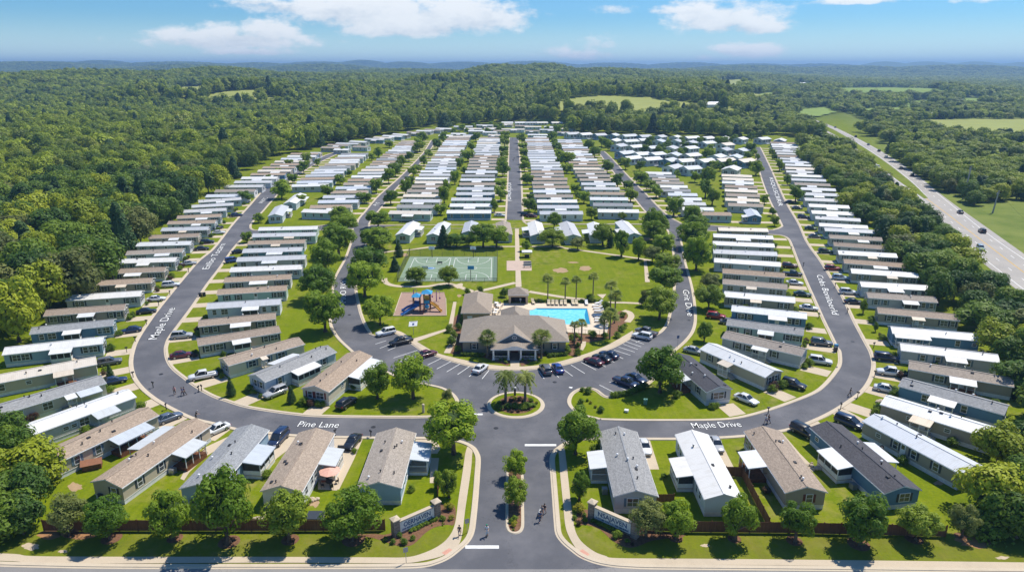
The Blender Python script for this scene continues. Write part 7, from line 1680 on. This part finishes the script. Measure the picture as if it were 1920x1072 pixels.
FIELDS = [('field', [(1028,208),(1050,194),(1080,186),(1130,181.5),(1165,183),(1205,184),(1250,190),(1320,198),(1360,203),(1365,209),(1365,216),(1200,214),(1120,212),(1040,214)]),
          ('field', [(1205,212),(1235,205),(1285,203),(1345,205),(1380,210),(1300,214),(1215,219)]),
          ('field', [(290,180),(320,167),(395,162),(410,168),(385,180),(330,186)]),('field', [(380,190),(405,177),(480,171),(505,175),(495,192),(440,200),(395,198)]),('field', [(488,189),(510,185),(530,190),(520,203),(500,201)]),
          ('field_green', [(1565,171),(1600,166),(1680,165),(1760,168.5),(1772,178),(1740,186),(1690,185),(1640,187),(1585,185)]),('field_green', [(1800,187),(1860,185),(1865,199),(1795,201)]),('field', [(1715,231),(1750,227),(1850,226),(1960,225),(1995,262),(1900,262),(1850,264),(1790,258),(1745,252)]),
          ('field', [(1340,156),(1362,151),(1410,155),(1418,166),(1380,170),(1340,169)]),('field_green', [(1425,176),(1450,174),(1455,180),(1430,181)]),('field', [(1490,158),(1512,157),(1518,165),(1500,166)]),
          ('field_green', [(1190,221),(1215,219),(1225,226),(1200,228)]),('field', [(1280,200),(1350,199),(1370,206),(1300,208)]),
          ('field_green', [(1700,192),(1740,189),(1748,203),(1695,205)]),('field', [(1378,181),(1400,175),(1440,176),(1462,184),(1430,190),(1390,189)]),('field_green', [(1605,208),(1660,203),(1712,205),(1716,214),(1660,217),(1615,218)]),('field_green', [(1495,207),(1545,203),(1568,212),(1535,220),(1500,222)])]
FP = []
for i, (mt, px) in enumerate(FIELDS):
    P = gp2(px); FP.append(P)
    # drape the field on the ground as a fine grid
    xs = [p[0] for p in P]; ys = [p[1] for p in P]; n = 26; m = MB(); gx = np.linspace(min(xs),max(xs),n); gy = np.linspace(min(ys),max(ys),n)
    X, Y = np.meshgrid(gx,gy,indexing='ij'); Z = HT(X,Y)+1.5
    for a in range(n-1):
        for b in range(n-1):
            if inside(((gx[a]+gx[a+1])/2,(gy[b]+gy[b+1])/2),P): m.quad((gx[a],gy[b],Z[a,b]),(gx[a+1],gy[b],Z[a+1,b]),(gx[a+1],gy[b+1],Z[a+1,b+1]),(gx[a],gy[b+1],Z[a,b+1]))
    if m.v: struct(m.obj('field', M[mt]))
VERGE = [(1486,222),(1521,240),(1569,268),(1606,303),(1650,345),(1681,375),(1720,412),(1780,470),(1840,528),(1880,570),(1925,615),(2000,700),(2100,830)]
VERGR = [(1500,212),(1530,216),(1560,226),(1606.6,247),(1640,262),(1670,290),(1740,345),(1800,378),(1840,390),(1960,380),(1980,460),(2200,640)]
HWZ = [(G2(*p).x,G2(*p).y) for p in VERGE]+[(G2(*p).x,G2(*p).y) for p in VERGR[::-1]]
CLEAR = [[(G2(*p).x,G2(*p).y) for p in q] for q in ([(1500,203),(1600,215),(1640,235),(1625,250),(1560,232),(1500,222)],[(1840,382),(1990,372),(2100,560),(1960,480),(1860,425)])]
def build_points(seed, y0, y1, sp, jit=.42):
    g = np.random.default_rng(seed); h = .62 if y0 < 400 else .585
    xs = np.arange(-y1*1.0-150, y1*1.0+150, sp); ys = np.arange(max(y0*.55, 30), y1, sp); X, Y = np.meshgrid(xs,ys)
    X = (X+g.uniform(-jit,jit,X.shape)*sp).ravel(); Y = (Y+g.uniform(-jit,jit,Y.shape)*sp).ravel()
    D = np.hypot(X,Y); k = (D >= y0) & (D < y1) & (Y > 30) & (np.abs(np.arctan2(X, Y*CP+CAM_H*SP)) < .74)
    X, Y = X[k], Y[k]; k = ~inside_np(X,Y,PARKX) & ~inside_np(X,Y,HWZ)
    for P in FP+CLEAR: k &= ~inside_np(X,Y,P)
    X, Y = X[k], Y[k]
    k = ~(Y < 78)  # the main road in front
    # woods thin out on the farmland beyond the highway
    X, Y = X[k], Y[k]
    n = np.sin(X*.021+2)*np.sin(Y*.017+1)+.6*np.sin(X*.047+Y*.03)
    far_right = (X/np.maximum(Y,1) > .36)
    k = ~(far_right & (n < -.75)); return X[k], Y[k]
_a, _b = build_points(1, 60, 520, 10.2), build_points(11, 60, 520, 7.6)
near = [(np.concatenate([_a[0][_a[0] < 0], _b[0][_b[0] >= 0]]), np.concatenate([_a[1][_a[0] < 0], _b[1][_b[0] >= 0]]))]
mid = [build_points(2, 520, 1300, 12.5)]
far1 = build_points(3, 1300, 3000, 15.0); far2 = build_points(4, 3000, 8500, 30.0)
g = np.random.default_rng(9)
NX, NY = near[0]
order = np.argsort(np.hypot(NX,NY-(-10)))
# what the picture shows largest: keep points inside the frame
dep = NY*CP+CAM_H*SP; u = 960+FPX*NX/dep; v = 536-FPX*((NY*SP-(CAM_H-10)*CP)/dep)
inframe = (u > -40) & (u < 1960) & (v < 1110)
order = [i for i in order if inframe[i]][:262]
solo = set(order)
tones = ('deep green','mid green','yellow-green','dull green')
WM = [make_leaf('woodland_leaves_'+n, d, l, .26) for n, d, l in (('deep',(.034,.082,.012),(.085,.160,.016)),('mid',(.075,.145,.012),(.19,.275,.020)),('yellow',(.20,.26,.014),(.40,.44,.022)),('dull',(.10,.125,.03),(.20,.22,.05)))]
def near_home_label(x, y):
    best = min((h for h in HOMES if h['near']), key=lambda h: (h['c'].x-x)**2+(h['c'].y-y)**2); return best, math.hypot(best['c'].x-x, best['c'].y-y)
used = {}
for i in order:
    x, y = NX[i], NY[i]; side = 'woodland' if x < 0 else 'highway tree belt'
    close = math.hypot(x,y) < 165; h = (g.uniform(5,8.5) if close else g.uniform(11,16.5)) if x < 0 else (g.uniform(5,8.5) if close else g.uniform(6.5,10.5)); r = (g.uniform(3.4,4.8) if close else g.uniform(5.2,8.2)) if x < 0 else g.uniform(3.9,6.0); pine = g.random() < .09; tn = int(g.choice(4, p=(.22,.40,.27,.11)))
    nh, dd = near_home_label(x, y); tail = nh['label'].split(', ')[1] if ', ' in nh['label'] else nh['label']
    edge = dd < 24; lab = f'{"dark evergreen" if pine else tones[tn]+" broadleaf"} tree '+(f'behind the home {tail}' if edge and ', ' in nh['label'] else f'close to the {tail}' if edge else f'inside the {side}' if dd < 60 else f'deep inside the {side}')
    lab = ' '.join(lab.split()[:16]); t = thing('forest_tree', lab, 'tree', (x,y,H1(x,y)), g.uniform(0,6.28), 'trees of the '+side+(' behind '+tail if edge else ''))
    if pine: c = link('crown', CR[f'pine{int(g.integers(2))}'], t, (0,0,h*.6)); c.scale = (r*.85,r*.85,h*.52); k = link('trunk', TR[0], t); k.scale = (5,5,h*.5)
    else:
        hb = h*.02; c = link('crown', CR[f'wood{int(g.integers(5))}'], t, (0,0,(h+hb)/2)); c.scale = (r,r*g.uniform(.85,1.1),(h-hb)/2); setmat(c, WM[tn]); k = link('trunk', TR[int(g.integers(4))], t); k.scale = (h*.5,h*.5,h*.7)
for i, (px, py) in enumerate(((15,1003),(45,1000),(20,962),(60,955),(25,918),(70,905),(10,872),(38,878),(18,842),(-25,905),(-25,965),(-10,1012),(30,985),(1905,1008),(1868,988),(1902,962),(1912,918),(1918,852),(1880,962),(1938,950),(1940,1000),(1850,1000))):
    q = G(px, py); left_ = px < 900; h = g.uniform(5,7.6); r = g.uniform(2.8,3.9); tn = int(g.choice(4, p=(.34,.54,.05,.07)))
    t = thing('forest_tree', f'{tones[tn]} bushy tree in the thicket at the {"woodland" if left_ else "highway"} end of the board fence', 'tree', q, g.uniform(0,6.28), 'thicket trees at the fence ends'+(' west' if left_ else ' east'))
    c = link('crown', CR[f'wood{int(g.integers(5))}' if not (px > 900 and i % 3 == 0) else 'pine0'], t, (0,0,h*.5)); c.scale = (r,r*g.uniform(.85,1.1),h*.5); setmat(c, WM[tn]) if c.data.name.startswith('crown') else None; k = link('trunk', TR[int(g.integers(4))], t); k.scale = (h*.5,h*.5,h*.6)
# the rest of the woods: one body of foliage, instanced on points
X = np.concatenate([np.array([NX[i] for i in range(len(NX)) if i not in solo]), mid[0][0], far1[0], far2[0]]); Y = np.concatenate([np.array([NY[i] for i in range(len(NX)) if i not in solo]), mid[0][1], far1[1], far2[1]])
n0 = len(NX)-len(solo); n1 = len(mid[0][0]); n2 = len(far1[0]); n3 = len(far2[0]); N = len(X)
RAD = np.concatenate([g.uniform(4.6,8.4,n0), g.uniform(5.6,10.0,n1), g.uniform(7.5,12,n2), g.uniform(15,26,n3)]); HH = np.concatenate([g.uniform(11,16.5,n0), g.uniform(13,20,n1), g.uniform(13,19,n2), g.uniform(12,20,n3)])
belt = (X/np.maximum(Y,1) > .3) & (np.arange(N) < n0+n1); HH[belt] *= .66; RAD[belt] *= .9
KIND = np.where(np.arange(N) < n0, g.integers(0,5,N), 7+g.integers(0,4,N)); KIND = np.where(np.arange(N) < n0+n1//3, np.where(g.random(N) < .5, g.integers(0,5,N), KIND), KIND)
pn = g.random(N) < .07; KIND = np.where(pn & (np.arange(N) < n0+n1), 5, KIND)
Z = HT(X,Y)
me = bpy.data.meshes.new('woodland'); me.from_pydata(np.stack([X,Y,Z+HH*.55],-1).tolist(), [], [])
def attr(name, typ, val):
    a = me.attributes.new(name, typ, 'POINT'); a.data.foreach_set('vector' if typ == 'FLOAT_VECTOR' else 'value', np.ascontiguousarray(val).ravel())
attr('size','FLOAT_VECTOR', np.stack([RAD,RAD*g.uniform(.85,1.1,N),HH*.5],-1).astype(np.float32)); attr('turn','FLOAT', g.uniform(0,6.28,N).astype(np.float32)); attr('pick','INT', KIND.astype(np.int32))
wl = stuff(link('woodland', me)); wl['label'] = 'unbroken woods covering the hills around the village'
src = [CR[f'wood{i}'] for i in range(5)]+[CR['pine0'],CR['lodp']]+[CR[f'lod{i}'] for i in range(4)]
ng = bpy.data.node_groups.new('woodland_foliage','GeometryNodeTree'); ng.interface.new_socket('Geometry', in_out='INPUT', socket_type='NodeSocketGeometry'); ng.interface.new_socket('Geometry', in_out='OUTPUT', socket_type='NodeSocketGeometry')
gi = ng.nodes.new('NodeGroupInput'); go = ng.nodes.new('NodeGroupOutput'); jn = ng.nodes.new('GeometryNodeJoinGeometry')
def named(n, typ): q = ng.nodes.new('GeometryNodeInputNamedAttribute'); q.data_type = typ; q.inputs[0].default_value = n; return next(o for o in q.outputs if o.enabled)
sz, tu, pk = named('size','FLOAT_VECTOR'), named('turn','FLOAT'), named('pick','INT')
cx = ng.nodes.new('ShaderNodeCombineXYZ'); ng.links.new(tu, cx.inputs[2])
for i, mesh_ in enumerate(src):
    if not (KIND == i).any(): continue
    ho = bpy.data.objects.new('foliage_clump', mesh_); COL.objects.link(ho); ho.hide_render = True; ho.hide_viewport = True; ho.parent = wl
    oi = ng.nodes.new('GeometryNodeObjectInfo'); oi.inputs['Object'].default_value = ho; oi.inputs['As Instance'].default_value = False
    cmp = ng.nodes.new('FunctionNodeCompare'); cmp.data_type = 'INT'; cmp.operation = 'EQUAL'; ins = [s for s in cmp.inputs if s.enabled]; ng.links.new(pk, ins[0]); ins[1].default_value = i
    ip = ng.nodes.new('GeometryNodeInstanceOnPoints'); ng.links.new(gi.outputs[0], ip.inputs['Points']); ng.links.new(cmp.outputs[0], ip.inputs['Selection']); ng.links.new(next(o for o in oi.outputs if o.name == 'Geometry'), ip.inputs['Instance'])
    ng.links.new(cx.outputs[0], ip.inputs['Rotation']); ng.links.new(sz, ip.inputs['Scale']); ng.links.new(ip.outputs[0], jn.inputs[0])
ng.links.new(jn.outputs[0], go.inputs[0])
md = wl.modifiers.new('foliage','NODES'); md.node_group = ng
for i,(px,py,w,l) in enumerate(((62,150,34,'white roofed farm building in the far woodland'),(1745,223,26,'long white barn beyond the highway fields'),(1500,160,40,'pale barn by the distant road'),(1330,204,30,'low farm shed by the hay field'),(568,138,40,'distant white works roof on the horizon side'))):
    q = GT(px,py); t = thing('farm_building', l, 'building', q, R(8)); W_ = w*.8; m = MB(); m.box(-W_/2,W_/2,-5,5,0,5); m.obj('wall', M['white'], t); m = MB(); a_ = W_/2+.5
    m.quad((-a_,-5.8,4.6),(a_,-5.8,4.6),(a_,0,7.5),(-a_,0,7.5)); m.quad((a_,5.8,4.6),(-a_,5.8,4.6),(-a_,0,7.5),(a_,0,7.5)); m.obj('roof', M['white'], t)
print('woodland', N, n0, n1, n2, n3)
# ------------------------------------------------------------------ people and a dog
SKIN = plain('skin',(.46,.27,.18),.6,.05); HAIR = {'d':plain('dark_hair',(.03,.022,.018),.7),'b':plain('brown_hair',(.12,.07,.04),.7),'g':plain('grey_hair',(.4,.4,.4),.7)}
CL = {'k':plain('black_cloth',(.06,.06,.07),.8),'w':plain('white_cloth',(.72,.72,.72),.8),'b':plain('blue_cloth',(.05,.12,.35),.8),'n':plain('navy_cloth',(.05,.08,.17),.8),'r':plain('red_cloth',(.4,.05,.05),.8),'p':plain('pink_cloth',(.6,.3,.32),.8),'g':plain('grey_cloth',(.2,.2,.22),.8)}
def skin_obj(name, verts, edges, rads, mat, parent, sub=1, root=0):
    me = bpy.data.meshes.new(name); me.from_pydata([tuple(v) for v in verts], edges, []); me.materials.append(mat); o = link(name, me, parent)
    sk = o.modifiers.new('skin','SKIN'); sl = me.skin_vertices[0].data
    for i, r in enumerate(rads): sl[i].radius = (r, r); sl[i].use_root = (i == root)
    sk.use_smooth_shade = True; sb = o.modifiers.new('smooth','SUBSURF'); sb.levels = sub; sb.render_levels = sub; return o
def person(px, py, rz, label, top, legs, hair='d', pose='walk', shorts=False, z=.05, s=1.0):
    g = G(px, py, z); t = thing('person', label, 'person', g, rz, None, (s,s,s))
    st = {'walk':.28,'stand':.06,'bend':.08,'ride':.05}[pose]; lean = {'walk':.03,'stand':0,'bend':.62,'ride':.04}[pose]
    # +y is the way the person faces
    hip = Vector((0,0,.93)); ch = Vector((0,.30*math.sin(lean)+.01,.93+.42*math.cos(lean))); nk = ch+Vector((0,.15*math.sin(lean),.13*math.cos(lean)+.02)); hd = nk+Vector((0,.06+.1*math.sin(lean),.15)); tp = hd+Vector((0,.02,.10))
    V = [hip, Vector((0,.01,1.12)) if pose != 'bend' else Vector((0,.10,1.08)), ch, nk, hd, tp]; Rr = [.135,.125,.155,.055,.098,.085]; Ed = [(0,1),(1,2),(2,3),(3,4),(4,5)]
    def add(v, r, p): V.append(Vector(v)); Rr.append(r); Ed.append((p,len(V)-1)); return len(V)-1
    legv = []; armv = []
    for sd in (-1,1):
        f = st*sd
        h = add((sd*.10,0,.86),.095,0); k = add((sd*.11,f*.45+.03,.48),.062,h); a = add((sd*.11,f-.06*(f<0),.09+.03*(f<0)),.042,k); add((sd*.115,f+.13,.04),.036,a); legv.append((h,k,a))
        sh = add(ch+Vector((sd*.19,0,.03)),.06,2); e = add(ch+Vector((sd*.25,-f*.5+.04,-.25)) if pose != 'ride' else ch+Vector((sd*.24,.18,-.2)),.043,sh)
        w = add(ch+Vector((sd*.26,-f*.9+.14,-.47)) if pose not in ('ride','bend') else ch+Vector((sd*.2,.42,-.28 if pose == 'ride' else -.42)),.032,e); d = (V[w]-V[e]).normalized(); hn = add(V[w]+d*.07,.030,w); armv.append((sh,e,w))
        for q in range(4): fb = add(V[hn]+d*(.055+.012*(q in (1,2)))+Vector((0,.018*(q-1.5),-.004*q)),.0085,hn)
        add(V[w]+d*.05+Vector((-sd*.045,.02,0)),.010,w)
    skin_obj('body', V, Ed, Rr, SKIN, t)
    tv = [V[1]-Vector((0,0,.16)),V[1],V[2],V[2]+(V[3]-V[2])*.45]; te = [(0,1),(1,2),(2,3)]; tr = [.15,.142,.172,.08]
    for sh,e,w in armv: i = len(tv); tv += [V[sh],V[sh].lerp(V[e],.75)]; tr += [.075,.058]; te += [(2,i),(i,i+1)]
    skin_obj('shirt', tv, te, tr, CL[top], t)
    lv = [V[0]+Vector((0,0,.08)),V[0]]; le = [(0,1)]; lr = [.145,.15]
    for h,k,a in legv:
        i = len(lv); lv += [V[h],V[k]] + ([] if shorts else [V[a]+Vector((0,0,.03))]); lr += [.108,.078]+([] if shorts else [.058]); le += [(1,i),(i,i+1)]+([] if shorts else [(i+1,i+2)])
        if shorts: lv[-1] = V[h].lerp(V[k],.75)
    skin_obj('shorts' if shorts else 'trousers', lv, le, lr, CL[legs], t)
    m = MB(); m.ball(hd+Vector((0,-.022,.045)),(.108,.115,.105),12,8); m.obj('hair', HAIR[hair], t, True)
    m = MB()
    for sd in (-1,1): m.ball(hd+Vector((sd*.035,.096,.02)),.011,6,4); 
    m.ball(hd+Vector((0,.092,-.05)),(.022,.008,.006),6,4); m.obj('face', HAIR['d'], t)
    m = MB(); m.tri(hd+Vector((-.016,.088,-.02)),hd+Vector((.016,.088,-.02)),hd+Vector((0,.125,-.015))); m.tri(hd+Vector((.016,.088,-.02)),hd+Vector((0,.09,.03)),hd+Vector((0,.125,-.015))); m.tri(hd+Vector((0,.09,.03)),hd+Vector((-.016,.088,-.02)),hd+Vector((0,.125,-.015))); m.obj('nose', SKIN, t)
    for sd in (-1,1): m = MB(); m.box(sd*.115-.045,sd*.115+.045,st*sd-.06*(st*sd<0)-.09,st*sd-.06*(st*sd<0)+.17,0,.075); m.obj('shoe', CL['k'], t)
    return t
person(861.5,1004,R(185),'person in dark clothes walking on the entrance pavement','k','n','d','walk',True,.06)
person(328,739,R(200),'person in a pink top walking alone on the bend','p','k','d','walk')
person(342.5,741,R(150),'person in a blue shirt walking beside another on the bend','b','n','b','walk'); person(346.8,740.5,R(150),'person in navy walking next to the blue shirt','n','k','d','walk')
person(368,785.5,R(-40),'person in black bending forward at the kerb','k','k','g','bend')
person(913,1003,R(180),'person in white riding a small scooter on the entrance drive','w','w','b','ride',False,.14)
person(1021,963,R(160),'dark haired person walking behind the white dog','k','g','d','walk'); person(1016,966.5,R(170),'person in grey shorts beside the white dog','g','g','b','walk',True); person(1012.5,977,R(180),'person in navy walking ahead of the white dog','n','n','d','walk')
person(1435.5,794,R(120),'person in white and blue walking on the loop road','w','b','r' if False else 'b','walk',True); person(1441,793,R(120),'person in black walking beside the one in white','k','n','d','walk')
person(1593,742,R(-120),'person in black walking alone on the highway side bend','k','k','d','walk'); person(1269,475,R(0),'person in dark clothes walking up the curved park road','k','n','d','walk')
for i,(x,y) in enumerate(((962,303),(964,300),(961.5,262))): person(x,y,R(20*i),f'far person in dark clothes on the central street, {ORD[i+1]} from the near end','k','g','d','walk')
# scooter
g = G(913,1003,.045); t = thing('kick_scooter','small dark kick scooter under the rider in white','scooter',(g.x,g.y,.045),R(180)); m = MB(); m.box(-.08,.08,-.4,.4,.08,.11); m.obj('deck', M['dkmetal'], t)
m = MB(); m.bar((0,.42,.08),(0,.46,1.0),.04); m.bar((-.25,.46,1.0),(.25,.46,1.0),.035); m.obj('handlebar', M['metal'], t)
for y in (-.42,.45): m = MB(); m.tube([(-.02,y,.08),(.02,y,.08)],[.08,.08],10); m.obj('wheel', M['rubber'], t)
o = [q for q in COL.objects if q.get('label') == 'person in white riding a small scooter on the entrance drive'][0]; m = MB(); m.ball((0,.11,1.74),(.13,.15,.11),12,8); m.obj('helmet', plain('green_helmet',(.02,.22,.12),.3), o, True)
# dog: deep chest, jointed legs, head on a neck
g = G(1011.5,965,.035); t = thing('dog','white dog being walked on the entrance drive','dog',g,R(75)); V = [(0,0,.52),(.22,0,.54),(.42,0,.56),(.58,0,.70),(.70,0,.78),(.86,0,.74),(-.2,0,.55),(-.36,0,.56),(-.52,0,.66),(-.62,0,.80)]; E_ = [(0,1),(1,2),(2,3),(3,4),(4,5),(0,6),(6,7),(7,8),(8,9)]; Rr = [.13,.16,.15,.09,.09,.045,.115,.11,.04,.025]
for sd in (-1,1):
    i = len(V); V += [(.36,sd*.1,.42),(.34,sd*.1,.22),(.38,sd*.1,.03)]; Rr += [.06,.04,.03]; E_ += [(2,i),(i,i+1),(i+1,i+2)]
    i = len(V); V += [(-.34,sd*.1,.42),(-.26,sd*.1,.27),(-.44,sd*.1,.19),(-.40,sd*.1,.03)]; Rr += [.08,.05,.032,.03]; E_ += [(7,i),(i,i+1),(i+1,i+2),(i+2,i+3)]
skin_obj('body',[Vector(v) for v in V],E_,Rr,CL['w'],t)
for sd in (-1,1): m = MB(); m.tri((.70,sd*.06,.84),(.64,sd*.10,.83),(.66,sd*.09,.72)); m.tri((.66,sd*.09,.72),(.64,sd*.10,.83),(.70,sd*.06,.84)); m.obj('ear', CL['g'], t)
# ------------------------------------------------------------------ light, sky, air
SUN_EL, SUN_AZ = R(60), R(52)      # azimuth from +Y towards +X
sd = bpy.data.lights.new('sun', 'SUN'); sd.energy = 4.5; sd.angle = R(0.5); sd.color = (1.0, 0.94, 0.83)
so = bpy.data.objects.new('sun', sd); COL.objects.link(so)
v = Vector((math.cos(SUN_EL)*math.sin(SUN_AZ), math.cos(SUN_EL)*math.cos(SUN_AZ), math.sin(SUN_EL)))
so.rotation_euler = (-v).to_track_quat('-Z', 'Y').to_euler(); so.location = (0, 0, 200)
world = bpy.data.worlds.new('World'); scene.world = world; world.use_nodes = True
wt = world.node_tree; bg = wt.nodes['Background']
sky = wt.nodes.new('ShaderNodeTexSky'); sky.sky_type = 'NISHITA'; sky.sun_disc = False
sky.sun_elevation = SUN_EL; sky.sun_rotation = SUN_AZ; sky.altitude = 200; sky.air_density = 1.0; sky.dust_density = 0.3; sky.ozone_density = 2.0
def wn(t, **k):
    n = wt.nodes.new(t)
    for a, b in k.items(): setattr(n, a, b)
    return n
def wm(op, a, b=None, c=None):
    n = wn('ShaderNodeMath', operation=op)
    for i, q in enumerate((a, b, c)):
        if q is None: continue
        if isinstance(q, (int, float)): n.inputs[i].default_value = q
        else: wt.links.new(q, n.inputs[i])
    return n.outputs[0]
tc = wn('ShaderNodeTexCoord').outputs['Generated']
sx = wn('ShaderNodeSeparateXYZ'); wt.links.new(tc, sx.inputs[0]); dx, dy, dz = sx.outputs
az = wm('ARCTAN2', dx, dy); el = wm('ARCSINE', dz)
cv = wn('ShaderNodeCombineXYZ'); wt.links.new(az, cv.inputs[0]); wt.links.new(wm('MULTIPLY', el, 1.9), cv.inputs[1])
def wnoise(scale, detail, rough, off=0.0):
    n = wn('ShaderNodeTexNoise'); n.inputs['Scale'].default_value = scale; n.inputs['Detail'].default_value = detail; n.inputs['Roughness'].default_value = rough
    if off:
        m = wn('ShaderNodeMapping'); m.inputs['Location'].default_value = (off, off, 0); wt.links.new(cv.outputs[0], m.inputs[0]); wt.links.new(m.outputs[0], n.inputs['Vector'])
    else: wt.links.new(cv.outputs[0], n.inputs['Vector'])
    return n.outputs['Fac']
n1 = wnoise(16, 8, 0.58); n2 = wnoise(60, 5, 0.6, 3.0)
def azel(px, py):
    d = ray(px, py).normalized(); return math.atan2(d.x, d.y), math.asin(d.z)
best = None; lowbest = None
# cloud: centre px, row, half width px, half height px, strength
for cx, cy, hw, hh, st in ((430,76,185,28,1.0),(500,62,80,26,1.0),(420,64,60,26,1.0),(470,97,90,10,0.8),
                           (690,20,190,62,1.15),(860,34,165,48,1.15),(560,14,150,20,0.9),(760,55,170,26,1.0),(480,4,70,16,0.8),
                           (1355,38,130,40,1.05),(1310,18,60,34,1.0),(1420,52,80,22,1.0),(1270,20,60,12,0.7),
                           (1410,98,85,18,0.9),(1370,93,45,16,0.8),(1330,110,40,7,0.5),
                           (1090,103,100,16,0.62),(1115,85,45,20,0.45),(1155,18,45,12,0.5),
                           (1620,2,120,9,0.7),(1850,0,70,8,0.5),(1000,-60,260,60,1.0),(1700,-90,240,50,1.0),(150,-70,260,50,1.0),(2150,40,150,40,1.0),(-200,60,140,30,1.0)):
    a0, e0 = azel(cx, cy); a1, _ = azel(cx+hw, cy); _, e1 = azel(cx, cy-hh)
    ra, re = abs(a1-a0), abs(e1-e0)
    u = wm('DIVIDE', wm('SUBTRACT', az, a0), ra); w_ = wm('DIVIDE', wm('SUBTRACT', el, e0), re)
    dn = wm('MULTIPLY', wm('MINIMUM', w_, 0.0), 1.35); up = wm('MAXIMUM', w_, 0.0)
    r2 = wm('ADD', wm('MULTIPLY', u, u), wm('ADD', wm('MULTIPLY', dn, dn), wm('MULTIPLY', up, up)))
    f = wm('MULTIPLY', wm('SUBTRACT', 1.0, wm('POWER', r2, 0.7)), st)
    lo = wm('MULTIPLY', wm('GREATER_THAN', f, -1.0), w_)
    best = f if best is None else wm('SMOOTH_MAX', best, f, 0.15)
    k = wm('MULTIPLY', wm('MAXIMUM', f, 0.0), wm('MINIMUM', wm('MAXIMUM', w_, -1.2), 1.2))
    lowbest = k if lowbest is None else wm('ADD', lowbest, k)
field = wm('ADD', best, wm('MULTIPLY', wm('SUBTRACT', n1, 0.5), 2.3)); field = wm('ADD', field, wm('MULTIPLY', wm('SUBTRACT', n2, 0.5), 1.0))
mask = wn('ShaderNodeMapRange', interpolation_type='SMOOTHSTEP'); wt.links.new(field, mask.inputs[0]); mask.inputs[1].default_value = -0.08; mask.inputs[2].default_value = 0.68
inten = wn('ShaderNodeMapRange', interpolation_type='SMOOTHSTEP'); wt.links.new(wm('ADD', lowbest, wm('ADD', wm('MULTIPLY', wm('SUBTRACT', n1, 0.5), 2.2), wm('MULTIPLY', wm('SUBTRACT', n2, 0.5), 0.9))), inten.inputs[0]); inten.inputs[1].default_value = -0.95; inten.inputs[2].default_value = 0.35
cc = wn('ShaderNodeMix', data_type='RGBA'); wt.links.new(inten.outputs[0], cc.inputs[0]); cc.inputs[6].default_value = (5.0, 5.5, 6.2, 1); cc.inputs[7].default_value = (8.2, 8.2, 8.2, 1)
tint = wn('ShaderNodeMix', data_type='RGBA', blend_type='MULTIPLY'); tint.inputs[0].default_value = 1.0; wt.links.new(sky.outputs[0], tint.inputs[6]); tint.inputs[7].default_value = ((0.38, 0.69, 0.98)) + (1,)
fin = wn('ShaderNodeMix', data_type='RGBA'); wt.links.new(wm('MULTIPLY', mask.outputs[0], 0.86), fin.inputs[0]); hr = wn('ShaderNodeMapRange', interpolation_type='SMOOTHSTEP'); wt.links.new(el, hr.inputs[0]); hr.inputs[1].default_value = -0.01; hr.inputs[2].default_value = 0.07; hr.inputs[3].default_value = 0.75; hr.inputs[4].default_value = 0.0
hor = wn('ShaderNodeMix', data_type='RGBA'); wt.links.new(hr.outputs[0], hor.inputs[0]); wt.links.new(tint.outputs[2], hor.inputs[6]); hor.inputs[7].default_value = (7.6, 9.2, 8.9, 1)
wt.links.new(hor.outputs[2], fin.inputs[6]); wt.links.new(cc.outputs[2], fin.inputs[7])
wt.links.new(fin.outputs[2], bg.inputs[0]); bg.inputs[1].default_value = 0.11

hz = MB(); hz.box(-16000, 16000, -600, 16000, -60, 165)
hm = bpy.data.materials.new('haze_air'); hm.use_nodes = True; ht = hm.node_tree
ht.nodes.remove(ht.nodes['Principled BSDF']); pv = ht.nodes.new('ShaderNodeVolumePrincipled')
pv.inputs['Color'].default_value = (0.36, 0.61, 0.97, 1); pv.inputs['Density'].default_value = 0.00016; pv.inputs['Anisotropy'].default_value = 0.2
ht.links.new(pv.outputs[0], ht.nodes['Material Output'].inputs['Volume'])
hzo = stuff(hz.obj('haze', hm)); hzo['label'] = 'thin blue haze over the far hills'

vs = scene.view_settings; vs.view_transform = 'Standard'; vs.look = 'None'; vs.exposure = 0.25; vs.gamma = 1.0
scene.cycles.volume_bounces = 0; scene.cycles.max_bounces = 5; scene.cycles.diffuse_bounces = 2; scene.cycles.glossy_bounces = 2; scene.cycles.transmission_bounces = 3; scene.cycles.transparent_max_bounces = 6
scene.cycles.use_denoising = True
